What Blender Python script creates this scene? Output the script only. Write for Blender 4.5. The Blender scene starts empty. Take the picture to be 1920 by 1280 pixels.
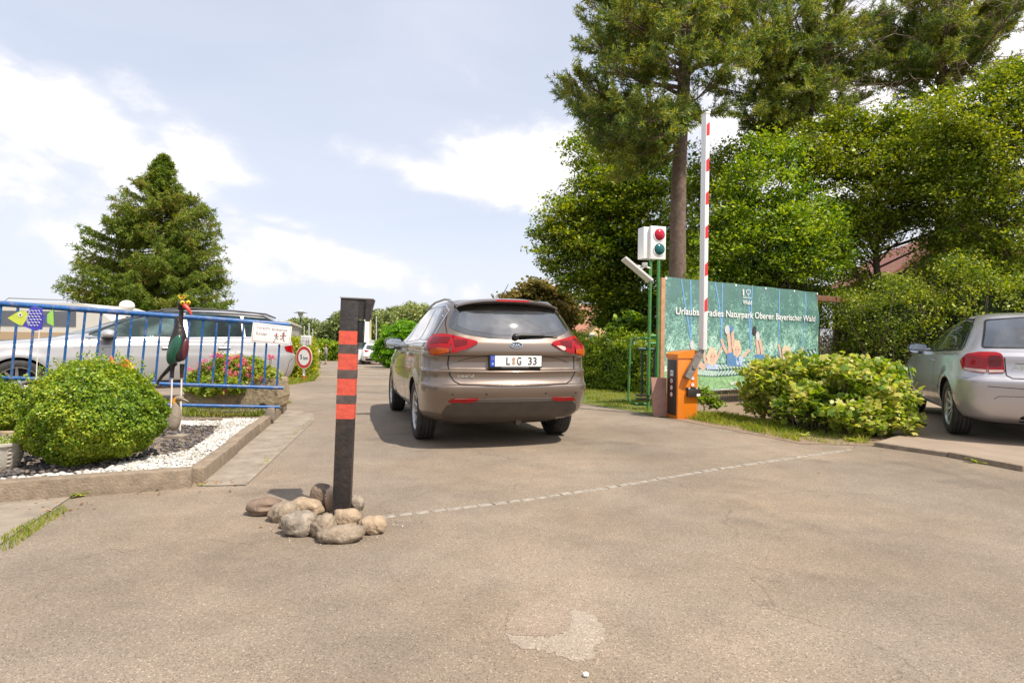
import bpy, bmesh, math, random
import numpy as np
from mathutils import Vector, Matrix
from mathutils.bvhtree import BVHTree
S = bpy.context.scene
COL = S.collection
R = math.radians
rng = np.random.default_rng(7)
random.seed(7)

# ------------------------------------------------------------------ camera
F, H, ROLL = 1100.0, 1.06, 0.0126
cd = bpy.data.cameras.new('camera'); cam = bpy.data.objects.new('camera', cd); COL.objects.link(cam)
cd.sensor_width = 36; cd.lens = 36*F/1920; cd.clip_start = .05; cd.clip_end = 3000
cam.matrix_world = Matrix.Translation((0, 0, H)) @ Matrix.Rotation(R(90), 4, 'X') @ Matrix.Rotation(ROLL, 4, 'Z')
S.camera = cam
S.view_settings.view_transform = 'Standard'; S.view_settings.look = 'None'
S.view_settings.exposure = 0.50; S.view_settings.gamma = 1.0
try:
    S.cycles.max_bounces = 6; S.cycles.transparent_max_bounces = 6; S.cycles.sample_clamp_indirect = 6
except Exception: pass

# ------------------------------------------------------------------ sun and sky
SUN_AZ_VEC = Vector((.62, -.50, 1.28)).normalized()
sl = bpy.data.lights.new('sun', 'SUN'); sl.energy = 4.6; sl.angle = R(.6); sl.color = (1, .93, .83)
sun = bpy.data.objects.new('sun', sl); COL.objects.link(sun)
sun.rotation_euler = SUN_AZ_VEC.to_track_quat('Z', 'Y').to_euler()
W = bpy.data.worlds.new('World'); S.world = W; W.use_nodes = True
def build_world():
    nt = W.node_tree; N = nt.nodes; L = nt.links; N.clear()
    out = N.new('ShaderNodeOutputWorld'); bg = N.new('ShaderNodeBackground'); L.new(bg.outputs[0], out.inputs[0])
    bg.inputs[1].default_value = .13
    sky = N.new('ShaderNodeTexSky'); sky.sky_type = 'NISHITA'; sky.sun_disc = False
    sky.sun_elevation = math.asin(SUN_AZ_VEC.z); sky.sun_rotation = math.atan2(SUN_AZ_VEC.x, SUN_AZ_VEC.y)
    sky.air_density = 1.0; sky.dust_density = 2.0; sky.ozone_density = 1.0
    tc = N.new('ShaderNodeTexCoord'); sp = N.new('ShaderNodeSeparateXYZ'); L.new(tc.outputs['Generated'], sp.inputs[0])
    def M(op, a, b=None, c=None, clamp=False):
        n = N.new('ShaderNodeMath'); n.operation = op; n.use_clamp = clamp
        for i, v in enumerate((a, b, c)):
            if v is None: continue
            if isinstance(v, (int, float)): n.inputs[i].default_value = v
            else: L.new(v, n.inputs[i])
        return n.outputs[0]
    az = M('ARCTAN2', sp.outputs[0], sp.outputs[1]); el = M('ARCSINE', sp.outputs[2])
    cb = N.new('ShaderNodeCombineXYZ'); L.new(az, cb.inputs[0]); L.new(el, cb.inputs[1])
    def noise(scale, detail, rough, sx=1, sy=1, dist=0, rot=0, off=0):
        mp = N.new('ShaderNodeMapping'); mp.inputs['Scale'].default_value = (sx, sy, 1); mp.inputs['Rotation'].default_value = (0, 0, rot)
        mp.inputs['Location'].default_value = (off, off*.7, 0)
        L.new(cb.outputs[0], mp.inputs[0])
        n = N.new('ShaderNodeTexNoise'); n.inputs['Scale'].default_value = scale; n.inputs['Detail'].default_value = detail
        n.inputs['Roughness'].default_value = rough; n.inputs['Distortion'].default_value = dist
        L.new(mp.outputs[0], n.inputs['Vector']); return n.outputs['Fac']
    n1 = noise(5.5, 9, .6, 1, 1.7, .25, R(18)); n2 = noise(2.2, 6, .55, .7, 2.2, .5, R(25), 3.1); n3 = noise(17, 6, .6, 1, 1.5, .2, 0, 9)
    def azel(px, py):
        a = math.atan((px-960)/1100); return a, math.atan((640-py+.0126*(px-960))/1100*math.cos(a))
    acc = None
    # px, py, half length px, half height px, tilt (deg, image clockwise), weight
    for px, py, ra, rb, tilt, wt in ((90, 205, 330, 85, 24, .95), (350, 265, 190, 60, 32, .78), (-80, 330, 300, 130, 12, .66),
        (970, 335, 190, 95, 5, 1.3), (850, 345, 270, 48, 14, 1.0), (1090, 330, 180, 150, 0, 1.2), (600, 480, 280, 50, 14, .95), (300, 470, 330, 75, 8, .8), (890, 545, 60, 38, 0, .75),
        (525, 412, 75, 22, 8, .9), (430, 390, 45, 25, 0, .7), (590, 500, 190, 45, 10, .65), (720, 500, 110, 40, 20, .7), (150, 500, 300, 130, 0, .46), (1650, 200, 500, 300, 0, 1.2)):
        a0, e0 = azel(px, py); A = ra/1100; B = rb/1100*1.0
        ct, st = math.cos(R(tilt)), math.sin(R(tilt))
        da = M('SUBTRACT', az, a0); de = M('SUBTRACT', el, e0)
        u = M('DIVIDE', M('SUBTRACT', M('MULTIPLY', da, ct), M('MULTIPLY', de, st)), A)
        v = M('DIVIDE', M('ADD', M('MULTIPLY', da, st), M('MULTIPLY', de, ct)), B)
        r2 = M('ADD', M('MULTIPLY', u, u), M('MULTIPLY', v, v))
        g = M('MULTIPLY', M('POWER', 2.718, M('MULTIPLY', r2, -1.25)), wt)
        acc = g if acc is None else M('MAXIMUM', acc, g)
    # behind the camera: ordinary broken cloud
    back = M('MULTIPLY', M('LESS_THAN', sp.outputs[1], 0.0), .55); acc = M('MAXIMUM', acc, back)
    nn = M('ADD', M('ADD', M('MULTIPLY', M('SUBTRACT', n1, .5), 1.7), M('MULTIPLY', M('SUBTRACT', n2, .5), 1.0)), M('MULTIPLY', M('SUBTRACT', n3, .5), .45))
    dens = M('ADD', acc, nn)
    mr = N.new('ShaderNodeMapRange'); mr.interpolation_type = 'SMOOTHSTEP'; L.new(dens, mr.inputs[0])
    mr.inputs[1].default_value = .34; mr.inputs[2].default_value = 1.02; mr.inputs[3].default_value = 0; mr.inputs[4].default_value = .97
    # thin cirrus veil and horizon whitening
    hz = M('POWER', 2.718, M('MULTIPLY', M('MAXIMUM', el, 0.0), -4.5)); veil = M('ADD', M('MULTIPLY', n2, .42), M('MULTIPLY', hz, .34), clamp=True)
    veil = M('ADD', veil, .39, clamp=True)
    mx = N.new('ShaderNodeMix'); mx.data_type = 'RGBA'; L.new(veil, mx.inputs[0]); L.new(sky.outputs[0], mx.inputs[6]); mx.inputs[7].default_value = (4.95, 5.12, 5.7, 1)
    mx2 = N.new('ShaderNodeMix'); mx2.data_type = 'RGBA'; L.new(mr.outputs[0], mx2.inputs[0]); L.new(mx.outputs[2], mx2.inputs[6]); cr_ = N.new('ShaderNodeMix'); cr_.data_type = 'RGBA'; mr3 = N.new('ShaderNodeMapRange'); L.new(dens, mr3.inputs[0]); mr3.inputs[1].default_value = .55; mr3.inputs[2].default_value = 1.15; L.new(mr3.outputs[0], cr_.inputs[0]); cr_.inputs[6].default_value = (5.3, 5.25, 5.6, 1); cr_.inputs[7].default_value = (7.6, 7.4, 7.4, 1); L.new(cr_.outputs[2], mx2.inputs[7])
    L.new(mx2.outputs[2], bg.inputs[0])
build_world()

def ray(px, py):
    a = (px-960)/F; b = (py-640)/F
    return a+b*ROLL, b-a*ROLL
def at(px, py, Z):
    a, b = ray(px, py); return Vector((a*Z, Z, H-b*Z))
def T(x, y):
    if y < 9: return 0.0
    return -.021*(min(y, 46)-9)
def gnd(px, py, z0=0.0):
    a, b = ray(px, py); Z = 5.0
    for _ in range(60): Z = .5*Z+.5*(H-z0-T(0, Z))/b
    return Vector((a*Z, Z, T(0, Z)+z0))
def M_(px, Z): return px*Z/F

# ------------------------------------------------------------------ materials
MATS = {}
def new_mat(name):
    m = bpy.data.materials.new(name); m.use_nodes = True; MATS[name] = m
    return m, m.node_tree.nodes, m.node_tree.links, m.node_tree.nodes['Principled BSDF']
def setp(p, **k):
    names = dict(col='Base Color', rough='Roughness', metal='Metallic', coat='Coat Weight', crough='Coat Roughness', ior='IOR', trans='Transmission Weight', spec='Specular IOR Level', alpha='Alpha', sheen='Sheen Weight')
    for a, v in k.items():
        if a == 'col': v = (*v, 1)
        p.inputs[names[a]].default_value = v
def mat(name, col, rough=.6, metal=0, var=.0, vscale=8, bump=0, bscale=60, coat=0, spec=None, dirt=None, dirtscale=3, dirtamt=.5):
    m, N, L, p = new_mat(name); setp(p, col=col, rough=rough, metal=metal, coat=coat)
    if coat: setp(p, crough=.05)
    if spec is not None: setp(p, spec=spec)
    tc = N.new('ShaderNodeTexCoord')
    last = None
    if var or dirt:
        n = N.new('ShaderNodeTexNoise'); n.inputs['Scale'].default_value = vscale; n.inputs['Detail'].default_value = 8; n.inputs['Roughness'].default_value = .65
        L.new(tc.outputs['Object'], n.inputs['Vector'])
        r = N.new('ShaderNodeValToRGB'); L.new(n.outputs['Fac'], r.inputs[0])
        r.color_ramp.elements[0].position = .3; r.color_ramp.elements[1].position = .7
        r.color_ramp.elements[0].color = (*[c*(1-var) for c in col], 1); r.color_ramp.elements[1].color = (*[min(1, c*(1+var)) for c in col], 1)
        last = r.outputs[0]
    if dirt:
        n = N.new('ShaderNodeTexNoise'); n.inputs['Scale'].default_value = dirtscale; n.inputs['Detail'].default_value = 10; n.inputs['Roughness'].default_value = .7
        L.new(tc.outputs['Object'], n.inputs['Vector'])
        mr = N.new('ShaderNodeMapRange'); L.new(n.outputs['Fac'], mr.inputs[0]); mr.inputs[1].default_value = .5; mr.inputs[2].default_value = .68; mr.inputs[4].default_value = dirtamt
        mx = N.new('ShaderNodeMix'); mx.data_type = 'RGBA'; L.new(mr.outputs[0], mx.inputs[0]); L.new(last, mx.inputs[6]); mx.inputs[7].default_value = (*dirt, 1)
        last = mx.outputs[2]
    if last is not None: L.new(last, p.inputs['Base Color'])
    if bump:
        n = N.new('ShaderNodeTexNoise'); n.inputs['Scale'].default_value = bscale; n.inputs['Detail'].default_value = 6
        L.new(tc.outputs['Object'], n.inputs['Vector'])
        b = N.new('ShaderNodeBump'); b.inputs['Strength'].default_value = bump; b.inputs['Distance'].default_value = .01
        L.new(n.outputs['Fac'], b.inputs['Height']); L.new(b.outputs[0], p.inputs['Normal'])
    return m
def leaf_mat(name, cols, rough=.45, transl=.35, tcol=None, clump=1.2):
    """cols: list of base colours picked leaf by leaf"""
    m, N, L, p = new_mat(name); setp(p, rough=rough, spec=.35)
    g = N.new('ShaderNodeNewGeometry'); r = N.new('ShaderNodeValToRGB')
    tc = N.new('ShaderNodeTexCoord'); nz = N.new('ShaderNodeTexNoise'); nz.inputs['Scale'].default_value = clump; nz.inputs['Detail'].default_value = 3
    L.new(tc.outputs['Object'], nz.inputs['Vector'])
    a = N.new('ShaderNodeMath'); a.operation = 'MULTIPLY_ADD'; L.new(nz.outputs['Fac'], a.inputs[0]); a.inputs[1].default_value = 1.6; a.inputs[2].default_value = -.8
    b = N.new('ShaderNodeMath'); b.operation = 'ADD'; b.use_clamp = True; L.new(g.outputs['Random Per Island'], b.inputs[0]); L.new(a.outputs[0], b.inputs[1])
    L.new(b.outputs[0], r.inputs[0])
    e = r.color_ramp.elements
    while len(e) < len(cols): e.new(.5)
    for i, c in enumerate(cols): e[i].position = i/(len(cols)-1); e[i].color = (*c, 1)
    L.new(r.outputs[0], p.inputs['Base Color'])
    t = N.new('ShaderNodeBsdfTranslucent')
    hs = N.new('ShaderNodeHueSaturation'); hs.inputs['Hue'].default_value = .485; hs.inputs['Saturation'].default_value = 1.15; hs.inputs['Value'].default_value = 2.1
    L.new(r.outputs[0], hs.inputs['Color']); L.new(hs.outputs[0], t.inputs['Color'])
    mx = N.new('ShaderNodeMixShader'); mx.inputs[0].default_value = transl
    L.new(p.outputs[0], mx.inputs[1]); L.new(t.outputs[0], mx.inputs[2])
    L.new(mx.outputs[0], N['Material Output'].inputs['Surface'])
    return m

# ------------------------------------------------------------------ mesh builder
class MB:
    def __init__(s): s.v = []; s.f = []; s.m = []; s.sm = []
    def add(s, vs, fs, mi=0, smooth=False):
        o = len(s.v); s.v += [tuple(v) for v in vs]; s.f += [tuple(i+o for i in f) for f in fs]
        s.m += [mi]*len(fs); s.sm += [smooth]*len(fs)
    def box(s, x0, x1, y0, y1, z0, z1, mi=0, mtx=None, bev=0):
        if bev:
            bm = bmesh.new(); bmesh.ops.create_cube(bm, size=1)
            for v in bm.verts: v.co = Vector(((x0+x1)/2+v.co.x*(x1-x0), (y0+y1)/2+v.co.y*(y1-y0), (z0+z1)/2+v.co.z*(z1-z0)))
            bmesh.ops.bevel(bm, geom=bm.edges[:], offset=bev, segments=2, affect='EDGES', profile=.6)
            s.bm(bm, mi, mtx); return
        vs = [Vector((x, y, z)) for x in (x0, x1) for y in (y0, y1) for z in (z0, z1)]
        if mtx: vs = [mtx @ v for v in vs]
        s.add(vs, [(0, 1, 3, 2), (4, 6, 7, 5), (0, 4, 5, 1), (2, 3, 7, 6), (0, 2, 6, 4), (1, 5, 7, 3)], mi)
    def bm(s, bm, mi=0, mtx=None, smooth=False):
        bm.verts.ensure_lookup_table(); vs = [(mtx @ v.co) if mtx else v.co.copy() for v in bm.verts]
        s.add(vs, [tuple(v.index for v in f.verts) for f in bm.faces], mi, smooth); bm.free()
    def tube(s, pts, rad, n=8, mi=0, cap=True, flat=None):
        pts = [Vector(p) for p in pts]
        if isinstance(rad, (int, float)): rad = [rad]*len(pts)
        vs = []; up = None
        for i, p in enumerate(pts):
            d = (pts[min(i+1, len(pts)-1)]-pts[max(i-1, 0)])
            d = d.normalized() if d.length > 1e-9 else Vector((0, 0, 1))
            if up is None:
                up = Vector((0, 0, 1)) if abs(d.z) < .9 else Vector((0, 1, 0))
            a = d.cross(up)
            a = a.normalized() if a.length > 1e-6 else d.orthogonal().normalized()
            b = a.cross(d).normalized(); up = b
            fl = 1 if flat is None else flat
            for k in range(n):
                t = 2*math.pi*k/n; vs.append(p+a*math.cos(t)*rad[i]+b*math.sin(t)*rad[i]*fl)
        fs = [(i*n+k, i*n+(k+1) % n, (i+1)*n+(k+1) % n, (i+1)*n+k) for i in range(len(pts)-1) for k in range(n)]
        if cap: fs += [tuple(range(n-1, -1, -1)), tuple((len(pts)-1)*n+k for k in range(n))]
        s.add(vs, fs, mi, True)
    def lathe(s, prof, n=32, mtx=None, mi=0, smooth=True, close=False):
        """prof: (r, h) about z"""
        vs = [];
        for r, h in prof:
            for k in range(n):
                t = 2*math.pi*k/n; v = Vector((r*math.cos(t), r*math.sin(t), h)); vs.append(mtx @ v if mtx else v)
        m = len(prof)
        fs = [(i*n+k, i*n+(k+1) % n, ((i+1) % m)*n+(k+1) % n, ((i+1) % m)*n+k) for i in range(m if close else m-1) for k in range(n)]
        s.add(vs, fs, mi, smooth)
    def ball(s, c, r, seg=16, rings=10, mi=0, mtx=None, noise=0):
        if isinstance(r, (int, float)): r = (r, r, r)
        bm = bmesh.new(); bmesh.ops.create_uvsphere(bm, u_segments=seg, v_segments=rings, radius=1)
        c = Vector(c)
        for v in bm.verts:
            k = 1+(random.uniform(-noise, noise) if noise else 0)
            q = Vector((v.co.x*r[0]*k, v.co.y*r[1]*k, v.co.z*r[2]*k))
            v.co = (mtx @ q if mtx else q)+c
        s.bm(bm, mi, None, True)
    def prism(s, poly, y0, y1, mi=0, mtx=None, plane='xz'):
        """extrude 2D polygon; plane xz -> along y, xy -> along z"""
        n = len(poly)
        if plane == 'xz': vs = [Vector((a, y0, b)) for a, b in poly]+[Vector((a, y1, b)) for a, b in poly]
        elif plane == 'yz': vs = [Vector((y0, a, b)) for a, b in poly]+[Vector((y1, a, b)) for a, b in poly]
        else: vs = [Vector((a, b, y0)) for a, b in poly]+[Vector((a, b, y1)) for a, b in poly]
        if mtx: vs = [mtx @ v for v in vs]
        s.add(vs, [tuple(range(n)), tuple(range(2*n-1, n-1, -1))]+[(i, i+n, (i+1) % n+n, (i+1) % n) for i in range(n)], mi)
    def mesh(s, name, mats, off=None, recalc=False, sharp=None):
        me = bpy.data.meshes.new(name)
        vs = s.v if off is None else [(v[0]-off[0], v[1]-off[1], v[2]-off[2]) for v in s.v]
        me.from_pydata(vs, [], s.f)
        if not isinstance(mats, (list, tuple)): mats = [mats]
        for m in mats: me.materials.append(m)
        me.polygons.foreach_set('material_index', s.m); me.polygons.foreach_set('use_smooth', s.sm)
        me.validate()
        if recalc:
            bm = bmesh.new(); bm.from_mesh(me); bmesh.ops.recalc_face_normals(bm, faces=bm.faces[:]); bm.to_mesh(me); bm.free()
        if sharp: me.set_sharp_from_angle(angle=R(sharp))
        me.update(); return me

def tag(o, label=None, cat=None, group=None, kind=None):
    if label: o['label'] = label
    if cat: o['category'] = cat
    if group: o['group'] = group
    if kind: o['kind'] = kind
    return o
def link(name, me, parent=None, loc=(0, 0, 0)):
    o = bpy.data.objects.new(name, me); COL.objects.link(o); o.location = loc
    if parent: o.parent = parent
    return o
class Thing:
    """an Empty at the thing's base; parts given in world coordinates unless local=True"""
    def __init__(s, name, label, cat, loc=(0, 0, 0), rz=0, group=None):
        s.o = bpy.data.objects.new(name, None); COL.objects.link(s.o); s.o.location = loc; s.o.rotation_euler = (0, 0, rz)
        s.o.empty_display_size = .1
        tag(s.o, label, cat, group); s.loc = Vector(loc); s.rz = rz
    def part(s, name, mb, mats, parent=None, local=False, recalc=True, sharp=40, label=None):
        me = mb.mesh(name, mats, None if local else s.loc, recalc, sharp)
        o = link(name, me, parent or s.o)
        if label: o['label'] = label
        return o
def solo(name, mb, mats, label, cat, group=None, kind=None, recalc=True, sharp=40, loc=None):
    loc = loc or (0, 0, 0)
    o = link(name, mb.mesh(name, mats, loc if any(loc) else None, recalc, sharp), None, loc); tag(o, label, cat, group, kind); return o
def structure(name, mb, mats, recalc=True, sharp=40):
    o = link(name, mb.mesh(name, mats, None, recalc, sharp)); o['kind'] = 'structure'; return o

def np_mesh(name, V, Fc, mats, midx=None, smooth=False):
    """V (n,3), Fc (m,k) arrays"""
    me = bpy.data.meshes.new(name); V = np.asarray(V, np.float32); Fc = np.asarray(Fc, np.int32)
    me.vertices.add(len(V)); me.vertices.foreach_set('co', V.ravel())
    k = Fc.shape[1]; me.loops.add(Fc.size); me.loops.foreach_set('vertex_index', Fc.ravel())
    me.polygons.add(len(Fc)); me.polygons.foreach_set('loop_start', np.arange(0, Fc.size, k, dtype=np.int32))
    try: me.polygons.foreach_set('loop_total', np.full(len(Fc), k, np.int32))
    except Exception: pass
    for m in (mats if isinstance(mats, (list, tuple)) else [mats]): me.materials.append(m)
    if midx is not None: me.polygons.foreach_set('material_index', np.asarray(midx, np.int32))
    if smooth: me.polygons.foreach_set('use_smooth', np.ones(len(Fc), bool))
    me.update(calc_edges=True); return me

LEAF4 = (np.array([[0, -.5, 0], [.30, -.05, .08], [0, .5, -.04], [-.30, -.05, .08]]), [[0, 1, 2, 3]])
LEAFROUND = (np.array([[0, -.5, 0], [.32, -.2, .05], [.3, .25, .05], [0, .5, -.03], [-.3, .25, .05], [-.32, -.2, .05]]), [[0, 1, 2, 3], [0, 3, 4, 5]])
MAPLE = (np.array([[0, -.5, 0], [.22, -.32, .03], [.5, -.1, -.06], [.30, .05, .04], [.33, .36, -.04], [.12, .25, .03], [0, .55, -.08], [-.12, .25, .03], [-.33, .36, -.04], [-.30, .05, .04], [-.5, -.1, -.06], [-.22, -.32, .03]]),
         [[0, 1, 2, 3], [0, 3, 4, 5], [0, 5, 6, 7], [0, 7, 8, 9], [0, 9, 10, 11]])
NEEDLE = (np.array([[-.5, 0, 0], [.5, 0, 0], [.2, 1, 0], [-.2, 1, 0]]), [[0, 1, 2, 3]])
def unit(a): return a/np.maximum(np.linalg.norm(a, axis=1, keepdims=True), 1e-9)
def leafs(P, Nn, size, shape=LEAF4, r=rng):
    """leaf polygons at P with normals Nn"""
    n = len(P); sv, sf = shape; sf = np.array(sf)
    Nn = unit(Nn); t = unit(np.cross(Nn, r.normal(size=(n, 3)))); b = np.cross(Nn, t)
    sz = np.broadcast_to(np.asarray(size, float), (n,))[:, None, None]
    V = P[:, None, :]+sz*(sv[None, :, 0:1]*t[:, None, :]+sv[None, :, 1:2]*b[:, None, :]+sv[None, :, 2:3]*Nn[:, None, :])
    Fc = (np.arange(n)*len(sv))[:, None, None]+sf[None]
    return V.reshape(-1, 3), Fc.reshape(-1, sf.shape[1])
def join(parts):
    Vs = []; Fs = []; o = 0
    for V, Fc in parts: Vs.append(V); Fs.append(Fc+o); o += len(V)
    return np.concatenate(Vs), np.concatenate(Fs)
def poly_bm(poly, cell):
    """flat polygon in xy, cut into a grid of cells"""
    bm = bmesh.new(); bm.faces.new([bm.verts.new((a, b, 0)) for a, b in poly])
    xs = [p[0] for p in poly]; ys = [p[1] for p in poly]
    cx, cy = (cell, cell) if isinstance(cell, (int, float)) else cell
    for ax, lo, hi, c in ((0, min(xs), max(xs), cx), (1, min(ys), max(ys), cy)):
        k = math.ceil(lo/c)*c
        while k < hi:
            if k > lo+1e-6:
                co = [0, 0, 0]; no = [0, 0, 0]; co[ax] = k; no[ax] = 1
                bmesh.ops.bisect_plane(bm, geom=bm.verts[:]+bm.edges[:]+bm.faces[:], plane_co=co, plane_no=no, dist=1e-7)
            k += c
    return bm
def sheet(name, poly, dz, m, cell=(40, 4), kind='structure', base=True):
    bm = poly_bm(poly, cell)
    for v in bm.verts: v.co.z = (T(v.co.x, v.co.y) if base else 0)+dz
    mb = MB(); mb.bm(bm); o = link(name, mb.mesh(name, m))
    o.data.flip_normals() if sum(p.normal.z*p.area for p in o.data.polygons) < 0 else None
    if kind: o['kind'] = kind
    return o
def text_verts(txt, w, h, depth=.002, align='fit', bold=0, spacing=1.0, font=None):
    """flat text centred at the origin in the xz plane facing -y, scaled to w x h"""
    cu = bpy.data.curves.new('txt', 'FONT'); cu.body = txt; cu.size = 1; cu.extrude = 0; cu.space_character = spacing; cu.offset = bold; cu.resolution_u = 4
    o = bpy.data.objects.new('txt', cu); COL.objects.link(o)
    dg = bpy.context.evaluated_depsgraph_get(); me = bpy.data.meshes.new_from_object(o.evaluated_get(dg))
    vs = np.array([v.co[:] for v in me.vertices]); fs = [tuple(p.vertices) for p in me.polygons]
    bpy.data.objects.remove(o); bpy.data.curves.remove(cu); bpy.data.meshes.remove(me)
    lo = vs.min(0); hi = vs.max(0); c = (lo+hi)/2
    sx = w/(hi[0]-lo[0]); sz = h/(hi[1]-lo[1]) if h else sx
    V = [Vector(((v[0]-c[0])*sx, -depth, (v[1]-c[1])*sz)) for v in vs]
    return V, fs
def add_text(mb, txt, w, h, mtx, mi=0, bold=0, spacing=1.0, depth=.002):
    V, fs = text_verts(txt, w, h, depth, bold=bold, spacing=spacing); mb.add([mtx @ v for v in V], fs, mi)
def disc(mb, c, r0, r1, mtx, mi=0, n=32, y=0.0, thick=None):
    """ring or disc in local xz plane facing -y"""
    vs = []
    for r in (r0, r1):
        for k in range(n):
            t = 2*math.pi*k/n; vs.append(mtx @ Vector((c[0]+r*math.cos(t), y, c[1]+r*math.sin(t))))
    if r0 < 1e-6: mb.add(vs[n:], [tuple(range(n))], mi)
    else: mb.add(vs, [(k, (k+1) % n, n+(k+1) % n, n+k) for k in range(n)], mi)
def rotm(loc, rz=0, rx=0, ry=0):
    return Matrix.Translation(loc) @ Matrix.Rotation(rz, 4, 'Z') @ Matrix.Rotation(ry, 4, 'Y') @ Matrix.Rotation(rx, 4, 'X')
# ------------------------------------------------------------------ cars
def car_paint(name, col, metal=.55, rough=.32):
    m, N, L, p = new_mat(name); setp(p, col=col, rough=rough, metal=metal, coat=1, crough=.03)
    tc = N.new('ShaderNodeTexCoord'); n = N.new('ShaderNodeTexNoise'); n.inputs['Scale'].default_value = 2.2; n.inputs['Detail'].default_value = 9; n.inputs['Roughness'].default_value = .7
    L.new(tc.outputs['Object'], n.inputs['Vector'])
    mr = N.new('ShaderNodeMapRange'); L.new(n.outputs['Fac'], mr.inputs[0]); mr.inputs[3].default_value = rough-.03; mr.inputs[4].default_value = rough+.14; L.new(mr.outputs[0], p.inputs['Roughness'])
    mr2 = N.new('ShaderNodeMapRange'); L.new(n.outputs['Fac'], mr2.inputs[0]); mr2.inputs[1].default_value = .35; mr2.inputs[2].default_value = .8; mr2.inputs[3].default_value = .02; mr2.inputs[4].default_value = .16; L.new(mr2.outputs[0], p.inputs['Coat Roughness'])
    return m
brownp = car_paint('brown_metallic_paint', (.195, .150, .120), .62, .29)
silverp = car_paint('white_silver_paint', (.47, .46, .455), .45, .32)
silver2p = car_paint('grey_silver_paint', (.46, .45, .47), .6, .33)
whitep = car_paint('white_paint', (.72, .72, .72), 0, .3)
blackpl = mat('black_plastic', (.018, .017, .017), .45, var=.3, vscale=20)
greypl = mat('dark_brown_grey_bumper', (.062, .05, .043), .42, var=.2, vscale=8)
liner = mat('wheel_well', (.006, .006, .006), .9)
gap = mat('panel_gap', (.006, .006, .006), .8)
rubber = mat('tyre_rubber', (.022, .021, .020), .75, var=.35, vscale=14, bump=.15, bscale=90, dirt=(.10, .085, .07), dirtscale=6, dirtamt=.35)
alloy = mat('alloy_silver', (.50, .49, .48), .3, .85, var=.12, vscale=30)
alloyd = mat('alloy_pocket', (.015, .015, .015), .7)
chrome = mat('chrome', (.75, .75, .75), .12, 1)
platew = mat('plate_white', (.74, .74, .72), .35, dirt=(.5, .46, .4), var=.02, dirtscale=12, dirtamt=.3)
plateb = mat('plate_blue', (.01, .06, .42), .35)
inkk = mat('black_lettering', (.012, .012, .012), .5)
def glass_mat(name, col, rough=.03, ior=1.9):
    m, N, L, p = new_mat(name); setp(p, col=col, rough=rough, ior=ior, spec=.75 if ior > 1.5 else .5, coat=1 if ior > 1.5 else 0, crough=.02)
    tc = N.new('ShaderNodeTexCoord'); n = N.new('ShaderNodeTexNoise'); n.inputs['Scale'].default_value = 3; n.inputs['Detail'].default_value = 3
    L.new(tc.outputs['Object'], n.inputs['Vector']); r = N.new('ShaderNodeValToRGB'); L.new(n.outputs['Fac'], r.inputs[0])
    r.color_ramp.elements[0].position = .4; r.color_ramp.elements[1].position = .66
    r.color_ramp.elements[0].color = (*[c*.5 for c in col], 1); r.color_ramp.elements[1].color = (*[min(1, c*2.1) for c in col], 1); L.new(r.outputs[0], p.inputs['Base Color'])  # pale noise in the glass colour stands for reflections and faint interior light
    return m
glassr = glass_mat('rear_glass', (.026, .031, .036))
glassd = glass_mat('dark_glass', (.010, .012, .012))
glassg = glass_mat('green_glass', (.010, .022, .021), .04, 1.35)
glassl = glass_mat('pale_window_glass', (.05, .075, .072), .06, 1.35)
def lamp_mat(name, col, rough=.12, scale=120):
    m, N, L, p = new_mat(name); setp(p, col=col, rough=rough, coat=.35, crough=.04, spec=.3)
    tc = N.new('ShaderNodeTexCoord'); w = N.new('ShaderNodeTexWave'); w.wave_type = 'BANDS'; w.bands_direction = 'X'; w.inputs['Scale'].default_value = scale
    L.new(tc.outputs['Object'], w.inputs['Vector']); mr = N.new('ShaderNodeMapRange'); L.new(w.outputs['Fac'], mr.inputs[0]); mr.inputs[3].default_value = .75; mr.inputs[4].default_value = 1.2
    mx = N.new('ShaderNodeVectorMath'); mx.operation = 'SCALE'; mx.inputs[0].default_value = col; L.new(mr.outputs[0], mx.inputs['Scale']); L.new(mx.outputs[0], p.inputs['Base Color'])
    return m
redl = lamp_mat('red_lamp_glass', (.30, .002, .005)); redd = lamp_mat('deep_red_lamp_glass', (.12, .002, .003)); amber = lamp_mat('amber_lamp_glass', (.42, .07, .008)); clearl = lamp_mat('clear_lamp_glass', (.55, .42, .36))
signred = mat('sign_red', (.52, .03, .02), .45); signwhite = mat('sign_white', (.76, .75, .72), .45, var=.03, vscale=10)

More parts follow.
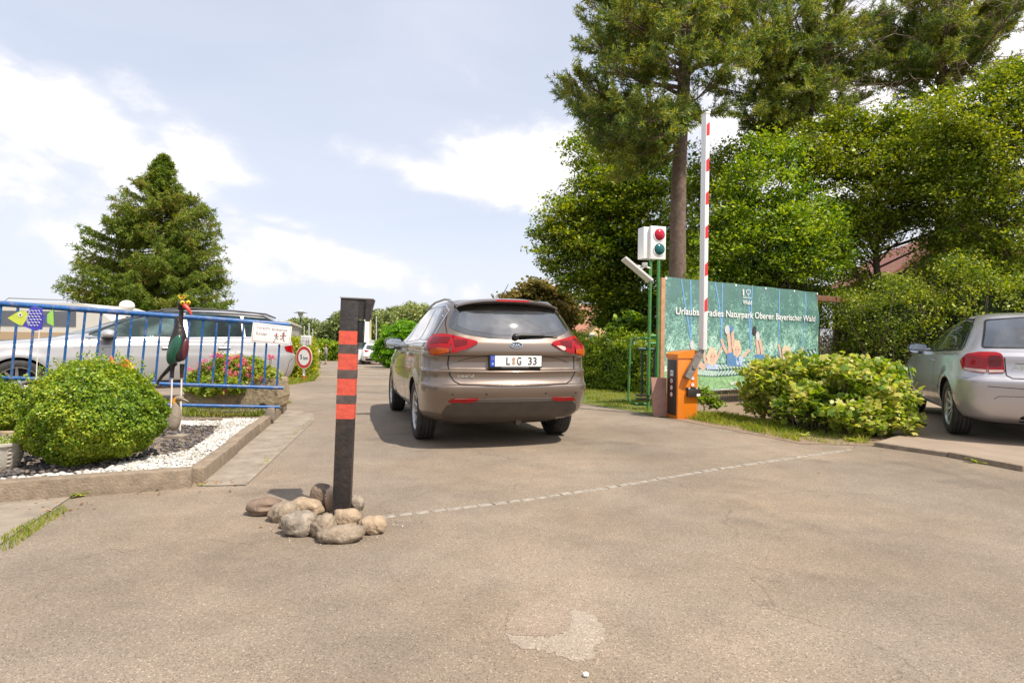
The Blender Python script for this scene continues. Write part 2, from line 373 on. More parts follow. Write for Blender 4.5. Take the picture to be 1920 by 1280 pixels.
rail_dark = mat('burnt_steel', (.10, .085, .07), .4, .8)
def catmull(ctrl, n):
    P = [np.array(c, float) for c in ctrl]; P = [2*P[0]-P[1]]+P+[2*P[-1]-P[-2]]; out = []
    for i in range(1, len(P)-2):
        for k in range(n):
            t = k/n; a, b, c, d = P[i-1:i+3]
            # tension .7 keeps the section from overshooting
            m1 = (c-a)*.38; m2 = (d-b)*.38
            out.append((2*t**3-3*t**2+1)*b+(t**3-2*t**2+t)*m1+(-2*t**3+3*t**2)*c+(t**3-t**2)*m2)
    out.append(P[-2]); return np.array(out)
def car_body(layers, wheels, Rarch, paint, bow=.13, rc=.24, fbow=.22, frc=.35, flare=.014, n=4, ns=60):
    """layers: (z, y_rear, y_front, half_width) stacked bottom to roof -> closed BMesh-made object mesh with wheel arches cut"""
    Ls = catmull(layers, n); rows = []
    NR, NC = 10, 8
    for z, yr, yf, w in Ls:
        L = yf-yr; rcc = min(rc, w*.45); fr = min(frc, w*.6, L*.3); pts = []
        bw = bow
        for k in range(NR): x = (w-rcc)*k/NR; pts.append((x, yr+bw*(x/w)**2))
        x1 = w-rcc; y1 = yr+bw*(x1/w)**2; ye = y1+rcc*1.25
        for k in range(NC):
            t = (k/NC)*math.pi/2; pts.append((x1+rcc*math.sin(t)**.86, y1+(ye-y1)*(1-math.cos(t)**1.06) + bw*2*x1/w/w*rcc*math.sin(t)*.0))
        yfe = yf-fbow*.6-fr*1.3
        for k in range(ns):
            t = k/ns; y = ye+(yfe-ye)*t; ins = .035*max(0, (t-.6)/.4)**2+.0*(1-t)
            # slight fullness
            pts.append((w-ins+.008*math.sin(math.pi*t), y))
        xf = w-.035-fr; yb = yf-fbow*(xf/w)**2
        for k in range(NC):
            t = k/NC*math.pi/2; pts.append((xf+fr*math.cos(t)**.8, yfe+(yb-yfe)*math.sin(t)))
        for k in range(NR+1): x = xf*(1-k/NR); pts.append((x, yf-fbow*(x/w)**2))
        rows.append([(x, y, z) for x, y in pts])
    rows = np.array(rows); nr, nc, _ = rows.shape
    # wheel arch flare
    if flare:
        for wy in wheels:
            d = np.hypot(rows[:, :, 1]-wy, rows[:, :, 2]-wheels_z)
            rows[:, :, 0] += np.where(rows[:, :, 0] > .5, flare*np.exp(-((d-Rarch-.03)/.05)**2), 0)
    full = np.concatenate([rows, (rows*np.array([-1, 1, 1]))[:, ::-1][:, 1:-1]], 1); nc = full.shape[1]
    vs = full.reshape(-1, 3); fs = []
    for i in range(nr-1):
        for k in range(nc): k2 = (k+1) % nc; fs.append((i*nc+k, (i+1)*nc+k, (i+1)*nc+k2, i*nc+k2))
    # caps: bridge left/right halves so the roof stays smooth
    h = rows.shape[1]
    for base, flip in ((0, 0), ((nr-1)*nc, 1)):
        for k in range(0, h-1):
            a, b = base+k, base+k+1; c, d = base+(nc-k-1) % nc if k else base, base+(nc-k) % nc
            A, B = base+k, base+k+1; C_, D = base+(nc-(k+1)) % nc, base+(nc-k) % nc
            f = [A, B, C_, D]; g = []
            for q in f:
                if q not in g: g.append(q)
            if len(g) > 2: fs.append(tuple(g if not flip else g[::-1]))
    me = bpy.data.meshes.new('body'); me.from_pydata([tuple(v) for v in vs], [], fs); me.validate()
    bm = bmesh.new(); bm.from_mesh(me); bmesh.ops.remove_doubles(bm, verts=bm.verts[:], dist=1e-5); bmesh.ops.recalc_face_normals(bm, faces=bm.faces[:])
    for f in bm.faces: f.smooth = True
    bm.to_mesh(me); bm.free(); me.materials.append(paint); me.materials.append(liner)
    o = bpy.data.objects.new('body', me); COL.objects.link(o)
    whole = BVHTree.FromObject(o, bpy.context.evaluated_depsgraph_get())
    cb = MB()
    for wy in wheels:
        for sx in (-1, 1):
            m = Matrix.Translation((sx*.62, wy, wheels_z)) @ Matrix.Rotation(R(90)*sx, 4, 'Y')
            cb.lathe([(Rarch, 0), (Rarch, .6)], 40, m, 0, False)
            nb = len(cb.v)-80; cb.f += [tuple(nb+k for k in range(40)), tuple(nb+40+k for k in range(40))]; cb.m += [0, 0]; cb.sm += [False, False]
    cut = bpy.data.objects.new('cut', cb.mesh('cut', [liner], None, True)); COL.objects.link(cut)
    md = o.modifiers.new('b', 'BOOLEAN'); md.operation = 'DIFFERENCE'; md.object = cut; md.solver = 'EXACT'
    try: md.material_mode = 'TRANSFER'
    except Exception: pass
    me2 = bpy.data.meshes.new_from_object(o.evaluated_get(bpy.context.evaluated_depsgraph_get()))
    o.modifiers.clear(); bpy.data.objects.remove(cut)
    for p in me2.polygons:
        c = p.center
        inside = any(math.hypot(c.y-wy, c.z-wheels_z) < Rarch*1.004 and abs(c.x) > .6 for wy in wheels) and not (abs(p.normal.x) > .6 and abs(c.x) > .75)
        if inside or c.z < .2: p.material_index = 1; p.use_smooth = False
        else: p.material_index = 0
    me2.set_sharp_from_angle(angle=R(38))
    o.data = me2; me2.name = 'body'
    return o, whole
wheels_z = .32
def patch(bvh, poly, dirn, off=.003, cell=.03, thick=.006, mb=None, mi=0, shift=0.0, smooth=True):
    """lay a real, thin plate shaped as the 2D polygon on the body. dirn: 'rear' (x,z), 'left'/'right' (y,z), or angle in degrees for oblique (s,z)"""
    bm = poly_bm(poly, cell); bm.verts.ensure_lookup_table()
    if dirn == 'rear': D = Vector((0, 1, 0)); S_ = Vector((1, 0, 0)); O = Vector((0, -6, 0))
    elif dirn == 'front': D = Vector((0, -1, 0)); S_ = Vector((1, 0, 0)); O = Vector((0, 9, 0))
    elif dirn == 'left': D = Vector((1, 0, 0)); S_ = Vector((0, 1, 0)); O = Vector((-5, 0, 0))
    elif dirn == 'right': D = Vector((-1, 0, 0)); S_ = Vector((0, 1, 0)); O = Vector((5, 0, 0))
    elif dirn == 'top': D = Vector((0, 0, -1)); S_ = None
    else:
        # oblique: origin corner given as (angle, x, y): s measured along the plate, positive to the right seen from outside
        ang, ox, oy = dirn; S_ = Vector((math.cos(R(ang)), math.sin(R(ang)), 0)); D = Vector((-S_.y, S_.x, 0)); O = Vector((ox, oy, 0))-D*3
    bad = set(); pos = {}
    for v in bm.verts:
        p = Vector((v.co.x, v.co.y, 5)) if dirn == 'top' else O+S_*v.co.x+Vector((0, 0, v.co.y))
        hit, nn, i, d = bvh.ray_cast(p, D)
        if hit is None: bad.add(v.index); pos[v.index] = (p, D); continue
        if nn.dot(D) > 0: nn = -nn
        pos[v.index] = (hit+nn*off-D*shift, nn)
    dead = [f for f in bm.faces if any(v.index in bad for v in f.verts)]
    if dead: bmesh.ops.delete(bm, geom=dead, context='FACES')
    bm.verts.ensure_lookup_table()
    fs = []; vs = []; idx = {}
    def g(v, k):
        key = (id(v), k)
        if key not in idx:
            p, nn = pv[v]; idx[key] = len(vs); vs.append(p if k == 0 else p-nn*thick)
        return idx[key]
    pv = {}
    # indices changed after delete: rebuild by coordinates
    for v in bm.verts:
        p = Vector((v.co.x, v.co.y, 5)) if dirn == 'top' else O+S_*v.co.x+Vector((0, 0, v.co.y))
        hit, nn, i, d = bvh.ray_cast(p, D)
        if hit is None: hit, nn = p, -D
        if nn.dot(D) > 0: nn = -nn
        pv[v] = (hit+nn*off-D*shift, nn)
    tops = []
    for f in bm.faces:
        t = [g(v, 0) for v in f.verts]; tops.append(t)
    sides = []
    for e in bm.edges:
        if len(e.link_faces) == 1: a, b = e.verts; sides.append([g(a, 0), g(b, 0), g(b, 1), g(a, 1)])
    bm.free(); mb = mb or MB(); mb.add(vs, tops, mi, smooth); o = len(mb.v)-len(vs)
    mb.f += [tuple(i+o for i in s_) for s_ in sides]; mb.m += [mi]*len(sides); mb.sm += [False]*len(sides)
    return mb
def strip(bvh, path, dirn, w=.006, off=.0012, mb=None, mi=0, step=.025):
    """thin ribbon (panel gap, trim) laid along a 2D path on the body"""
    pts = []
    for a, b in zip(path[:-1], path[1:]):
        n = max(1, int(math.hypot(b[0]-a[0], b[1]-a[1])/step)); pts += [(a[0]+(b[0]-a[0])*k/n, a[1]+(b[1]-a[1])*k/n) for k in range(n)]
    pts.append(path[-1]); mb = mb or MB(); vs = []
    if dirn == 'rear': D = Vector((0, 1, 0)); S_ = Vector((1, 0, 0)); O = Vector((0, -6, 0))
    elif dirn == 'left': D = Vector((1, 0, 0)); S_ = Vector((0, 1, 0)); O = Vector((-5, 0, 0))
    elif dirn == 'right': D = Vector((-1, 0, 0)); S_ = Vector((0, 1, 0)); O = Vector((5, 0, 0))
    else: ang, ox, oy = dirn; S_ = Vector((math.cos(R(ang)), math.sin(R(ang)), 0)); D = Vector((-S_.y, S_.x, 0)); O = Vector((ox, oy, 0))-D*3
    ok = []
    for i, p in enumerate(pts):
        a = pts[max(0, i-1)]; b = pts[min(len(pts)-1, i+1)]; tx, tz = b[0]-a[0], b[1]-a[1]; l = math.hypot(tx, tz) or 1; nx, nz = -tz/l*w/2, tx/l*w/2
        good = True; q = []
        for s_ in (1, -1):
            o = O+S_*(p[0]+nx*s_)+Vector((0, 0, p[1]+nz*s_)); hit, nn, _, _ = bvh.ray_cast(o, D)
            if hit is None: good = False; hit = o; nn = -D
            if nn.dot(D) > 0: nn = -nn
            q.append(hit+nn*off)
        ok.append(good); vs += q
    fs = [(2*i, 2*i+1, 2*i+3, 2*i+2) for i in range(len(pts)-1) if ok[i] and ok[i+1] and (vs[2*i]-vs[2*i+2]).length < step*6]
    mb.add(vs, fs, mi, True); return mb
def smooth_poly(pts, r=.02, n=4):
    """round the corners of a polygon"""
    out = []; m = len(pts)
    for i in range(m):
        p = np.array(pts[i], float); a = np.array(pts[i-1], float); b = np.array(pts[(i+1) % m], float)
        la = np.linalg.norm(a-p); lb = np.linalg.norm(b-p); q = min(r, la*.45, lb*.45); A = p+(a-p)/la*q; B = p+(b-p)/lb*q
        for k in range(n+1):
            t = k/n; out.append(tuple((1-t)**2*A+2*t*(1-t)*p+t*t*B))
    return out
def mirror(poly): return [(-a, b) for a, b in poly][::-1]
def make_wheel(parent, x, y, side, Rt=.32, Rr=.215, wd=.205, spokes=5, double=True, twist=0):
    """tyre and rim with its outer face looking to side*x"""
    m = Matrix.Translation((x, y, Rt)) @ Matrix.Rotation(R(90)*side, 4, 'Y')
    w = bpy.data.objects.new('wheel', None)
    t = MB(); h = wd/2; pr = [(Rr, -h*.8), (Rr+.012, -h*.93), ((Rr+Rt)/2, -h), (Rt-.03, -h*.96), (Rt-.008, -h*.84)]
    for gx in (-.55, -.2, .2, .55): pr += [(Rt-.001, (gx-.14)*h), (Rt, (gx-.05)*h), (Rt-.012, (gx-.045)*h), (Rt-.012, (gx+.0)*h), (Rt, (gx+.005)*h)]
    pr += [(Rt-.008, h*.84), (Rt-.03, h*.96), ((Rr+Rt)/2, h), (Rr+.012, h*.93), (Rr, h*.8)]
    t.lathe(pr, 56, m, 0, True, True)
    tyre = link('tyre', t.mesh('tyre', rubber, None, True, 30)); 
    r = MB(); r.lathe([(Rr, -h*.8), (Rr-.008, -h*.3), (Rr-.02, h*.2), (Rr-.012, h*.72), (Rr+.004, h*.86), (Rr+.006, h*.8), (Rr, h*.5)], 56, m, 0, True, True)
    r.lathe([(0, h*.05), (Rr-.02, h*.05)], 32, m, 1, False)
    r.lathe([(0, h*.62), (.028, h*.62), (.034, h*.55), (.06, h*.5), (.066, h*.1)], 24, m, 0, True)
    for k in range(spokes):
        a0 = 2*math.pi*k/spokes+twist
        for s_ in ((-1, 1) if double else (0,)):
            aa = a0+s_*.19; ab = a0+s_*(.30 if double else 0)
            wi, wo = (.020, .015) if double else (.034, .026)
            pi_ = Vector((math.cos(aa)*.045, math.sin(aa)*.045, 0)); po = Vector((math.cos(ab)*(Rr-.012), math.sin(ab)*(Rr-.012), 0)); tt = (po-pi_).normalized(); nn = Vector((-tt.y, tt.x, 0))
            vs = []
            for P_, ww, zt, zb in ((pi_, wi, h*.5, h*.1), ((pi_+po)/2, (wi+wo)/2, h*.62, h*.15), (po, wo, h*.72, h*.2)):
                vs += [P_+nn*ww+Vector((0, 0, zt-.008)), P_+nn*ww*.5+Vector((0, 0, zt)), P_-nn*ww*.5+Vector((0, 0, zt)), P_-nn*ww+Vector((0, 0, zt-.008)), P_-nn*ww+Vector((0, 0, zb)), P_+nn*ww+Vector((0, 0, zb))]
            fs = [(i*6+k2, i*6+(k2+1) % 6, (i+1)*6+(k2+1) % 6, (i+1)*6+k2) for i in range(2) for k2 in range(6)]
            r.add([m @ v for v in vs], fs, 0)
    # brake disc
    r.lathe([(.04, -h*.1), (.14, -h*.1), (.14, -h*.02), (.04, -h*.02)], 32, m, 2, False, True)
    rim = link('rim', r.mesh('rim', [alloy, alloyd, chrome], None, True, 35))
    COL.objects.link(w); w.parent = parent; tyre.parent = w; rim.parent = w; return w
def car_part(t, name, mb, mats, parent=None, label=None, sharp=40, recalc=False):
    return t.part(name, mb, mats, parent, local=True, recalc=recalc, sharp=sharp, label=label)
def mirror_part(t, side, y, z, w, paint, glass, out=.12, rz=0):
    """door mirror: shell, glass facing backwards"""
    mb = MB(); x0 = side*w
    mb.tube([(x0-side*.02, y, z-.05), (x0+side*.07, y+.01, z-.03)], [.028, .022], 8, 1)
    c = Vector((x0+side*(out/2+.02), y+.02, z+.01))
    prof = [(-.12, .045), (-.10, .07), (.02, .085), (.10, .065), (.12, .02), (.105, -.045), (.05, -.07), (-.08, -.06), (-.12, -.02)]
    n = len(prof); vs = []; rings = ((0, 1.0), (.03, 1.02), (.07, .85), (.10, .5), (.112, .12))
    for d, k in rings:
        for a, b in prof: vs.append(c+Vector((side*a*k*-1*-1, d, b*k)))
    fs = [(i*n+k, i*n+(k+1) % n, (i+1)*n+(k+1) % n, (i+1)*n+k) for i in range(len(rings)-1) for k in range(n)]
    fs.append(tuple((len(rings)-1)*n+k for k in range(n)))
    mb.add(vs, fs, 0, True)
    o = car_part(t, 'door_mirror', mb, [paint, blackpl], recalc=True)
    g = MB(); g.add([c+Vector((side*a*.88, -.001, b*.86)) for a, b in prof], [tuple(range(n))], 0)
    g.add([c+Vector((side*a*.99, .003, b*.99)) for a, b in prof], [tuple(range(n))], 1)
    t.part('mirror_glass', g, [glass, blackpl], o, local=True, recalc=False); return o
mirrorglass = mat('mirror_glass', (.55, .57, .6), .03, 1)

# ---- the brown station wagon in the middle
def brown_wagon():
    t = Thing('station_wagon', 'brown metallic station wagon driving away through the open barrier', 'car', (-.225, 6.58, 0), .297)
    lay = [(.22, -.58, 3.2, .66), (.28, -.74, 3.36, .80), (.36, -.86, 3.45, .845), (.44, -.91, 3.50, 0.850), (.50, -.935, 3.52, 0.860), (.57, -.965, 3.53, 0.868), (.628, -.968, 3.52, 0.870),
           (.652, -.935, 3.51, 0.870), (.70, -.912, 3.48, 0.869), (.745, -.915, 3.45, 0.868), (.768, -.925, 3.42, 0.867), (.782, -.908, 3.40, 0.867), (.80, -.888, 3.38, 0.866), (.86, -.880, 3.1, 0.864), (.905, -.888, 2.98, 0.861), (.925, -.915, 2.9, 0.860), (.96, -.925, 2.7, 0.854), (1.00, -.92, 2.50, .856), (1.05, -.905, 2.30, .832), (1.10, -.875, 2.12, .79),
           (1.22, -.81, 1.88, .725), (1.33, -.735, 1.60, .672), (1.41, -.66, 1.36, .625), (1.455, -.60, 1.12, .58), (1.485, -.50, .85, .51), (1.50, -.36, .6, .40), (1.506, -.2, .4, .25)]
    body, bv = car_body(lay, (0, 2.65), .352, brownp, bow=.135, rc=.31)
    body.parent = t.o
    for (x, y, s_) in ((-.762, 0, -1), (.762, 0, 1), (-.762, 2.65, -1), (.762, 2.65, 1)): make_wheel(t.o, x, y, s_, .318, .21, .205, 5, True, .3)
    # rear window
    rw = smooth_poly([(-.55, 1.375), (-.605, 1.28), (-.63, 1.185), (-.50, 1.125), (-.25, 1.085), (0, 1.075), (.25, 1.085), (.50, 1.125), (.63, 1.185), (.605, 1.28), (.55, 1.375), (.3, 1.41), (-.3, 1.41)], .04)
    w = car_part(t, 'rear_window', patch(bv, rw, 'rear', .004, .04), glassd)
    rw2 = smooth_poly([(-.50, 1.345), (-.535, 1.27), (-.55, 1.20), (-.44, 1.16), (-.22, 1.125), (0, 1.118), (.22, 1.125), (.44, 1.16), (.55, 1.20), (.535, 1.27), (.50, 1.345), (.28, 1.372), (-.28, 1.372)], .05)
    t.part('clear_pane', patch(bv, rw2, 'rear', .006, .04, .001), glassr, w, local=True, recalc=False)
    # wiper
    wp = MB(); 
    def rp(x, z, o=.0):
        h, n, _, _ = bv.ray_cast(Vector((x, -6, z)), Vector((0, 1, 0)))
        return (h+n*o) if h else Vector((x, -.9, z))
    wp.tube([rp(-.0, 1.105, .025), rp(.05, 1.108, .035), rp(.30, 1.112, .022)], [.022, .017, .010], 8, 0)
    wp.ball(rp(.0, 1.10, .02), (.035, .03, .03)); wp.tube([rp(.26, 1.112, .018), rp(.46, 1.108, .014)], .006, 6)
    car_part(t, 'rear_wiper', wp, blackpl)
    # spoiler with the third brake lamp
    sp = MB(); prof = [(-.42, 1.503), (-.60, 1.497), (-.735, 1.478), (-.758, 1.462), (-.745, 1.452), (-.62, 1.432), (-.50, 1.43)]
    xs = np.linspace(-1, 1, 17); vs = []
    for s_ in xs:
        for (y, z) in prof: vs.append(Vector((s_*(.540+.03*(y+.42)), y+.11*s_*s_*abs(s_)**.5, z-.050*abs(s_)**3-.008*s_*s_)))
    n = len(prof); fs = [(i*n+k, i*n+(k+1) % n, (i+1)*n+(k+1) % n, (i+1)*n+k) for i in range(16) for k in range(n)]+[tuple(range(n)), tuple(16*n+k for k in range(n))]
    sp.add(vs, fs, 0, True); so = car_part(t, 'roof_spoiler', sp, brownp, recalc=True, sharp=30)
    bl = MB()
    for i in range(12):
        x0 = -.16+.34*i/12-.0; x1 = -.16+.34*(i+1)/12
        f = lambda x: .11*(x/.62)**2.5 if x > 0 else .11*(-x/.62)**2.5
        bl.add([(x0, -.763+f(x0), 1.455), (x1, -.763+f(x1), 1.455), (x1, -.757+f(x1), 1.474), (x0, -.757+f(x0), 1.474)], [(0, 1, 2, 3)])
    t.part('brake_light', bl, redl, so, local=True, recalc=False)
    sh = MB(); patch(bv, smooth_poly([(-.55, 1.385), (-.3, 1.415), (.3, 1.415), (.55, 1.385), (.53, 1.435), (-.53, 1.435)], .01), 'rear', .004, .05, .004, sh)
    car_part(t, 'spoiler_underside', sh, blackpl)
    # tail lights: inner wedge on the tailgate and outer wrap round the corner
    for s_ in (-1, 1):
        lt = MB()
        inner = [(-.385, 1.055), (-.375, 1.038), (-.47, .985), (-.60, .948), (-.628, .948), (-.628, 1.105), (-.60, 1.108)]
        outer_flip = s_
        pin = inner if s_ < 0 else mirror(inner)
        patch(bv, smooth_poly(pin, .012), 'rear', .014, .025, .016, lt, 0)
        tl = car_part(t, 'tail_light', lt, [redl, amber, clearl, redd])
        # outer, seen along the corner
        lo = MB()
        ang = -52 if s_ < 0 else 52
        d = (ang, s_*.634, -.845)
        # s grows to the right seen from outside
        if s_ < 0: P_ = [(.0, 1.108), (.0, .946), (-.10, .925), (-.20, .925), (-.26, .99), (-.315, 1.085), (-.25, 1.118), (-.12, 1.122)]
        else: P_ = mirror([(.0, 1.108), (.0, .946), (-.10, .925), (-.20, .925), (-.26, .99), (-.315, 1.085), (-.25, 1.118), (-.12, 1.122)])
        patch(bv, smooth_poly(P_, .012), d, .014, .025, .016, lo, 0)
        t.part('outer_lens', lo, [redl, amber, clearl, redd], tl, local=True, recalc=False)
        ins = MB(); q = [(-.004, .985), (-.004, .953), (-.10, .932), (-.195, .932), (-.225, .975), (-.1, .995)]
        patch(bv, smooth_poly(q if s_ < 0 else mirror(q), .008), d, .0155, .03, .002, ins, 0)
        t.part('indicator', ins, [amber], tl, local=True, recalc=False)
        dk = MB(); q = [(-.02, 1.09), (-.02, 1.03), (-.24, 1.02), (-.25, 1.09)]
        patch(bv, smooth_poly(q if s_ < 0 else mirror(q), .02), d, .0155, .03, .002, dk, 0)
        q = [(-.47, 1.062), (-.48, 1.02), (-.60, .99), (-.61, 1.075)]
        patch(bv, smooth_poly(q if s_ < 0 else mirror(q), .012), 'rear', .0155, .03, .002, dk, 0)
        t.part('brake_chamber', dk, [redd], tl, local=True, recalc=False)
        if s_ > 0:
            rv = MB(); patch(bv, smooth_poly([(.425, 1.018), (.52, 1.022), (.53, .985), (.50, .975)], .008), 'rear', .0155, .03, .002, rv, 0)
            t.part('reversing_lamp', rv, [clearl], tl, local=True, recalc=False)
    # tailgate outline and crease over the plate
    g = MB()
    for s_ in (-1, 1):
        strip(bv, [(s_*.615, 1.33), (s_*.650, 1.22), (s_*.650, 1.13)], 'rear', .007, .0015, g)
        strip(bv, [(s_*.642, .945), (s_*.652, .84), (s_*.640, .74), (s_*.60, .675), (s_*.54, .646), (s_*.30, .634), (0, .632)], 'rear', .011, .0015, g)
    car_part(t, 'tailgate_gap', g, gap)
    e = MB(); strip(bv, [(-.56, .862), (-.45, .895), (-.30, .918), (0, .926), (.30, .918), (.45, .895), (.56, .862)], 'rear', .008, .001, e)  # dark strip paints the shade line along the recess crease
    # number plate recess shelf
    e2 = MB(); e2.box(-.30, .30, -.952, -.92, .944, .953, 0, None, .003)
    car_part(t, 'recess_shade_line', e, greypl)
    # plate
    pl = MB(); pl.box(-.268, .268, -.918, -.86, .800, .926, 0, None, .004); po = car_part(t, 'number_plate', pl, blackpl, recalc=True)
    pf = MB(); pf.box(-.26, .26, -.9205, -.916, .818, .922); t.part('plate_face', pf, platew, po, local=True)
    pb = MB(); pb.box(-.26, -.215, -.9225, -.9195, .818, .922); t.part('country_strip', pb, plateb, po, local=True)
    tx = MB(); mt = Matrix.Translation((0, -.9215, .871)); add_text(tx, 'L', .038, .074, mt @ Matrix.Translation((-.082, 0, 0)), bold=.006); add_text(tx, 'G', .044, .076, mt @ Matrix.Translation((.028, 0, 0)), bold=.006); add_text(tx, '33', .088, .074, mt @ Matrix.Translation((.165, 0, 0)), bold=.006)
    t.part('registration', tx, inkk, po, local=True, recalc=False)
    tw = MB(); add_text(tw, 'D', .016, .022, Matrix.Translation((-.2375, -.924, .844)), bold=.01)
    for k in range(12): a = k*math.pi/6; disc(tw, (-.2375+.013*math.cos(a), .897+.013*math.sin(a)), 0, .0022, Matrix.Translation((0, -.924, 0)), 1, 5)
    t.part('country_letter', tw, [platew, mat('yellow_stars', (.8, .6, .02))], po, local=True, recalc=False)
    sk = MB(); disc(sk, (-.027, .890), 0, .0165, Matrix.Translation((0, -.9235, 0)), 0); disc(sk, (-.027, .852), 0, .0165, Matrix.Translation((0, -.9235, 0)), 1)
    t.part('plate_seal', sk, [mat('seal_rose', (.45, .25, .2)), mat('seal_brown', (.42, .30, .18))], po, local=True, recalc=False)
    dt = MB(); dt.box(-.15, .13, -.9192, -.917, .8075, .8095); t.part('frame_line', dt, platew, po, local=True)
    # oval badge
    c = rp(0, 1.025, .003); bd = MB(); mt = Matrix.Translation(c) @ Matrix.Rotation(R(-13), 4, 'X')
    vs = []; 
    for (ra, rb, d) in ((.066, .033, .0), (.064, .031, -.006), (.057, .0255, -.006), (.056, .0245, -.003)):
        for k in range(40): a = 2*math.pi*k/40; vs.append(mt @ Vector((ra*math.cos(a), d, rb*math.sin(a))))
    bd.add(vs, [(i*40+k, i*40+(k+1) % 40, (i+1)*40+(k+1) % 40, (i+1)*40+k) for i in range(3) for k in range(40)], 0, True); bd.add(vs[120:], [tuple(range(40))], 1)
    add_text(bd, 'KIA', .082, .026, mt, 0, bold=.03, depth=.0065); car_part(t, 'oval_badge', bd, [chrome, mat('badge_dark', (.05, .045, .045), .3)])
    c2 = rp(-.49, .728, .002); b2 = MB(); add_text(b2, "cee'd", .155, .030, Matrix.Translation(c2) @ Matrix.Rotation(R(-14), 4, 'Z'), 0, bold=.018, depth=.003); car_part(t, 'model_lettering', b2, chrome)
    # bumper: dark lower skirt, reflectors, sensors
    lb = MB(); low = [(-.64, .44), (-.60, .485), (-.50, .50), (0, .502), (.50, .50), (.60, .485), (.64, .44), (.60, .33), (.55, .29), (-.55, .29), (-.60, .33)]
    patch(bv, smooth_poly(low, .03), 'rear', .005, .05, .008, lb)
    for s_ in (-1, 1):
        P_ = [(.03, .46), (.03, .29), (-.13, .29), (-.10, .36), (-.03, .44)]
        patch(bv, P_ if s_ < 0 else mirror(P_), ((-40 if s_ < 0 else 40), s_*.60, -.80), .0052, .04, .008, lb)
    car_part(t, 'bumper_skirt', lb, greypl)
    up = MB(); patch(bv, smooth_poly([(-.60, .512), (-.60, .487), (-.3, .480), (.3, .480), (.60, .487), (.60, .512)], .008), 'rear', .009, .05, .008, up); car_part(t, 'bumper_ledge', up, mat('ledge_grey', (.115, .098, .085), .4))
    for s_ in (-1, 1):
        rf = MB(); P_ = [(-.655, .478), (-.61, .510), (-.37, .514), (-.40, .485), (-.46, .474)]
        patch(bv, smooth_poly(P_ if s_ < 0 else mirror(P_), .006), 'rear', .0135, .03, .008, rf); car_part(t, 'reflector', rf, redl)
    for x in (-.62, -.30, .30, .64):
        q = MB(); q.lathe([(0, .003), (.009, .003), (.011, 0)], 14, Matrix.Translation(rp(x, .555, .001)) @ Matrix.Rotation(R(90), 4, 'X')); car_part(t, 'parking_sensor', q, blackpl)
    # exhaust
    ex = MB(); ex.tube([(.10, -.3, .25), (.10, -.70, .245)], .03, 14); car_part(t, 'exhaust', ex, rail_dark)
    ub = MB(); ub.box(-.62, .62, -.55, 3.0, .20, .3); 
    # side glass left and right, door gaps, handles, rails, mirrors
    for s_, dn in ((-1, 'left'), (1, 'right')):
        for poly in ([(-.56, 1.11), (-.50, 1.32), (-.40, 1.385), (-.05, 1.40), (-.10, 1.07), (-.50, 1.065)], [(-.06, 1.07), (.0, 1.40), (.82, 1.415), (.80, 1.04)], [(.86, 1.04), (.88, 1.415), (1.20, 1.39), (1.66, 1.21), (1.96, 1.07), (1.9, 1.04)]):
            car_part(t, 'side_window', patch(bv, smooth_poly(poly, .03), dn, .003, .06), glassd)
        g = MB(); strip(bv, [(-.62, 1.045), (-.2, 1.045), (.8, 1.018), (1.95, 1.01)], dn, .016, .0045, g); strip(bv, [(-.62, 1.07), (-.54, 1.36), (-.40, 1.42), (.2, 1.432), (.9, 1.43), (1.35, 1.37)], dn, .012, .0045, g)
        car_part(t, 'window_trim', g, chrome)
        g = MB(); strip(bv, [(.12, 1.03), (.18, .85), (.36, .62), (.40, .33)], dn, .009, .0015, g); strip(bv, [(.84, 1.03), (.86, .5), (.85, .30)], dn, .009, .0015, g); strip(bv, [(1.80, 1.01), (1.92, .8), (1.90, .35)], dn, .009, .0015, g)
        strip(bv, [(-.44, .93), (-.50, .80), (-.44, .70)], dn, .008, .0015, g)
        car_part(t, 'door_gap', g, gap)
        for hy in (.28, 1.08):
            h = MB(); X = s_*.875; h.tube([(X-s_*.02, hy-.09, .90), (X+s_*.02, hy-.07, .905), (X+s_*.02, hy+.07, .91), (X-s_*.02, hy+.09, .91)], .011, 8); car_part(t, 'door_handle', h, brownp)
        rr = MB(); rr.tube([(s_*.54, -.42, 1.45), (s_*.54, -.30, 1.485), (s_*.54, 0, 1.512), (s_*.54, .6, 1.512), (s_*.55, 1.0, 1.475), (s_*.56, 1.1, 1.44)], .013, 8); car_part(t, 'roof_rail', rr, mat('rail_silver', (.4, .4, .4), .35, .8) if s_ < 0 else MATS['rail_silver'])
        mirror_part(t, s_, 1.72, 1.0, .835, brownp, mirrorglass)
        sill = MB(); patch(bv, [(.36, .27), (.36, .33), (2.28, .33), (2.28, .27)], dn, .004, .1, .004, sill); car_part(t, 'sill_trim', sill, blackpl)
    fc = MB(); patch(bv, smooth_poly([(-.36, .79), (-.36, .93), (-.20, .93), (-.20, .79)], .05), 'right', .001, .04, .002, fc); 
    an = MB(); an.tube([(.0, -.30, 1.50), (.0, -.34, 1.515), (.05, -.45, 1.66)], [.012, .006, .003], 6); car_part(t, 'antenna', an, blackpl)
    return t
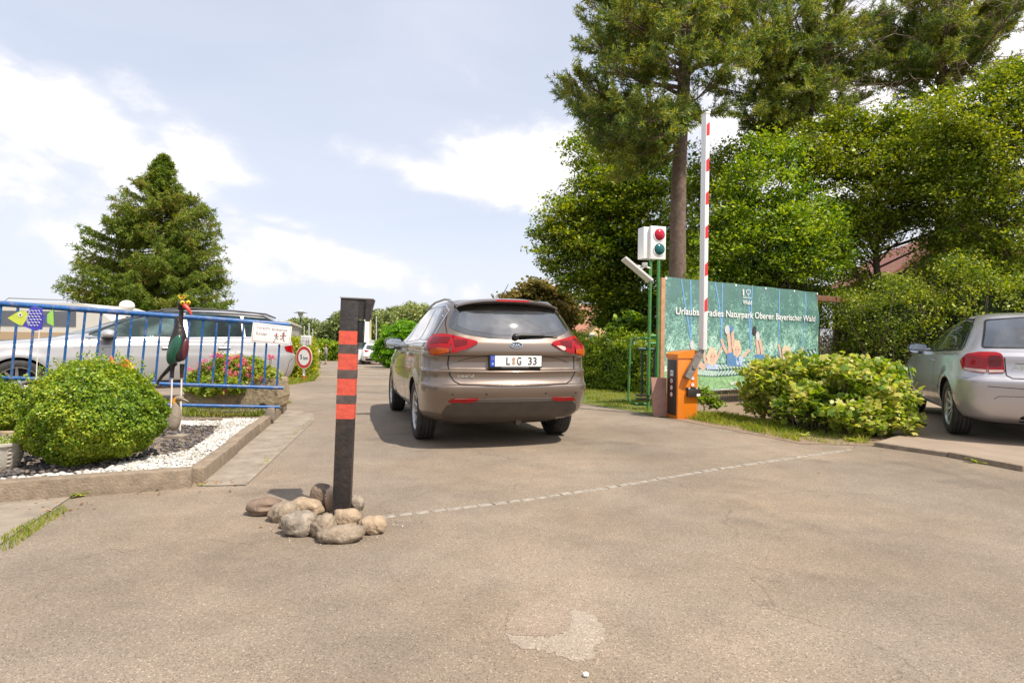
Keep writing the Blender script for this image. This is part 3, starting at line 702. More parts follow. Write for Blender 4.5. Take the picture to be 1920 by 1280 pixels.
# ---- silver-white wagon behind the blue railing (seen from its left side, front to the left)
def light_wagon():
    global wheels_z
    wheels_z = .335
    t = Thing('estate_car', 'white silver estate car parked side-on behind the blue railing', 'car', (-5.13, 10.38, .06), math.atan2(.743, -.669), None)
    lay = [(.20, -.78, 3.40, .68), (.26, -.92, 3.52, .82), (.36, -1.02, 3.60, .875), (.48, -1.07, 3.66, .90), (.60, -1.10, 3.68, .908), (.70, -1.09, 3.66, .91), (.76, -1.06, 3.62, .905), (.84, -1.05, 3.50, .90), (.885, -1.05, 3.30, .893),
           (.90, -1.05, 3.18, .878), (.94, -1.04, 2.80, .87), (.975, -1.03, 2.45, .858), (1.00, -1.02, 2.30, .848), (1.08, -.98, 2.05, .80), (1.20, -.90, 1.72, .735), (1.32, -.81, 1.38, .67), (1.39, -.74, 1.10, .62), (1.43, -.66, .88, .57), (1.455, -.50, .66, .47), (1.465, -.25, .35, .3)]
    body, bv = car_body(lay, (0, 2.791), .37, silverp, bow=.12, rc=.26)
    body.parent = t.o
    for (x, y, s_) in ((-.80, 0, -1), (.80, 0, 1), (-.80, 2.791, -1), (.80, 2.791, 1)): make_wheel(t.o, x, y, s_, .335, .238, .225, 5, True, .35)
    for s_, dn in ((-1, 'left'), (1, 'right')):
        for k, poly in enumerate(([(-.84, 1.04), (-.74, 1.20), (-.62, 1.31), (-.50, 1.345), (-.15, 1.365), (-.13, 1.02), (-.75, 1.02)], [(-.08, 1.015), (-.10, 1.368), (.72, 1.385), (.72, 1.0)], [(.78, 1.0), (.78, 1.385), (1.05, 1.37), (1.5, 1.225), (1.82, 1.09), (1.98, 1.01), (1.86, .99)])):
            car_part(t, 'side_window', patch(bv, smooth_poly(poly, .025), dn, .010, .05, .012), glassl if k == 2 else glassg)
        g = MB(); strip(bv, [(-.92, 1.02), (-.2, 1.008), (.8, .988), (2.05, .975)], dn, .016, .0115, g); car_part(t, 'window_trim', g, chrome)
        g = MB(); strip(bv, [(-.80, 1.05), (-.70, 1.26), (-.5, 1.375), (-.1, 1.395), (.75, 1.405), (1.1, 1.39), (1.55, 1.235), (2.0, 1.02)], dn, .02, .012, g); car_part(t, 'window_surround', g, blackpl)
        g = MB(); strip(bv, [(.12, 1.0), (.30, .80), (.42, .60), (.44, .32)], dn, .008, .0015, g); strip(bv, [(.75, 1.0), (.78, .6), (.77, .30)], dn, .008, .0015, g); strip(bv, [(1.98, .99), (2.10, .85), (2.12, .5), (2.08, .33)], dn, .008, .0015, g)
        strip(bv, [(-.92, .66), (-.86, .60), (-.80, .35)], dn, .008, .0015, g)
        car_part(t, 'door_gap', g, gap)
        g = MB(); strip(bv, [(-.95, .875), (-.2, .885), (1.0, .86), (2.2, .835)], dn, .008, .001, g); car_part(t, 'shoulder_crease_shade', g, mat('crease_shade_grey', (.25, .24, .23), .4) if s_ < 0 else MATS['crease_shade_grey'])  # shade of the shoulder crease, painted on as a darker grey strip
        for hy in (.22, 1.02):
            h = MB(); X = s_*.902; h.tube([(X-s_*.02, hy-.10, .835), (X+s_*.022, hy-.08, .84), (X+s_*.022, hy+.08, .835), (X-s_*.02, hy+.10, .83)], .012, 8)
            ho = car_part(t, 'door_handle', h, silverp)
            hs = MB(); patch(bv, smooth_poly([(hy-.1, .80), (hy-.1, .85), (hy+.1, .85), (hy+.1, .80)], .03), dn, .001, .04, .001, hs); t.part('handle_recess_shade', hs, MATS['crease_shade_grey'], ho, local=True, recalc=False)  # grey plate paints the shade of the hollow behind the handle
        rr = MB(); rr.tube([(s_*.58, -.72, 1.36), (s_*.57, -.55, 1.425), (s_*.555, 0, 1.462), (s_*.55, .6, 1.475), (s_*.56, 1.0, 1.445), (s_*.58, 1.12, 1.40)], .013, 8); car_part(t, 'roof_rail', rr, blackpl)
        sill = MB(); patch(bv, [(.42, .27), (.42, .34), (2.36, .34), (2.36, .27)], dn, .006, .1, .006, sill); car_part(t, 'sill_trim', sill, blackpl)
        lt = MB(); patch(bv, smooth_poly([(-1.03, .90), (-.76, .86), (-.80, .78), (-1.03, .72)], .02), dn, .008, .04, .008, lt); car_part(t, 'tail_light', lt, redl)
        q = MB(); q.ball((s_*.99, 1.80, 1.03), (.135, .10, .075), 20, 12); mo = car_part(t, 'door_mirror', q, silverp)
        q = MB(); q.ball((s_*.985, 1.795, .985), (.125, .095, .055), 20, 10); q.tube([(s_*.84, 1.80, .97), (s_*.93, 1.80, .985)], [.04, .035], 8); t.part('mirror_base', q, blackpl, mo, local=True)
    ws = MB(); patch(bv, smooth_poly([(-.66, 1.04), (-.56, 1.36), (0, 1.40), (.56, 1.36), (.66, 1.04), (0, 1.0)], .05), 'front', .004, .06, .004, ws); car_part(t, 'windscreen', ws, glassl)
    hl = MB()
    for s_ in (-1, 1): patch(bv, smooth_poly([(s_*.50, .70), (s_*.52, .80), (s_*.80, .83), (s_*.80, .74)], .02), 'front', .006, .05, .006, hl)
    h1 = MB(); patch(bv, smooth_poly([(-.50, .70), (-.52, .80), (-.80, .83), (-.80, .74)], .02), 'front', .006, .05, .006, h1); car_part(t, 'headlight', h1, clearl)
    h2 = MB(); patch(bv, smooth_poly([(.50, .70), (.52, .80), (.80, .83), (.80, .74)], .02), 'front', .006, .05, .006, h2); car_part(t, 'headlight', h2, clearl)
    gr = MB(); patch(bv, smooth_poly([(-.5, .55), (-.5, .75), (.5, .75), (.5, .55)], .03), 'front', .004, .06, .004, gr); car_part(t, 'grille', gr, blackpl)
    return t
# ---- grey-silver three-door hatchback at the right edge
def grey_hatch():
    global wheels_z
    wheels_z = .32
    t = Thing('hatchback', 'silver grey hatchback parked beside the leafy shrub at the right edge', 'car', (5.92, 6.54, .05), -.445)
    lay = [(.19, -.50, 3.1, .66), (.25, -.64, 3.25, .79), (.33, -.70, 3.33, .835), (.42, -.735, 3.38, .862), (.52, -.755, 3.42, .872), (.60, -.768, 3.44, .878), (.665, -.768, 3.44, .88), (.685, -.735, 3.43, .879), (.75, -.70, 3.40, .878), (.82, -.69, 3.2, .874),
           (.895, -.69, 2.9, .866), (.925, -.685, 2.75, .860), (.95, -.655, 2.55, .846), (1.00, -.63, 2.30, .80), (1.10, -.55, 2.05, .745), (1.20, -.46, 1.80, .695), (1.29, -.355, 1.52, .645), (1.35, -.26, 1.26, .595), (1.385, -.14, 1.02, .54), (1.41, .06, .80, .43), (1.42, .25, .60, .25)]
    body, bv = car_body(lay, (0, 2.578), .345, silver2p, bow=.12, rc=.28, flare=.02)
    body.parent = t.o
    for (x, y, s_) in ((-.765, 0, -1), (.765, 0, 1), (-.765, 2.578, -1), (.765, 2.578, 1)): make_wheel(t.o, x, y, s_, .318, .213, .21, 5, True, .9)
    rw = smooth_poly([(-.56, 1.315), (-.605, 1.19), (-.65, 1.06), (-.665, 1.01), (.665, 1.01), (.65, 1.06), (.605, 1.19), (.56, 1.315), (.25, 1.34), (-.25, 1.34)], .03)
    w = car_part(t, 'rear_window', patch(bv, rw, 'rear', .004, .04), glassr)
    fr = MB(); strip(bv, rw+[rw[0]], 'rear', .014, .0055, fr); t.part('seal', fr, redd if False else blackpl, w, local=True, recalc=False)
    for s_, dn in ((-1, 'left'), (1, 'right')):
        q = [(-.53, .945), (-.515, .905), (-.505, .745), (-.64, .735), (-.64, .96), (-.57, .962)]
        lt = MB(); patch(bv, smooth_poly(q if s_ < 0 else mirror(q), .015), 'rear', .010, .03, .012, lt); tl = car_part(t, 'tail_light', lt, redl)
        ang = -52*(-s_) if False else (-52 if s_ < 0 else 52)
        d = (ang, s_*.636, -.625)
        q = [(.0, .962), (.0, .735), (-.12, .745), (-.215, .765), (-.265, .86), (-.20, .93), (-.10, .958)]
        lo = MB(); patch(bv, smooth_poly(q if s_ < 0 else mirror(q), .02), d, .010, .03, .012, lo); t.part('outer_lens', lo, redl, tl, local=True, recalc=False)
        q = [(-.515, .775), (-.515, .750), (-.635, .742), (-.635, .773)]
        cl = MB(); patch(bv, q if s_ < 0 else mirror(q), 'rear', .0125, .03, .002, cl)
        q = [(-.005, .773), (-.005, .742), (-.12, .752), (-.20, .768), (-.20, .790)]
        patch(bv, q if s_ < 0 else mirror(q), d, .0125, .03, .002, cl); t.part('reversing_lamp', cl, clearl, tl, local=True, recalc=False)
        q = [(-.535, .92), (-.53, .81), (-.635, .81), (-.635, .925)]
        dk = MB(); patch(bv, smooth_poly(q if s_ < 0 else mirror(q), .02), 'rear', .0125, .03, .002, dk); t.part('brake_chamber', dk, redd, tl, local=True, recalc=False)
        for poly in ([(-.28, .99), (-.12, 1.20), (.0, 1.295), (.30, 1.325), (.66, 1.335), (.66, .975)], [(.74, .975), (.74, 1.338), (1.0, 1.325), (1.45, 1.17), (1.85, .985), (1.8, .965)]):
            car_part(t, 'side_window', patch(bv, smooth_poly(poly, .03), dn, .003, .06), glassg)
        g = MB(); strip(bv, [(.58, .96), (.66, .78), (.70, .40), (.66, .29)], dn, .008, .0015, g); strip(bv, [(1.86, .95), (1.95, .7), (1.9, .35)], dn, .008, .0015, g); car_part(t, 'door_gap', g, gap)
        g = MB(); strip(bv, [(-.34, .985), (.6, .962), (1.9, .955)], dn, .018, .004, g); strip(bv, [(-.32, 1.0), (-.10, 1.25), (.05, 1.335), (.7, 1.358), (1.0, 1.35), (1.45, 1.19)], dn, .018, .004, g); car_part(t, 'window_trim', g, blackpl)
        h = MB(); X = s_*.872; h.tube([(X-s_*.02, .70, .835), (X+s_*.02, .73, .84), (X+s_*.02, .88, .84), (X-s_*.02, .91, .835)], .012, 8); car_part(t, 'door_handle', h, silver2p)
        g = MB(); strip(bv, [(.40, .52), (2.2, .50)], dn, .05, .008, g); car_part(t, 'rubbing_strip', g, silver2p)
        mirror_part(t, s_, 1.60, .97, .82, silver2p, mirrorglass)
    g = MB(); strip(bv, [(-.505, .905), (-.495, .72), (-.45, .69), (.45, .69), (.495, .72), (.505, .905)], 'rear', .010, .0015, g); strip(bv, [(-.42, .845), (.42, .845)], 'rear', .006, .0015, g); car_part(t, 'tailgate_gap', g, gap)
    g = MB(); strip(bv, [(-.66, .60), (-.3, .585), (.3, .585), (.66, .60)], 'rear', .007, .0015, g); strip(bv, [(-.60, .47), (-.56, .50), (-.4, .505), (.4, .505), (.56, .50), (.60, .47)], 'rear', .006, .0015, g); car_part(t, 'bumper_groove', g, greypl)
    def rp(x, z, o=0):
        h, n, _, _ = bv.ray_cast(Vector((x, -6, z)), Vector((0, 1, 0))); return h+n*o
    tx = MB(); add_text(tx, 'A3', .10, .038, Matrix.Translation(rp(-.40, .80, .003)) @ Matrix.Rotation(R(-8), 4, 'Z'), 0, bold=.01, depth=.003); car_part(t, 'model_lettering', tx, chrome)
    ps = MB(); ps.lathe([(0, .003), (.009, .003), (.011, 0)], 14, Matrix.Translation(rp(-.45, .485, .001)) @ Matrix.Rotation(R(90), 4, 'X')); car_part(t, 'parking_sensor', ps, silver2p)
    ex = MB(); ex.tube([(-.30, -.40, .27), (-.30, -.70, .27)], .042, 20, 0, False); ex.tube([(-.30, -.69, .27), (-.30, -.3, .27)], .036, 20, 1, False); car_part(t, 'exhaust_tip', ex, [chrome, liner])
    ey = MB(); patch(bv, smooth_poly([(-.37, .225), (-.37, .30), (-.23, .30), (-.23, .225)], .03), 'rear', .002, .03, .002, ey); car_part(t, 'exhaust_cutout', ey, liner)
    pl = MB(); pl.box(-.26, .26, -.715, -.68, .735, .84, 0, None, .004); car_part(t, 'number_plate', pl, platew)
    return t
def white_hatch():
    global wheels_z
    wheels_z = .31
    p = gnd(702, 690); Z = 41.0; c = at(702, 660, Z)
    t = Thing('compact_car', 'small white hatchback far up the lane, half behind the round green hedge', 'car', (c.x, Z, T(0, Z)+.01), .27)
    lay = [(.20, -.5, 3.1, .66), (.30, -.68, 3.3, .84), (.5, -.74, 3.4, .87), (.62, -.76, 3.42, .875), (.68, -.73, 3.4, .88), (.85, -.70, 3.0, .87), (1.0, -.66, 2.4, .83), (1.15, -.56, 2.0, .74), (1.30, -.42, 1.5, .66), (1.41, -.30, 1.1, .58), (1.45, -.1, .8, .4), (1.46, .1, .6, .25)]
    body, bv = car_body(lay, (0, 2.6), .34, whitep, bow=.14, rc=.3, n=3, ns=40)
    body.parent = t.o
    for (x, y, s_) in ((-.77, 0, -1), (.77, 0, 1), (-.77, 2.6, -1), (.77, 2.6, 1)): make_wheel(t.o, x, y, s_, .31, .21, .2, 5)
    car_part(t, 'rear_window', patch(bv, smooth_poly([(-.52, 1.33), (-.60, 1.08), (-.3, 1.03), (.3, 1.03), (.60, 1.08), (.52, 1.33)], .05), 'rear', .004, .06), glassd)
    for s_, dn in ((-1, 'left'), (1, 'right')):
        q = [(-.36, .93), (-.62, .86), (-.70, 1.0), (-.60, 1.02)]
        lt = MB(); patch(bv, smooth_poly(q if s_ < 0 else mirror(q), .02), 'rear', .01, .05, .01, lt); car_part(t, 'tail_light', lt, redl)
        q = [(-.66, .50), (-.64, .56), (-.46, .54), (-.48, .50)]
        lt = MB(); patch(bv, q if s_ < 0 else mirror(q), 'rear', .01, .05, .01, lt); car_part(t, 'reflector', lt, redl)
        car_part(t, 'side_window', patch(bv, smooth_poly([(-.3, 1.02), (-.1, 1.28), (.3, 1.36), (1.0, 1.36), (1.8, 1.0)], .05), dn, .004, .08), glassd)
    car_part(t, 'number_plate', (lambda m: (m.box(-.26, .26, -.745, -.70, .68, .80), m)[1])(MB()), mat('far_plate_blue_grey', (.13, .15, .22)))
    car_part(t, 'bumper_skirt', patch(bv, smooth_poly([(-.62, .44), (-.6, .28), (.6, .28), (.62, .44)], .03), 'rear', .006, .06, .006), blackpl)
    return t
brown_wagon(); light_wagon(); grey_hatch(); white_hatch()
# ------------------------------------------------------------------ ground materials
def asphalt_mat(name='weathered_asphalt', col=(.253, .202, .150), spots=True):
    m, N, L, p = new_mat(name); tc = N.new('ShaderNodeTexCoord'); O = tc.outputs['Object']
    def noise(sc, det=6, ro=.6, v=None):
        n = N.new('ShaderNodeTexNoise'); n.inputs['Scale'].default_value = sc; n.inputs['Detail'].default_value = det; n.inputs['Roughness'].default_value = ro; L.new(v or O, n.inputs['Vector']); return n.outputs['Fac']
    def mr(x, a, b, c, d):
        n = N.new('ShaderNodeMapRange'); L.new(x, n.inputs[0]); 
        for i, q in enumerate((a, b, c, d)): n.inputs[i+1].default_value = q
        return n.outputs[0]
    def mul(a, b):
        n = N.new('ShaderNodeMath'); n.operation = 'MULTIPLY'; L.new(a, n.inputs[0])
        if isinstance(b, float): n.inputs[1].default_value = b
        else: L.new(b, n.inputs[1])
        return n.outputs[0]
    vo = N.new('ShaderNodeTexVoronoi'); vo.inputs['Scale'].default_value = 240; L.new(O, vo.inputs['Vector'])
    vs = N.new('ShaderNodeSeparateColor'); L.new(vo.outputs['Color'], vs.inputs[0])
    grit = mr(vs.outputs[0], 0, 1, .86, 1.13); lite = mr(vs.outputs[1], .94, .97, 1.0, 1.75); dark = mr(vs.outputs[2], .90, .93, 1.0, .55)
    big = mr(noise(.55, 5, .55), .3, .7, .76, 1.16); mid = mr(noise(3.5, 8, .7), .3, .7, .84, 1.12); fine = mr(noise(60, 3, .7), .3, .7, .85, 1.14)
    f = mul(mul(mul(big, mid), mul(grit, fine)), mul(lite, dark))
    # darker worn patches
    dk = mr(noise(.9, 7, .62), .56, .70, 1.0, .70); f = mul(f, dk); f = mul(f, mr(noise(.33, 6, .6), .35, .62, .80, 1.10))
    cr = N.new('ShaderNodeTexVoronoi'); cr.feature = 'DISTANCE_TO_EDGE'; cr.inputs['Scale'].default_value = .13
    nz = N.new('ShaderNodeTexNoise'); nz.inputs['Scale'].default_value = 1.3; nz.inputs['Detail'].default_value = 8; L.new(O, nz.inputs['Vector'])
    ad = N.new('ShaderNodeVectorMath'); ad.operation = 'SCALE'; ad.inputs['Scale'].default_value = 1.3; L.new(nz.outputs['Color'], ad.inputs[0])
    a2 = N.new('ShaderNodeVectorMath'); L.new(O, a2.inputs[0]); L.new(ad.outputs[0], a2.inputs[1]); L.new(a2.outputs[0], cr.inputs['Vector'])
    crk = mr(cr.outputs['Distance'], .0, .0009, .62, 1.0)
    f = mul(f, crk)
    base = N.new('ShaderNodeRGB'); base.outputs[0].default_value = (*col, 1)
    warm = N.new('ShaderNodeMix'); warm.data_type = 'RGBA'; L.new(mr(noise(.8, 5, .6), .35, .7, 0, 1), warm.inputs[0]); warm.inputs[6].default_value = (*col, 1); warm.inputs[7].default_value = (col[0]*1.0, col[1]*.94, col[2]*.86, 1)
    sc = N.new('ShaderNodeVectorMath'); sc.operation = 'SCALE'; L.new(warm.outputs[2], sc.inputs[0]); L.new(f, sc.inputs['Scale']); L.new(sc.outputs[0], p.inputs['Base Color'])
    p.inputs['Roughness'].default_value = .78
    b = N.new('ShaderNodeBump'); b.inputs['Strength'].default_value = .55; b.inputs['Distance'].default_value = .004; L.new(vs.outputs[0], b.inputs['Height']); L.new(b.outputs[0], p.inputs['Normal'])
    return m
asph = asphalt_mat(); asph_light = asphalt_mat('light_patched_asphalt', (.315, .265, .212)); asph_dark = asphalt_mat('dark_patched_asphalt', (.18, .14, .106))
asph_smooth = asphalt_mat('smooth_filler', (.262, .206, .158))
conc = mat('concrete_slab', (.255, .21, .16), .85, var=.32, vscale=5, bump=.4, bscale=120, dirt=(.22, .18, .14), dirtscale=2.2, dirtamt=.5)
concp = mat('parking_concrete', (.27, .205, .15), .88, var=.15, vscale=2, bump=.35, bscale=140, dirt=(.22, .17, .125), dirtscale=1.4, dirtamt=.6)
kerbm = mat('kerb_concrete', (.235, .18, .125), .9, var=.3, vscale=14, bump=.7, bscale=70, dirt=(.13, .10, .07), dirtscale=5, dirtamt=.55)
setts = mat('pale_granite_setts', (.285, .25, .205), .8, var=.4, vscale=20, bump=.5, bscale=120)
dirtm = mat('bare_soil', (.215, .15, .10), .95, var=.35, vscale=9, bump=.8, bscale=40, dirt=(.12, .08, .05), dirtscale=6, dirtamt=.6)
slatem = mat('slate_mulch', (.085, .075, .072), .85, var=.4, vscale=40, bump=.9, bscale=60)
grassg = mat('lawn_soil', (.10, .125, .028), .9, var=.45, vscale=5, bump=.6, bscale=60, dirt=(.20, .16, .06), dirtscale=1.2, dirtamt=.5)
linew = mat('worn_white_paint', (.62, .59, .55), .7, var=.3, vscale=25)
# ground: one sheet to the horizon
gm_ = MB(); xs = [-900, -300, -100, -40, -15, 0, 15, 40, 100, 300, 900]; ys = [-300, -60, -10, 0, 9, 15, 22, 30, 38, 46, 60, 100, 300, 1500]
gm_.add([(x, y, T(x, y)-.05) for y in ys for x in xs], [(j*11+i, j*11+i+1, (j+1)*11+i+1, (j+1)*11+i) for j in range(13) for i in range(10)])
structure('ground', gm_, grassg, recalc=False)
K0 = Vector((-2.24, 4.20)); K1 = Vector((-3.36, 8.80)); KL = Vector((-3.55, 3.62)); KL2 = Vector((-9, 2.75))
G = lambda px, py, z0=0: gnd(px, py, z0).to_2d()
# road: forecourt in front, lane going away
rr = [G(1095, 757), G(1250, 784), G(1400, 812), G(1500, 832), G(1640, 836), G(1780, 856), G(1925, 884)]
r1 = rr[0]
far_r = [(r1.x+.05*0-.284*(d), r1.y+d) for d in (2, 6, 12, 20, 30, 40)]
road_poly = [(-40, -9), (40, -9), (40, rr[-1].y-6), (rr[-1].x+3, rr[-1].y-.2)]+[(p.x+.12, p.y+.16) for p in reversed(rr)]+[(x_+.15, y_) for x_, y_ in far_r]+[(-9.9, 60), (-22, 60), (-14.2, 42), (-13.2, 40), (-10.1, 30), (-6.75, 19.5), (-6.3, 17.2), (-7.4, 15.5), (-14, 14.5), (-24, 14), (-40, 13)]
sheet('road', road_poly, 0, asph, (60, 3))
def dsheet(name, pts, dz, m): return sheet(name, [(p.x, p.y) for p in pts], dz, m, (60, 3))
# garden bed (raised) and kerb
def offs(p, d, n): return Vector((p.x+n.x*d, p.y+n.y*d))
bed = [(K0.x-.1, K0.y+.1), (K1.x-.1, K1.y), (-4.2, 9.0), (-14, 7.4), (-14, 3.2), (KL.x, KL.y+.12)]
sheet('garden_bed', bed, .085, slatem, (60, 60), base=False)
g2 = [(K1.x-.1, K1.y-.0), (-4.0, 9.4), (-14, 8.2), (-14, 6.9), (-6.5, 6.62), (-4.4, 6.95), (-3.02, 7.15)]
sheet('garden_lawn', g2, .105, grassg, (60, 60), base=False)
def kerb_run(path, w, h, name, gapw=.012, seg=1.0, top=.0, z0=0):
    """kerb stones butted end to end along a path of 2D points; stones keep real joints"""
    k = MB()
    for a, b in zip(path[:-1], path[1:]):
        a = Vector(a); b = Vector(b); d = b-a; L_ = d.length; n = max(1, round(L_/seg)); u = d/L_; r = math.atan2(u.y, u.x)
        for i in range(n):
            l0 = L_*i/n+gapw/2; l1 = L_*(i+1)/n-gapw/2; m = Matrix.Translation((a.x, a.y, T(0, (a.y+b.y)/2))) @ Matrix.Rotation(r, 4, 'Z')
            k.box(l0, l1, -w/2, w/2, -.08, z0+h+random.uniform(-.006, .006), 0, m @ Matrix.Rotation(random.uniform(-.006, .006), 4, 'Z'), .012)
    structure(name, k, kerbm)
kerb_run([(KL2.x, KL2.y), (KL.x, KL.y), (K0.x-.03, K0.y)], .13, .135, 'garden_kerb', seg=1.25)
kerb_run([(K0.x-.05, K0.y+.07), ((K0.x+K1.x)/2-.04, (K0.y+K1.y)/2+.02), (K1.x-.05, K1.y)], .11, .115, 'garden_side_kerb', seg=1.1)
sheet('gutter_strip', [(K0.x+.02, K0.y-.02), (K0.x+.34, K0.y+.02), (-2.55, 7.6), (-2.80, 8.3), (K1.x+.02, K1.y), ], .006, conc, (60, .92))
sheet('corner_slab', [tuple(G(*q_)) for q_ in ((140, 924), (128, 936), (60, 980), (0, 1022), (-160, 1130), (-900, 1300), (-900, 900))], .006, conc, (1.25, 60))
# right-hand verge, soil, lawn, parking
sheet('lawn', [(rr[0].x, rr[0].y), (rr[1].x, rr[1].y), (2.75, 9.4), (2.5, 16), (2.2, 24), (-4.6, 30), (-2.8, 24), (-.9, 17), far_r[0]], .006, grassg, (60, 3))
sheet('verge_soil', [(rr[1].x, rr[1].y), (rr[2].x, rr[2].y), (rr[3].x, rr[3].y), (rr[4].x, rr[4].y), (5.35, 7.6), (6.6, 10.6), (9.5, 12.2), (24, 13.5), (24, 19), (9, 17), (2.6, 15.5), (2.6, 9.4)], .004, dirtm, (60, 3))
park = [(rr[4].x+.02, rr[4].y), (rr[5].x, rr[5].y), (rr[6].x, rr[6].y), (30, -1), (30, 12.6), (9.6, 12.1), (6.65, 10.6), (5.4, 7.6)]
sheet('parking_bay', park, .042, concp, (60, 60), base=False)
kerb_run([(rr[4].x, rr[4].y), (rr[5].x, rr[5].y), (rr[6].x, rr[6].y), (rr[6].x+2.2, rr[6].y-1.4)], .07, .045, 'parking_kerb', seg=1.0)
# line of setts let into the asphalt
sb = MB(); pp = [gnd(728, 968), gnd(960, 940), gnd(1150, 912), gnd(1360, 877), gnd(1598, 842)]
P = catmull([tuple(p) for p in pp], 24); acc = 0; cur = Vector(P[0]); 
tot = []; 
for a, b in zip(P[:-1], P[1:]):
    a = Vector(a); b = Vector(b); L_ = (b-a).length; pos = 0
    while acc <= L_: q = a+(b-a)*(acc/L_); tot.append((q, (b-a).normalized())); acc += .105
    acc -= L_
for q, d in tot:
    r = math.atan2(d.y, d.x); l = random.uniform(.040, .0505); sb.box(-l, l, -random.uniform(.018, .031), random.uniform(.018, .031), -.03, random.uniform(.0025, .0065), 0, Matrix.Translation((q.x, q.y, 0)) @ Matrix.Rotation(r+random.uniform(-.13, .13), 4, 'Z'), .006)
structure('sett_strip', sb, setts)
def blob(name, cx, cy, rx, ry, m, dz, ang=0, n=40, rough=.18, seed=1, kind='structure'):
    rs = np.random.default_rng(seed); ph = rs.uniform(0, 6.28, 6); am = rs.uniform(.3, 1, 6)*rough
    pts = []
    for k in range(n):
        t = 2*math.pi*k/n; q = 1+sum(am[j]*math.sin((j+1)*t+ph[j])/(j+1) for j in range(6))+rs.uniform(-.07, .07); x, y = rx*q*math.cos(t), ry*q*math.sin(t)
        pts.append((cx+x*math.cos(ang)-y*math.sin(ang), cy+x*math.sin(ang)+y*math.cos(ang)))
    return sheet(name, pts, dz, m, (60, 60))
c = gnd(1058, 1192); blob('asphalt_patch', c.x, c.y, .17, .19, asph_light, .0012, .2, 90, seed=4, rough=.3)
c = gnd(1002, 1158); blob('asphalt_patch', c.x, c.y, .13, .14, asph_smooth, .0024, 0, 90, seed=8, rough=.25)
c = gnd(600, 985); blob('oil_stain', c.x, c.y+.03, .30, .17, asph_dark, .0015, 0, seed=21, rough=.3)
c = gnd(500, 1060); blob('oil_stain', c.x, c.y, .22, .07, asph_dark, .0015, 0, seed=22, rough=.4)
c = gnd(730, 975); blob('mortar_patch', c.x, c.y, .16, .07, mat('pale_mortar', (.42, .38, .32), .9, var=.3, vscale=20), .003, 1.1, seed=9)
b = sheet('road_marking', [tuple(G(664, 797)), tuple(G(704, 796)), tuple(G(702, 800)), tuple(G(664, 801))], .004, linew, (60, 60))
# worn white dashes near the right rear wheel
for i, (a_, b_, c_, d_) in enumerate(((1085, 806, 1110, 812), (1120, 816, 1140, 818), (1052, 812, 1062, 813))):
    sheet('paint_trace', [tuple(G(a_, b_)), tuple(G(c_, b_+3)), tuple(G(c_, d_+1)), tuple(G(a_+5, d_-2))], .004, linew, (60, 60))

# ------------------------------------------------------------------ bollard with reader head
woodk = mat('black_painted_wood', (.026, .021, .019), .5, var=.45, vscale=30, bump=.3, bscale=50, dirt=(.12, .06, .04), dirtscale=9, dirtamt=.45)
woodr = mat('red_painted_wood', (.60, .085, .050), .5, var=.12, vscale=14, bump=.3, bscale=40, dirt=(.20, .03, .02), dirtscale=24, dirtamt=.5)
woodg = mat('worn_charcoal_paint', (.085, .062, .054), .6, var=.35, vscale=25, dirt=(.03, .025, .022), dirtscale=12, dirtamt=.5)
def bollard():
    b = gnd(641, 962); Zb = b.y
    t = Thing('reader_bollard', 'black wooden post with four red bands and a hooded key reader', 'post', b, 0)
    lean = .0285; m = Matrix.Translation((b.x, b.y, 0)) @ Matrix.Rotation(lean, 4, 'Y') @ Matrix.Rotation(R(9), 4, 'Z')
    w = .052; d = .05; h = lambda py: (962-py)*Zb/F
    bands = [(620, 672), (690, 712+17), (742-9, 742+12)]
    segs = [(-.05, h(783), 0), (h(783), h(755), 1), (h(755), h(739), 2), (h(739), h(708), 1), (h(708), h(692), 2), (h(692), h(662), 1), (h(662), h(645), 2), (h(645), h(620), 1), (h(620), h(560), 0)]
    base = MB()
    base.box(-w, w, -d, d, -.05, h(560), 0, m, .0015)
    t.part('post', base, woodk)
    for z0, z1, k in segs:
        if k:
            q = MB(); e = .001 if k == 1 else .002
            q.box(-w-e, w+e, -d-e, d+e, z0, z1, 0, m); t.part('red_band' if k == 1 else 'charcoal_band', q, woodr if k == 1 else woodg)
    hd = MB(); z1 = h(560); z0 = h(597)
    hd.box(w, w+.075, -d+.002, d-.004, z0, z1-.002, 0, m)
    hd.prism([(w+.045, z0-.012), (w+.062, z0-.012), (w+.092, z1+.001), (w+.045, z1+.001)], -d-.014, d+.004, 0, m)
    t.part('hood', hd, woodk)
    tp = MB(); tp.box(-w-.004, w+.085, -d-.006, d+.006, z1, z1+.006, 0, m); t.part('cap_plate', tp, mat('aluminium', (.35, .33, .31), .4, .7))
    rd = MB(); rd.box(w+.001, w+.036, -d+.012, d-.02, h(641), h(600), 0, m, .003); t.part('key_reader', rd, mat('reader_black', (.012, .012, .012), .4))
bollard()
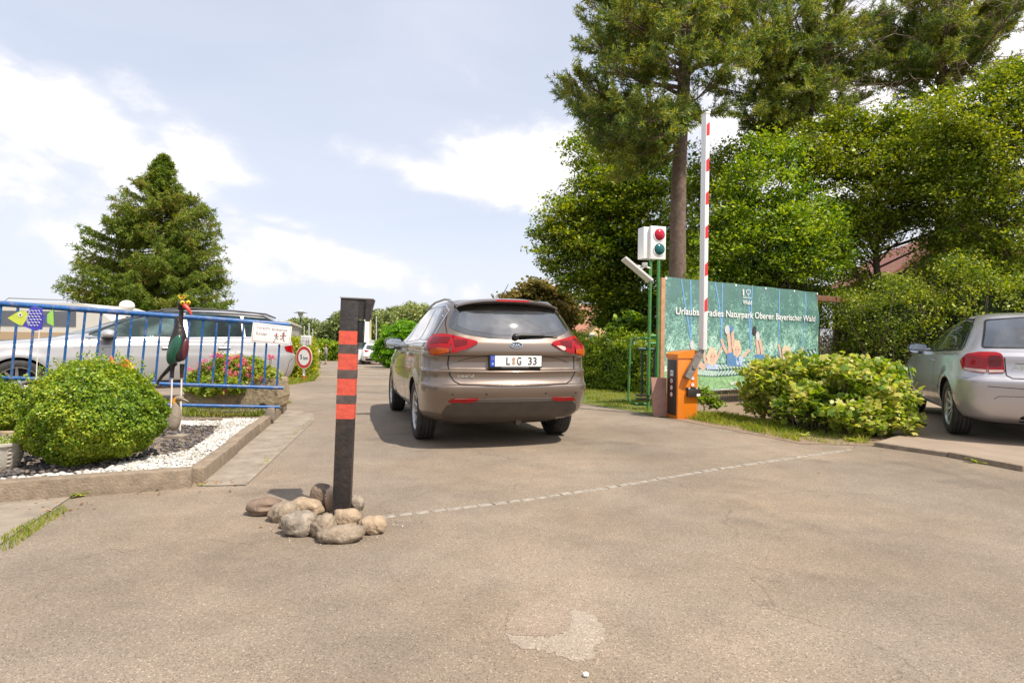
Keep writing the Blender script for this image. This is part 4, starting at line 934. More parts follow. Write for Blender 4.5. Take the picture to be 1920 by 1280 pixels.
# ------------------------------------------------------------------ stones around the bollard
stone_m = [mat('river_stone_'+n, c_, .78, var=.42, vscale=12, bump=.9, bscale=55, dirt=dd, dirtscale=5, dirtamt=.7) for n, c_, dd in (
    ('grey', (.26, .20, .14), (.36, .30, .23)), ('tan', (.33, .24, .155), (.42, .34, .25)), ('mottled', (.25, .205, .155), (.56, .50, .42)), ('brown', (.19, .13, .09), (.29, .21, .145)))]
pale_half = mat('pale_painted_stone', (.55, .40, .28), .8, var=.1, vscale=12)
def rock(px, py, rx, ry, rz, ang, mi, label, tilt=0, seed=0, half=False):
    """px,py: point where the stone meets the ground"""
    c = gnd(px, py); rs = np.random.default_rng(seed+3); bm = bmesh.new(); bmesh.ops.create_icosphere(bm, subdivisions=4, radius=1)
    ph = rs.normal(size=(5, 3)); 
    for v in bm.verts:
        n = v.co.copy(); q = 1+sum(.045*math.sin(2.1*(i+1)*.7*n.dot(Vector(ph[i]))+i) for i in range(5))+.003*math.sin(31*n.x+seed)*math.sin(27*n.y)*math.sin(24*n.z); e = .88
        v.co = Vector([math.copysign(abs(n[i])**e, n[i]) for i in range(3)])*q
        v.co = Vector((v.co.x*rx, v.co.y*ry, v.co.z*rz))
    mb = MB(); mtx = Matrix.Translation((c.x, c.y+ry*.45, rz*.80)) @ Matrix.Rotation(ang, 4, 'Z') @ Matrix.Rotation(tilt, 4, 'Y')
    mb.bm(bm, 0, mtx, True)
    o = solo('round_stone', mb, [stone_m[mi], pale_half], label, 'stone', 'river stones heaped round the black and red post', loc=(c.x, c.y, 0), sharp=None)
    if half:
        for p in o.data.polygons:
            if p.center.x > rx*.35: p.material_index = 1
rock(491, 965, .098, .085, .050, .15, 3, 'brown oval stone at the left end of the heap, apart from the post', 0, 1)
rock(530, 977, .085, .075, .058, .9, 0, 'grey brown stone second from the left end of the heap', 0, 2)
rock(571, 967, .102, .07, .055, -.35, 1, 'tan egg-shaped stone lying on the others left of the post', .1, 3)
rock(604, 957, .085, .07, .085, .2, 3, 'tall dark brown stone with one pale painted side, leaning on the post', .35, 4, True)
rock(559, 1004, .092, .075, .068, .2, 2, 'mottled grey and white stone at the front left of the heap', 0, 5)
rock(602, 1006, .078, .07, .062, -.8, 0, 'dull grey stone wedged between the mottled stone and the long flat stone', -.3, 6)
rock(648, 985, .078, .06, .05, 0, 1, 'pale tan stone right against the foot of the post', 0, 7)
rock(637, 1017, .125, .065, .045, .12, 0, 'long flat stone lying in front of all the others', -.12, 8)
rock(697, 1001, .072, .062, .050, 0, 1, 'rounded tan stone at the right end of the heap', 0, 9)
rock(534, 991, .035, .03, .03, 0, 0, 'smallest stone, tucked left of the mottled one', 0, 10)
rock(667, 957, .045, .04, .05, 0, 2, 'pale stone half hidden behind the right side of the post', 0, 11)

# ------------------------------------------------------------------ blue railing
bluem = mat('worn_blue_paint', (.007, .082, .26), .4, var=.25, vscale=25, dirt=(.30, .22, .15), dirtscale=11, dirtamt=.55, bump=.15, bscale=60)
FA = at(-120, 557, 5.85); FB = at(545, 609, 7.35)   # top rail ends
def fpt(px, py):
    """point of the railing plane seen at px,py"""
    a, b = ray(px, py); n = Vector((-(FB.y-FA.y), FB.x-FA.x, 0)); d = Vector((a, 1, -b)); o = Vector((0, 0, H)); k = n.dot(FA-o)/n.dot(d); return o+d*k
def fence():
    t = Thing('blue_railing', 'blue tubular metal railing with worn paint along the garden bed', 'railing', (FB.x, FB.y, .1), 0)
    q = MB(); q.tube([fpt(-120, 557), fpt(0, 569), fpt(200, 583.5), fpt(400, 598), fpt(543, 609)], .030, 12); t.part('top_rail', q, bluem)
    q = MB(); q.tube([fpt(-120, 704), fpt(120, 712), fpt(320, 720), fpt(531, 727)], .023, 10); t.part('middle_rail', q, bluem)
    q = MB(); q.tube([fpt(-120, 748), fpt(100, 754), fpt(310, 758.5), fpt(525, 763)], .020, 10); t.part('bottom_rail', q, bluem)
    tops = [2, 34, 66, 99, 130, 160, 190, 220, 248, 276, 302, 329, 356, 381, 407, 431, 457, 480, 502, 526]; tops = [-95, -62, -30]+tops
    for k, x in enumerate(tops):
        yt = 569+(x)*.0735+4; dx = 13 if x < 300 else 11-4*(x-300)/230
        yb = 708+x*.035
        q = MB(); q.tube([fpt(x, yt), fpt(x-dx, yb)], .0125, 8); t.part('baluster', q, bluem)
    f = fpt(507, 768); q = MB(); q.box(f.x-.05, f.x+.05, f.y-.03, f.y+.06, .06, f.z+.03, 0, None, .008); t.part('concrete_foot', q, conc)
    f = fpt(-60, 752); q = MB(); q.box(f.x-.05, f.x+.05, f.y-.03, f.y+.06, .06, f.z+.03, 0, None, .008); t.part('concrete_foot', q, conc)
    f = fpt(100, 760); q = MB(); q.box(f.x-.05, f.x+.05, f.y-.03, f.y+.06, .06, f.z-.005, 0, None, .008); t.part('concrete_foot', q, conc)
fence()
FR = math.atan2(FB.y-FA.y, FB.x-FA.x)
brownink = mat('faded_brown_ink', (.30, .14, .12), .6); greyink = mat('faded_grey_ink', (.33, .26, .26), .6)
def figure(mb, x, z, s, m, mi, run=1):
    disc(mb, (x, z+s*.82), 0, s*.16, m, mi, 14, -.0035)
    for pts, w in (([(0, .66), (0, .30)], .2), ([(0, .58), (.26*run, .42), (.38*run, .55)], .09), ([(0, .58), (-.24*run, .50), (-.36*run, .62)], .09), ([(0, .32), (.16*run, .05), (.34*run, .06)], .11), ([(0, .32), (-.08*run, .0), (-.2*run, -.22)], .11)):
        for a, b in zip(pts[:-1], pts[1:]):
            A = Vector((x+a[0]*s, 0, z+a[1]*s)); B = Vector((x+b[0]*s, 0, z+b[1]*s)); d = (B-A).normalized(); n = Vector((-d.z, 0, d.x))*w*s/2; A -= d*.02*s; B += d*.02*s
            mb.add([m @ (v+Vector((0, -.003, 0))) for v in (A+n, A-n, B-n, B+n)], [(0, 1, 2, 3)], mi)
def caution():
    c = fpt(509, 626); n = Vector((math.sin(FR), -math.cos(FR), 0)); c = c+n*.035
    t = Thing('caution_sign', 'white sign about playing children hanging on the end of the blue railing', 'sign', c)
    m = Matrix.Translation(c) @ Matrix.Rotation(FR, 4, 'Z') @ Matrix.Rotation(R(5.5), 4, 'Y'); w, h = .225, .118
    q = MB(); q.box(-w, w, -.004, .004, -h, h, 0, m, .003); t.part('board', q, signwhite)
    q = MB()
    for r0 in (0,):
        o = .012; W2, H2 = w-o, h-o; l = .004
        for a in (((-W2, H2), (W2, H2), (W2, H2-l), (-W2, H2-l)), ((-W2, -H2+l), (W2, -H2+l), (W2, -H2), (-W2, -H2)), ((-W2, H2-l), (-W2+l, H2-l), (-W2+l, -H2+l), (-W2, -H2+l)), ((W2-l, H2-l), (W2, H2-l), (W2, -H2+l), (W2-l, -H2+l))): q.add([m @ Vector((x, -.0055, z)) for x, z in a], [(0, 1, 2, 3)])
    t.part('border', q, brownink, recalc=False)
    q = MB(); mm = m @ Matrix.Translation((0, -.0045, 0)); add_text(q, 'Vorsicht spielende', .355, .052, mm @ Matrix.Translation((-.005, 0, .06)), bold=.008); add_text(q, 'Kinder !', .15, .040, mm @ Matrix.Translation((-.10, 0, -.008)), bold=.008); t.part('lettering', q, greyink, recalc=False)
    q = MB(); figure(q, .055, -.055, .075, mm, 0, 1); figure(q, .135, -.055, .095, mm, 0, -1); disc(q, (.035, -.092), 0, .009, mm, 0, 12, -.003); t.part('pictogram', q, brownink, recalc=False)
caution()
# ------------------------------------------------------------------ 5 km sign
def kmsign():
    b = gnd(570, 714); Z = b.y
    t = Thing('speed_sign', 'round red-rimmed sign reading 5 km below a small white board, on a striped post', 'sign', b)
    k = Z/F; top = lambda py: b.z+(714-py)*k
    q = MB(); q.tube([b-Vector((0, 0, .2)), Vector((b.x, b.y, top(695)))], .035, 12, 0); t.part('post', q, woodr)
    q = MB(); q.tube([Vector((b.x, b.y, top(704))), Vector((b.x, b.y, top(628)))], .0365, 12, 0); t.part('post_sleeve', q, signwhite)
    c = Vector((b.x+.02, b.y-.06, top(669.5))); m = Matrix.Translation(c) @ Matrix.Rotation(R(58), 4, 'Z'); 
    m = Matrix.Translation(c) @ Matrix.Rotation(R(-20), 4, 'Z'); r = 21.2*k
    rx = Matrix.Diagonal((.86, 1, 1, 1)); m = m @ rx
    q = MB(); q.lathe([(0, .012), (r, .012), (r+.006, .006), (r, 0), (0, 0)], 48, m @ Matrix.Rotation(R(90), 4, 'X')); t.part('disc', q, signwhite)
    q = MB(); disc(q, (0, 0), r*.70, r*.955, m, 0, 48, -.0145); t.part('red_rim', q, signred, recalc=False)
    q = MB(); add_text(q, '5', r*.26, r*.40, m @ Matrix.Translation((-.34*r, -.014, .04*r)), bold=.01); add_text(q, 'km', r*.54, r*.30, m @ Matrix.Translation((.22*r, -.014, -.05*r)), bold=.01); t.part('lettering', q, inkk, recalc=False)
    c = Vector((b.x+.06, b.y-.05, top(637.5))); m = Matrix.Translation(c) @ Matrix.Rotation(R(-20), 4, 'Z'); w, h = 11.8*k, 9*k
    q = MB(); q.box(-w, w, -.008, .008, -h, h, 0, m, .004); t.part('board', q, signwhite)
    q = MB(); add_text(q, 'Vorsicht spielende', w*1.6, h*.22, m @ Matrix.Translation((0, -.009, h*.45)), bold=.01); add_text(q, 'Kinder !', w*.6, h*.26, m @ Matrix.Translation((-w*.4, -.009, -h*.1)), bold=.01)
    figure(q, w*.15, -h*.7, h*.75, m @ Matrix.Translation((0, -.007, 0)), 0, 1); figure(q, w*.55, -h*.7, h*.9, m @ Matrix.Translation((0, -.007, 0)), 0, -1); t.part('board_lettering', q, greyink, recalc=False)
kmsign()
# ------------------------------------------------------------------ barrier cabinet and boom
orange = mat('orange_paint', (.72, .20, .012), .38, var=.08, vscale=6, coat=.4, dirt=(.45, .14, .03), dirtscale=4, dirtamt=.3)
cabk = mat('cabinet_panel_black', (.035, .026, .022), .4, var=.2, vscale=15)
armg = mat('arm_bracket_grey', (.20, .18, .16), .5, var=.2, vscale=20, dirt=(.1, .08, .07), dirtscale=8, dirtamt=.5)
boomw = mat('boom_white', (.78, .77, .76), .35); boomr = mat('boom_red', (.62, .03, .035), .35)
CR = R(15.3)
def cabinet():
    c = gnd(1270, 786); m = Matrix.Translation((c.x, c.y, 0)) @ Matrix.Rotation(CR, 4, 'Z'); k = c.y/F
    t = Thing('barrier_cabinet', 'orange barrier cabinet with black side panel and grey arm bracket', 'barrier', (c.x+.15, c.y+.15, 0))
    w, d, h = .315, .30, .93
    q = MB(); q.box(0, w, 0, d, .0, h-.075, 0, m, .008); t.part('housing', q, orange)
    q = MB(); pr = [(-.012, h-.075), (w+.012, h-.075), (w+.012, h-.03), (w-.03, h+.045), (.05, h+.015), (-.012, h-.02)]; q.prism(pr, -.012, d+.012, 0, m); t.part('lid', q, orange)
    q = MB(); q.box(-.006, .004, .035, d-.03, .05, h-.10, 0, m, .002); t.part('side_panel', q, cabk)
    for i, z in enumerate((.64, .53, .435, .34)):
        s_ = MB(); mm = m @ Matrix.Translation((-.009, .15, z-.0)) @ Matrix.Rotation(R(-90), 4, 'Z')
        if i == 0: s_.box(-.04, .04, -.001, .002, -.04, .04, 0, mm); add_text(s_, 'P', .022, .045, mm @ Matrix.Translation((-.014, -.003, 0)), 1); add_text(s_, '?', .018, .045, mm @ Matrix.Translation((.018, -.003, 0)), 1)
        else:
            disc(s_, (0, 0), 0, .038, mm, 0, 24, -.001); disc(s_, (0, 0), .030, .038, mm, 2, 24, -.002); add_text(s_, ('P', 'i', 'x')[i-1] if False else ('|', 'o', '*')[i-1], .012, .03, mm @ Matrix.Translation((0, -.002, 0)), 1)
        t.part('pictogram_sticker', s_, [signwhite, inkk, signred], recalc=False)
    for i, z in enumerate((.665, .575, .485)):
        s_ = MB(); mm = m @ Matrix.Translation((.235, -.004, z)); disc(s_, (0, 0), 0, .033, mm, 0, 24, -.001); disc(s_, (0, 0), .026, .033, mm, 2, 24, -.002); add_text(s_, ('-', 'o', '*')[i], .016, .014, mm @ Matrix.Translation((0, -.002, 0)), 1)
        t.part('round_sticker', s_, [signwhite, inkk, signred], recalc=False)
    q = MB(); q.box(.135, .34, -.05, -.001, .315, .425, 0, m, .006); q.box(.12, .335, -.02, -.001, .427, .447, 0, m, .002); bo = t.part('key_switch_box', q, cabk)
    q = MB(); q.box(.27, .325, -.053, -.0495, .325, .36, 0, m); t.part('white_label', q, signwhite, bo)
    q = MB(); q.add([m @ Vector((x, -.022, z)) for x, z in ((.15, .428), (.19, .428), (.17, .447))], [(0, 1, 2)]); q.add([m @ Vector((x, -.022, z)) for x, z in ((.27, .428), (.31, .428), (.29, .447))], [(0, 1, 2)]); t.part('warning_triangle', q, signwhite, bo, recalc=False)
    # bracket from low left to high right, in front of the right-hand face
    q = MB(); q.prism([(.075, .60), (.155, .565), (.345, .90), (.395, 1.13), (.365, 1.13), (.315, .965), (.265, .93), (.075, .625)], -.085, -.012, 0, m); ar = t.part('arm_bracket', q, armg)
    q = MB(); q.tube([m @ Vector((.20, -.10, .74)), m @ Vector((.20, .0, .74))], .03, 14); t.part('pivot', q, armg, ar)
    # boom
    x0, x1, y0, y1 = .322, .386, -.115, .005; zb = .975; zt = (640-222)*8.3/F+1.06+.06
    bt = Thing('barrier_boom', 'raised white barrier boom with red stripes, pointing straight up', 'barrier', m @ Vector((.35, -.05, zb)))
    q = MB(); q.box(x0, x1, y0, y1, zb, zt, 0, m, .012); bt.part('boom_arm', q, boomw)
    for py in (242, 310, 373, 437, 508, 576):
        z = 1.06+(648-py)*c.y/F*.985; q = MB()
        q.prism([(x0+.012, z-.085), (x1-.006, z-.065), (x1-.006, z+.12), (x0+.012, z+.075)], y0-.0025, y0+.02, 0, m); q2 = None
        bt.part('red_stripe', q, boomr)
    q = MB(); q.box(x0-.004, x1+.004, y0-.004, y1+.004, zt, zt+.02, 0, m, .004); bt.part('end_cap', q, boomw)
cabinet()
# ------------------------------------------------------------------ traffic light on green poles, lamp panel, tube frame, slab
greenm = mat('green_paint', (.045, .20, .045), .45, var=.3, vscale=20, dirt=(.22, .12, .06), dirtscale=7, dirtamt=.6)
darkgreen = mat('dark_green_tube', (.02, .05, .04), .45, var=.3, vscale=20)
redlens = lamp_mat('red_signal_glass', (.45, .006, .03), .15, 60); tealens = lamp_mat('teal_signal_glass', (.008, .10, .10), .15, 60)
def signal():
    Z = 9.3; p = at(1226, 486, Z); g = gnd(1226, 760)
    t = Thing('traffic_light', 'white traffic light box with a red and a dark green lamp on two green poles', 'traffic light', (p.x, p.y, 0))
    m = Matrix.Translation((p.x-.03, p.y, p.z)) @ Matrix.Rotation(R(16), 4, 'Z'); hh = 62*Z/F
    q = MB(); q.box(-.14, .145, .02, .21, .012, hh-.012, 0, m, .004); q.box(-.045, .225, -.035, .02, 0, hh, 0, m, .01); t.part('lamp_housing', q, signwhite)
    for z, mm_, nm in ((hh*.74, redlens, 'red_lamp'), (hh*.30, tealens, 'green_lamp')):
        q = MB(); q.lathe([(0, .045), (.03, .042), (.065, .03), (.09, .008), (.092, 0)], 36, m @ Matrix.Translation((.105, -.036, z)) @ Matrix.Rotation(R(90), 4, 'X')); lo = t.part(nm, q, mm_)
        q = MB(); q.lathe([(.091, .0), (.093, .012), (.103, .012), (.105, 0)], 36, m @ Matrix.Translation((.105, -.035, z)) @ Matrix.Rotation(R(90), 4, 'X')); t.part('lens_ring', q, signwhite, lo)
    for px, x2, yb, r in ((1220, 1216, 680, .026), (1235, 1232, 716, .026)):
        a = at(px, 487, Z+.02); b_ = at(x2, yb, Z+.02); b_.z = 0 if yb > 700 else .0
        q = MB(); q.tube([a, Vector((b_.x, b_.y, -.05))], r, 12); t.part('pole', q, greenm)
    # tilted lamp panel on the left of the poles
    t2 = Thing('tilted_floodlight', 'flat white floodlight tilted down on a bracket left of the green poles', 'lamp', at(1215, 520, Z))
    a = at(1171, 484, Z-.1); b_ = at(1222, 527, Z-.1); d = (b_-a).normalized(); n = Vector((0, 1, 0)); u = d.cross(n).normalized()
    q = MB(); vs = []
    for P_ in (a, b_):
        for y_ in (-.05, .30):
            for k in (0, -.03): vs.append(P_+Vector((0, y_, 0))+u*k*(-1 if u.z > 0 else 1))
    q.add(vs, [(0, 1, 3, 2), (4, 6, 7, 5), (0, 4, 5, 1), (2, 3, 7, 6), (0, 2, 6, 4), (1, 5, 7, 3)]); t2.part('panel', q, signwhite)
    q = MB(); q.tube([a+(b_-a)*.55+Vector((0, .1, .02)), at(1210, 500, Z), at(1219, 503, Z)], [.018, .014, .014], 8); q.box(-.03, .05, -.02, .05, -.03, .04, 0, Matrix.Translation(at(1208, 497, Z)), .006); t2.part('bracket', q, mat('galvanised', (.42, .40, .38), .45, .6, var=.2, vscale=30))
    q = MB(); c = a+(b_-a)*.5+Vector((0, .12, 0)); q.ball(c+Vector((.02, 0, .055)), (.06, .06, .035)); t2.part('ballast_dome', q, MATS['galvanised'])
signal()
def tube_frame():
    Z = 9.5; t = Thing('tube_frame', 'green and grey bent tube frame with pedals standing on the grass by the hedge', 'gate frame', at(1205, 760, Z)*1.0)
    P_ = lambda x, y, z=Z: at(x, y, z)
    q = MB(); q.tube([P_(1233, 634), P_(1190, 634), P_(1184, 637), P_(1182, 645), P_(1180, 700), P_(1178, 745), P_(1181, 754), P_(1190, 757), P_(1218, 757)], .019, 10); t.part('bent_tube', q, greenm)
    q = MB(); q.tube([P_(1216, 630), P_(1234, 630)], .03, 10); q.tube([P_(1217, 644), P_(1234, 644)], .026, 10); t.part('clamp_arm', q, greenm)
    q = MB(); q.tube([P_(1197, 654, 9.35), P_(1230, 655, 9.35)], .028, 12); t.part('handle_bar', q, darkgreen)
    for x in (1204, 1216, 1228):
        q = MB(); q.tube([P_(x, 656, 9.4), P_(x-1, 738 if x < 1220 else 712, 9.4)], .018 if x < 1210 else .024, 10); t.part('upright', q, darkgreen if x != 1216 else MATS['galvanised'])
    for y in (741, 748):
        q = MB(); q.box(-.10, .10, -.07, .07, -.014, .014, 0, Matrix.Translation(P_(1205, y, 9.35)), .005); t.part('pedal_plate', q, blackpl)
tube_frame()
def slab():
    c = gnd(1236, 781); m = Matrix.Translation((c.x, c.y, 0)) @ Matrix.Rotation(R(14), 4, 'Z') @ Matrix.Rotation(R(-3), 4, 'X')
    q = MB(); q.prism([(-.085, 0), (.105, -.0), (.115, .56), (-.13, .57)], -.02, .02, 0, m); s_ = solo('stone_slab', q, mat('rosy_sandstone', (.36, .21, .165), .85, var=.25, vscale=10, bump=.5, bscale=50, dirt=(.22, .12, .10), dirtscale=5, dirtamt=.6), 'rosy sandstone slab standing upright left of the orange cabinet', 'slab', loc=(c.x, c.y, 0))
slab()
# ------------------------------------------------------------------ printed banner
BA = at(1247, 518, 9.95); BB = at(1536, 548.5, 12.6); BD = (BB-BA); BD.z = 0; BL = BD.length; BR = math.atan2(BD.y, BD.x)
ZT, ZB = BA.z, BA.z-1.97
def bn(px, py):
    a, b = ray(px, py); n = Vector((-BD.y, BD.x, 0)); d = Vector((a, 1, -b)); o = Vector((0, 0, H)); k = n.dot(BA-o)/n.dot(d); q = o+d*k
    return ((q-BA).dot(BD.normalized()), q.z)
def banner():
    m = Matrix.Translation((BA.x, BA.y, 0)) @ Matrix.Rotation(BR, 4, 'Z')
    t = Thing('printed_banner', 'large green printed banner with children on rope swings, stretched on a wooden frame', 'banner', (BA.x+BD.x/2, BA.y+BD.y/2, .2), BR*0)
    pm, N, L, p = new_mat('banner_print'); setp(p, rough=.33, spec=.6); tc = N.new('ShaderNodeTexCoord')
    mp = N.new('ShaderNodeMapping'); mp.inputs['Rotation'].default_value = (0, 0, -BR); L.new(tc.outputs['Object'], mp.inputs[0])
    n1 = N.new('ShaderNodeTexNoise'); n1.inputs['Scale'].default_value = 3.2; n1.inputs['Detail'].default_value = 10; n1.inputs['Roughness'].default_value = .72; L.new(mp.outputs[0], n1.inputs['Vector'])
    v1 = N.new('ShaderNodeTexVoronoi'); v1.inputs['Scale'].default_value = 26; L.new(mp.outputs[0], v1.inputs['Vector'])
    ad = N.new('ShaderNodeMath'); ad.operation = 'MULTIPLY_ADD'; L.new(v1.outputs['Distance'], ad.inputs[0]); ad.inputs[1].default_value = -.30; L.new(n1.outputs['Fac'], ad.inputs[2])
    sp = N.new('ShaderNodeSeparateXYZ'); L.new(tc.outputs['Object'], sp.inputs[0])
    hg = N.new('ShaderNodeMapRange'); L.new(sp.outputs[2], hg.inputs[0]); hg.inputs[1].default_value = .4; hg.inputs[2].default_value = 1.9; hg.inputs[3].default_value = .13; hg.inputs[4].default_value = -.13
    a2 = N.new('ShaderNodeMath'); L.new(ad.outputs[0], a2.inputs[0]); L.new(hg.outputs[0], a2.inputs[1])
    r = N.new('ShaderNodeValToRGB'); L.new(a2.outputs[0], r.inputs[0]); e = r.color_ramp.elements
    e[0].position = .27; e[0].color = (.10, .20, .18, 1); e[1].position = .64; e[1].color = (.70, .82, .72, 1)
    for ps, c_ in ((.36, (.15, .31, .25)), (.45, (.27, .46, .37)), (.54, (.48, .66, .54))): q = e.new(ps); q.color = (*c_, 1)  # print colours paled to carry the hazy sheen of sun glare
    L.new(r.outputs[0], p.inputs['Base Color'])
    nb_ = N.new('ShaderNodeTexNoise'); nb_.inputs['Scale'].default_value = 2.2; nb_.inputs['Detail'].default_value = 4; L.new(mp.outputs[0], nb_.inputs['Vector']); bu = N.new('ShaderNodeBump'); bu.inputs['Strength'].default_value = .5; bu.inputs['Distance'].default_value = .06; L.new(nb_.outputs['Fac'], bu.inputs['Height']); L.new(bu.outputs[0], p.inputs['Normal'])
    # cloth with slight sag and creases
    nu, nv = 90, 36; vs = []; c = MB()
    def cz(u, v):
        return .012*math.sin(u*9+v*2)*math.exp(-6*v*(1-v))+.03*math.exp(-((u/BL-1)**2*40+(v-1)**2*6))*math.sin(14*(u/BL+v))+.006*math.sin(u*3.1)
    def P3(u, z, off=0):
        v = (z-ZB)/(ZT-ZB); return m @ Vector((u, cz(u, v)-off, z+ (-.006*math.sin(math.pi*((u*1.03) % 1)) if v > .99 else 0)))
    for i in range(nu+1):
        for j in range(nv+1): vs.append(P3(BL*i/nu, ZB+(ZT-ZB)*j/nv))
    c.add(vs, [(i*(nv+1)+j, (i+1)*(nv+1)+j, (i+1)*(nv+1)+j+1, i*(nv+1)+j+1) for i in range(nu) for j in range(nv)], 0, True)
    cl = t.part('cloth', c, pm, recalc=False, sharp=None)
    def flat(mb, pts, mi=0, off=.004, cell=.12):
        uv = [bn(*p) if True else p for p in pts]; bm = poly_bm(uv, cell)
        for v in bm.verts: v.co = P3(v.co.x, v.co.y, off)
        mb.bm(bm, mi)
    def flatuv(mb, uv, mi=0, off=.004, cell=.12):
        bm = poly_bm(uv, cell)
        for v in bm.verts: v.co = P3(v.co.x, v.co.y, off)
        mb.bm(bm, mi)
    def stroke(mb, pts, w, mi=0, off=.004):
        uv = [bn(*p) for p in pts]; n = len(uv)
        for i in range(n-1):
            a = Vector(uv[i]); b = Vector(uv[i+1]); d = (b-a).normalized(); nn = Vector((-d.y, d.x)); w0 = w[i]/2 if isinstance(w, list) else w/2; w1 = w[i+1]/2 if isinstance(w, list) else w/2
            flatuv(mb, [tuple(a+nn*w0-d*w0*.3), tuple(a-nn*w0-d*w0*.3), tuple(b-nn*w1+d*w1*.3), tuple(b+nn*w1+d*w1*.3)], mi, off+.0002*i)
    def oval(mb, px, py, rx, ry, mi, off=.006, n=20):
        u, z = bn(px, py); flatuv(mb, [(u+rx*math.cos(2*math.pi*k/n), z+ry*math.sin(2*math.pi*k/n)) for k in range(n)], mi, off)
    skin = mat('printed_skin', (.60, .40, .30), .5, var=.15, vscale=20); hair = mat('printed_hair', (.62, .50, .34), .5, var=.2, vscale=60); denim = mat('printed_denim', (.10, .22, .40), .5, var=.35, vscale=30)
    shirt = mat('printed_shirt', (.42, .50, .66), .5, var=.3, vscale=20); ropeb = mat('printed_blue_rope', (.16, .36, .62), .5, var=.2, vscale=20); braid = mat('printed_braid', (.40, .53, .47), .5, var=.3, vscale=30); braidd = mat('printed_braid_shade', (.04, .11, .09), .5)
    shoe = mat('printed_shoe', (.55, .55, .55), .5, var=.3, vscale=60); lawnp = mat('printed_lawn', (.24, .42, .20), .5, var=.5, vscale=18); dark = mat('printed_dark', (.05, .04, .05), .5)
    # lawn strip at the foot
    g = MB(); flatuv(g, [(.02, ZB+.02), (BL-.05, ZB+.02), (BL-.05, ZB+.30), (3.2, ZB+.33), (1.6, ZB+.30), (.02, ZB+.36)], 0, .003); t.part('printed_lawn', g, lawnp, cl, recalc=False)
    rp_ = MB()
    for pts in ([(1277, 524), (1290, 600), (1296, 640)], [(1296, 525), (1296, 640)], [(1341, 530), (1347, 565), (1352, 610), (1351, 640)], [(1354, 531), (1353, 600), (1351, 655)], [(1403, 540), (1405, 600), (1407, 655)], [(1410, 537), (1408, 600), (1407, 658)], [(1461, 543), (1460, 600), (1459, 665)], [(1512, 549), (1508, 610), (1505, 665)]):
        q = MB(); stroke(q, pts, .03); t.part('printed_rope', q, ropeb, cl, recalc=False)
    # braided rope seat
    q = MB(); top = [(1300, 690), (1340, 694), (1400, 690), (1460, 676), (1530, 664)]; uv = [bn(*p_) for p_ in top]
    def ctr(s_):
        s_ = s_*(len(uv)-1); i = min(int(s_), len(uv)-2); f_ = s_-i; return Vector(uv[i])*(1-f_)+Vector(uv[i+1])*f_
    pts1 = [ctr(k/30) for k in range(31)]
    flatuv(q, [tuple(p_+Vector((0, .125))) for p_ in pts1]+[tuple(p_-Vector((0, .125))) for p_ in reversed(pts1)], 1, .004)
    for k in range(40):
        p_ = ctr((k+.5)/40)
        for s_, o_ in ((1, .0055), (-1, .0065)):
            c_ = p_+Vector((0, s_*.058)); el = []
            for j in range(10):
                a = 2*math.pi*j/10; x, y = .084*math.cos(a), .027*math.sin(a); an = -s_*.62; el.append((c_.x+x*math.cos(an)-y*math.sin(an), c_.y+x*math.sin(an)+y*math.cos(an)))
            flatuv(q, el, 0, o_+.00005*k)
    t.part('printed_braid', q, [braid, braidd], cl, recalc=False)
    def kid(nm, limbs, heads, cloth):
        q = MB()
        for pts, w, mi in limbs: stroke(q, pts, w, mi, .0085+.0006*mi)
        for pts, mi in cloth: flat(q, pts, mi, .0105)
        for px, py, rx, ry, mi, o in heads:
            oval(q, px, py, rx, ry, mi, o)
            if mi == 1:
                u_, z_ = bn(px, py)
                for j in range(16):
                    a_ = j*math.pi/8; r_ = .03+.012*math.sin(j*2.7); cu_, cz_ = u_+rx*.93*math.cos(a_), z_+ry*.93*math.sin(a_); flatuv(q, [(cu_+r_*math.cos(k_*math.pi/4), cz_+r_*math.sin(k_*math.pi/4)) for k_ in range(8)], 1, o+.0002)
        t.part(nm, q, [skin, hair, denim, shirt, shoe, dark], cl, recalc=False)
    kid('printed_child', [([(1297, 652), (1303, 672), (1316, 686)], [.07, .09, .11], 0), ([(1319, 655), (1320, 672), (1325, 686)], [.05, .07, .08], 0), ([(1352, 650), (1345, 668), (1338, 682)], [.04, .06, .06], 0), ([(1303, 676), (1320, 690)], .10, 0)],
        [(1333, 668, .135, .15, 1, .012), (1335, 670, .085, .10, 0, .013), (1332, 668, .012, .01, 5, .014), (1338, 668, .012, .01, 5, .014), (1335, 676, .03, .012, 4, .014), (1297, 646, .05, .08, 4, .012)], [([(1322, 682), (1346, 682), (1344, 692), (1324, 692)], 3)])
    kid('printed_child', [([(1364, 622), (1367, 650), (1368, 668)], [.09, .10, .12], 0), ([(1372, 622), (1374, 650), (1378, 668)], [.08, .10, .11], 0), ([(1351, 636), (1356, 650), (1362, 662)], [.05, .07, .07], 0), ([(1406, 656), (1397, 664), (1388, 672)], [.05, .06, .07], 0)],
        [(1381, 653, .12, .145, 1, .012), (1381, 657, .08, .10, 0, .013), (1378, 655, .011, .009, 5, .014), (1384, 655, .011, .009, 5, .014), (1381, 662, .03, .012, 4, .014), (1362, 618, .07, .085, 4, .012), (1370, 616, .06, .06, 2, .0125)], [([(1361, 662), (1376, 660), (1390, 670), (1388, 686), (1362, 685)], 2), ([(1378, 668), (1392, 668), (1391, 684), (1380, 684)], 3)])
    kid('printed_child', [([(1418, 636), (1421, 655), (1422, 668)], [.08, .09, .11], 0), ([(1424, 636), (1428, 655), (1430, 668)], [.08, .09, .10], 0)], [(1414, 620, .06, .09, 5, .012), (1420, 630, .065, .09, 4, .0125)], [([(1415, 664), (1432, 664), (1434, 684), (1417, 682)], 2)])
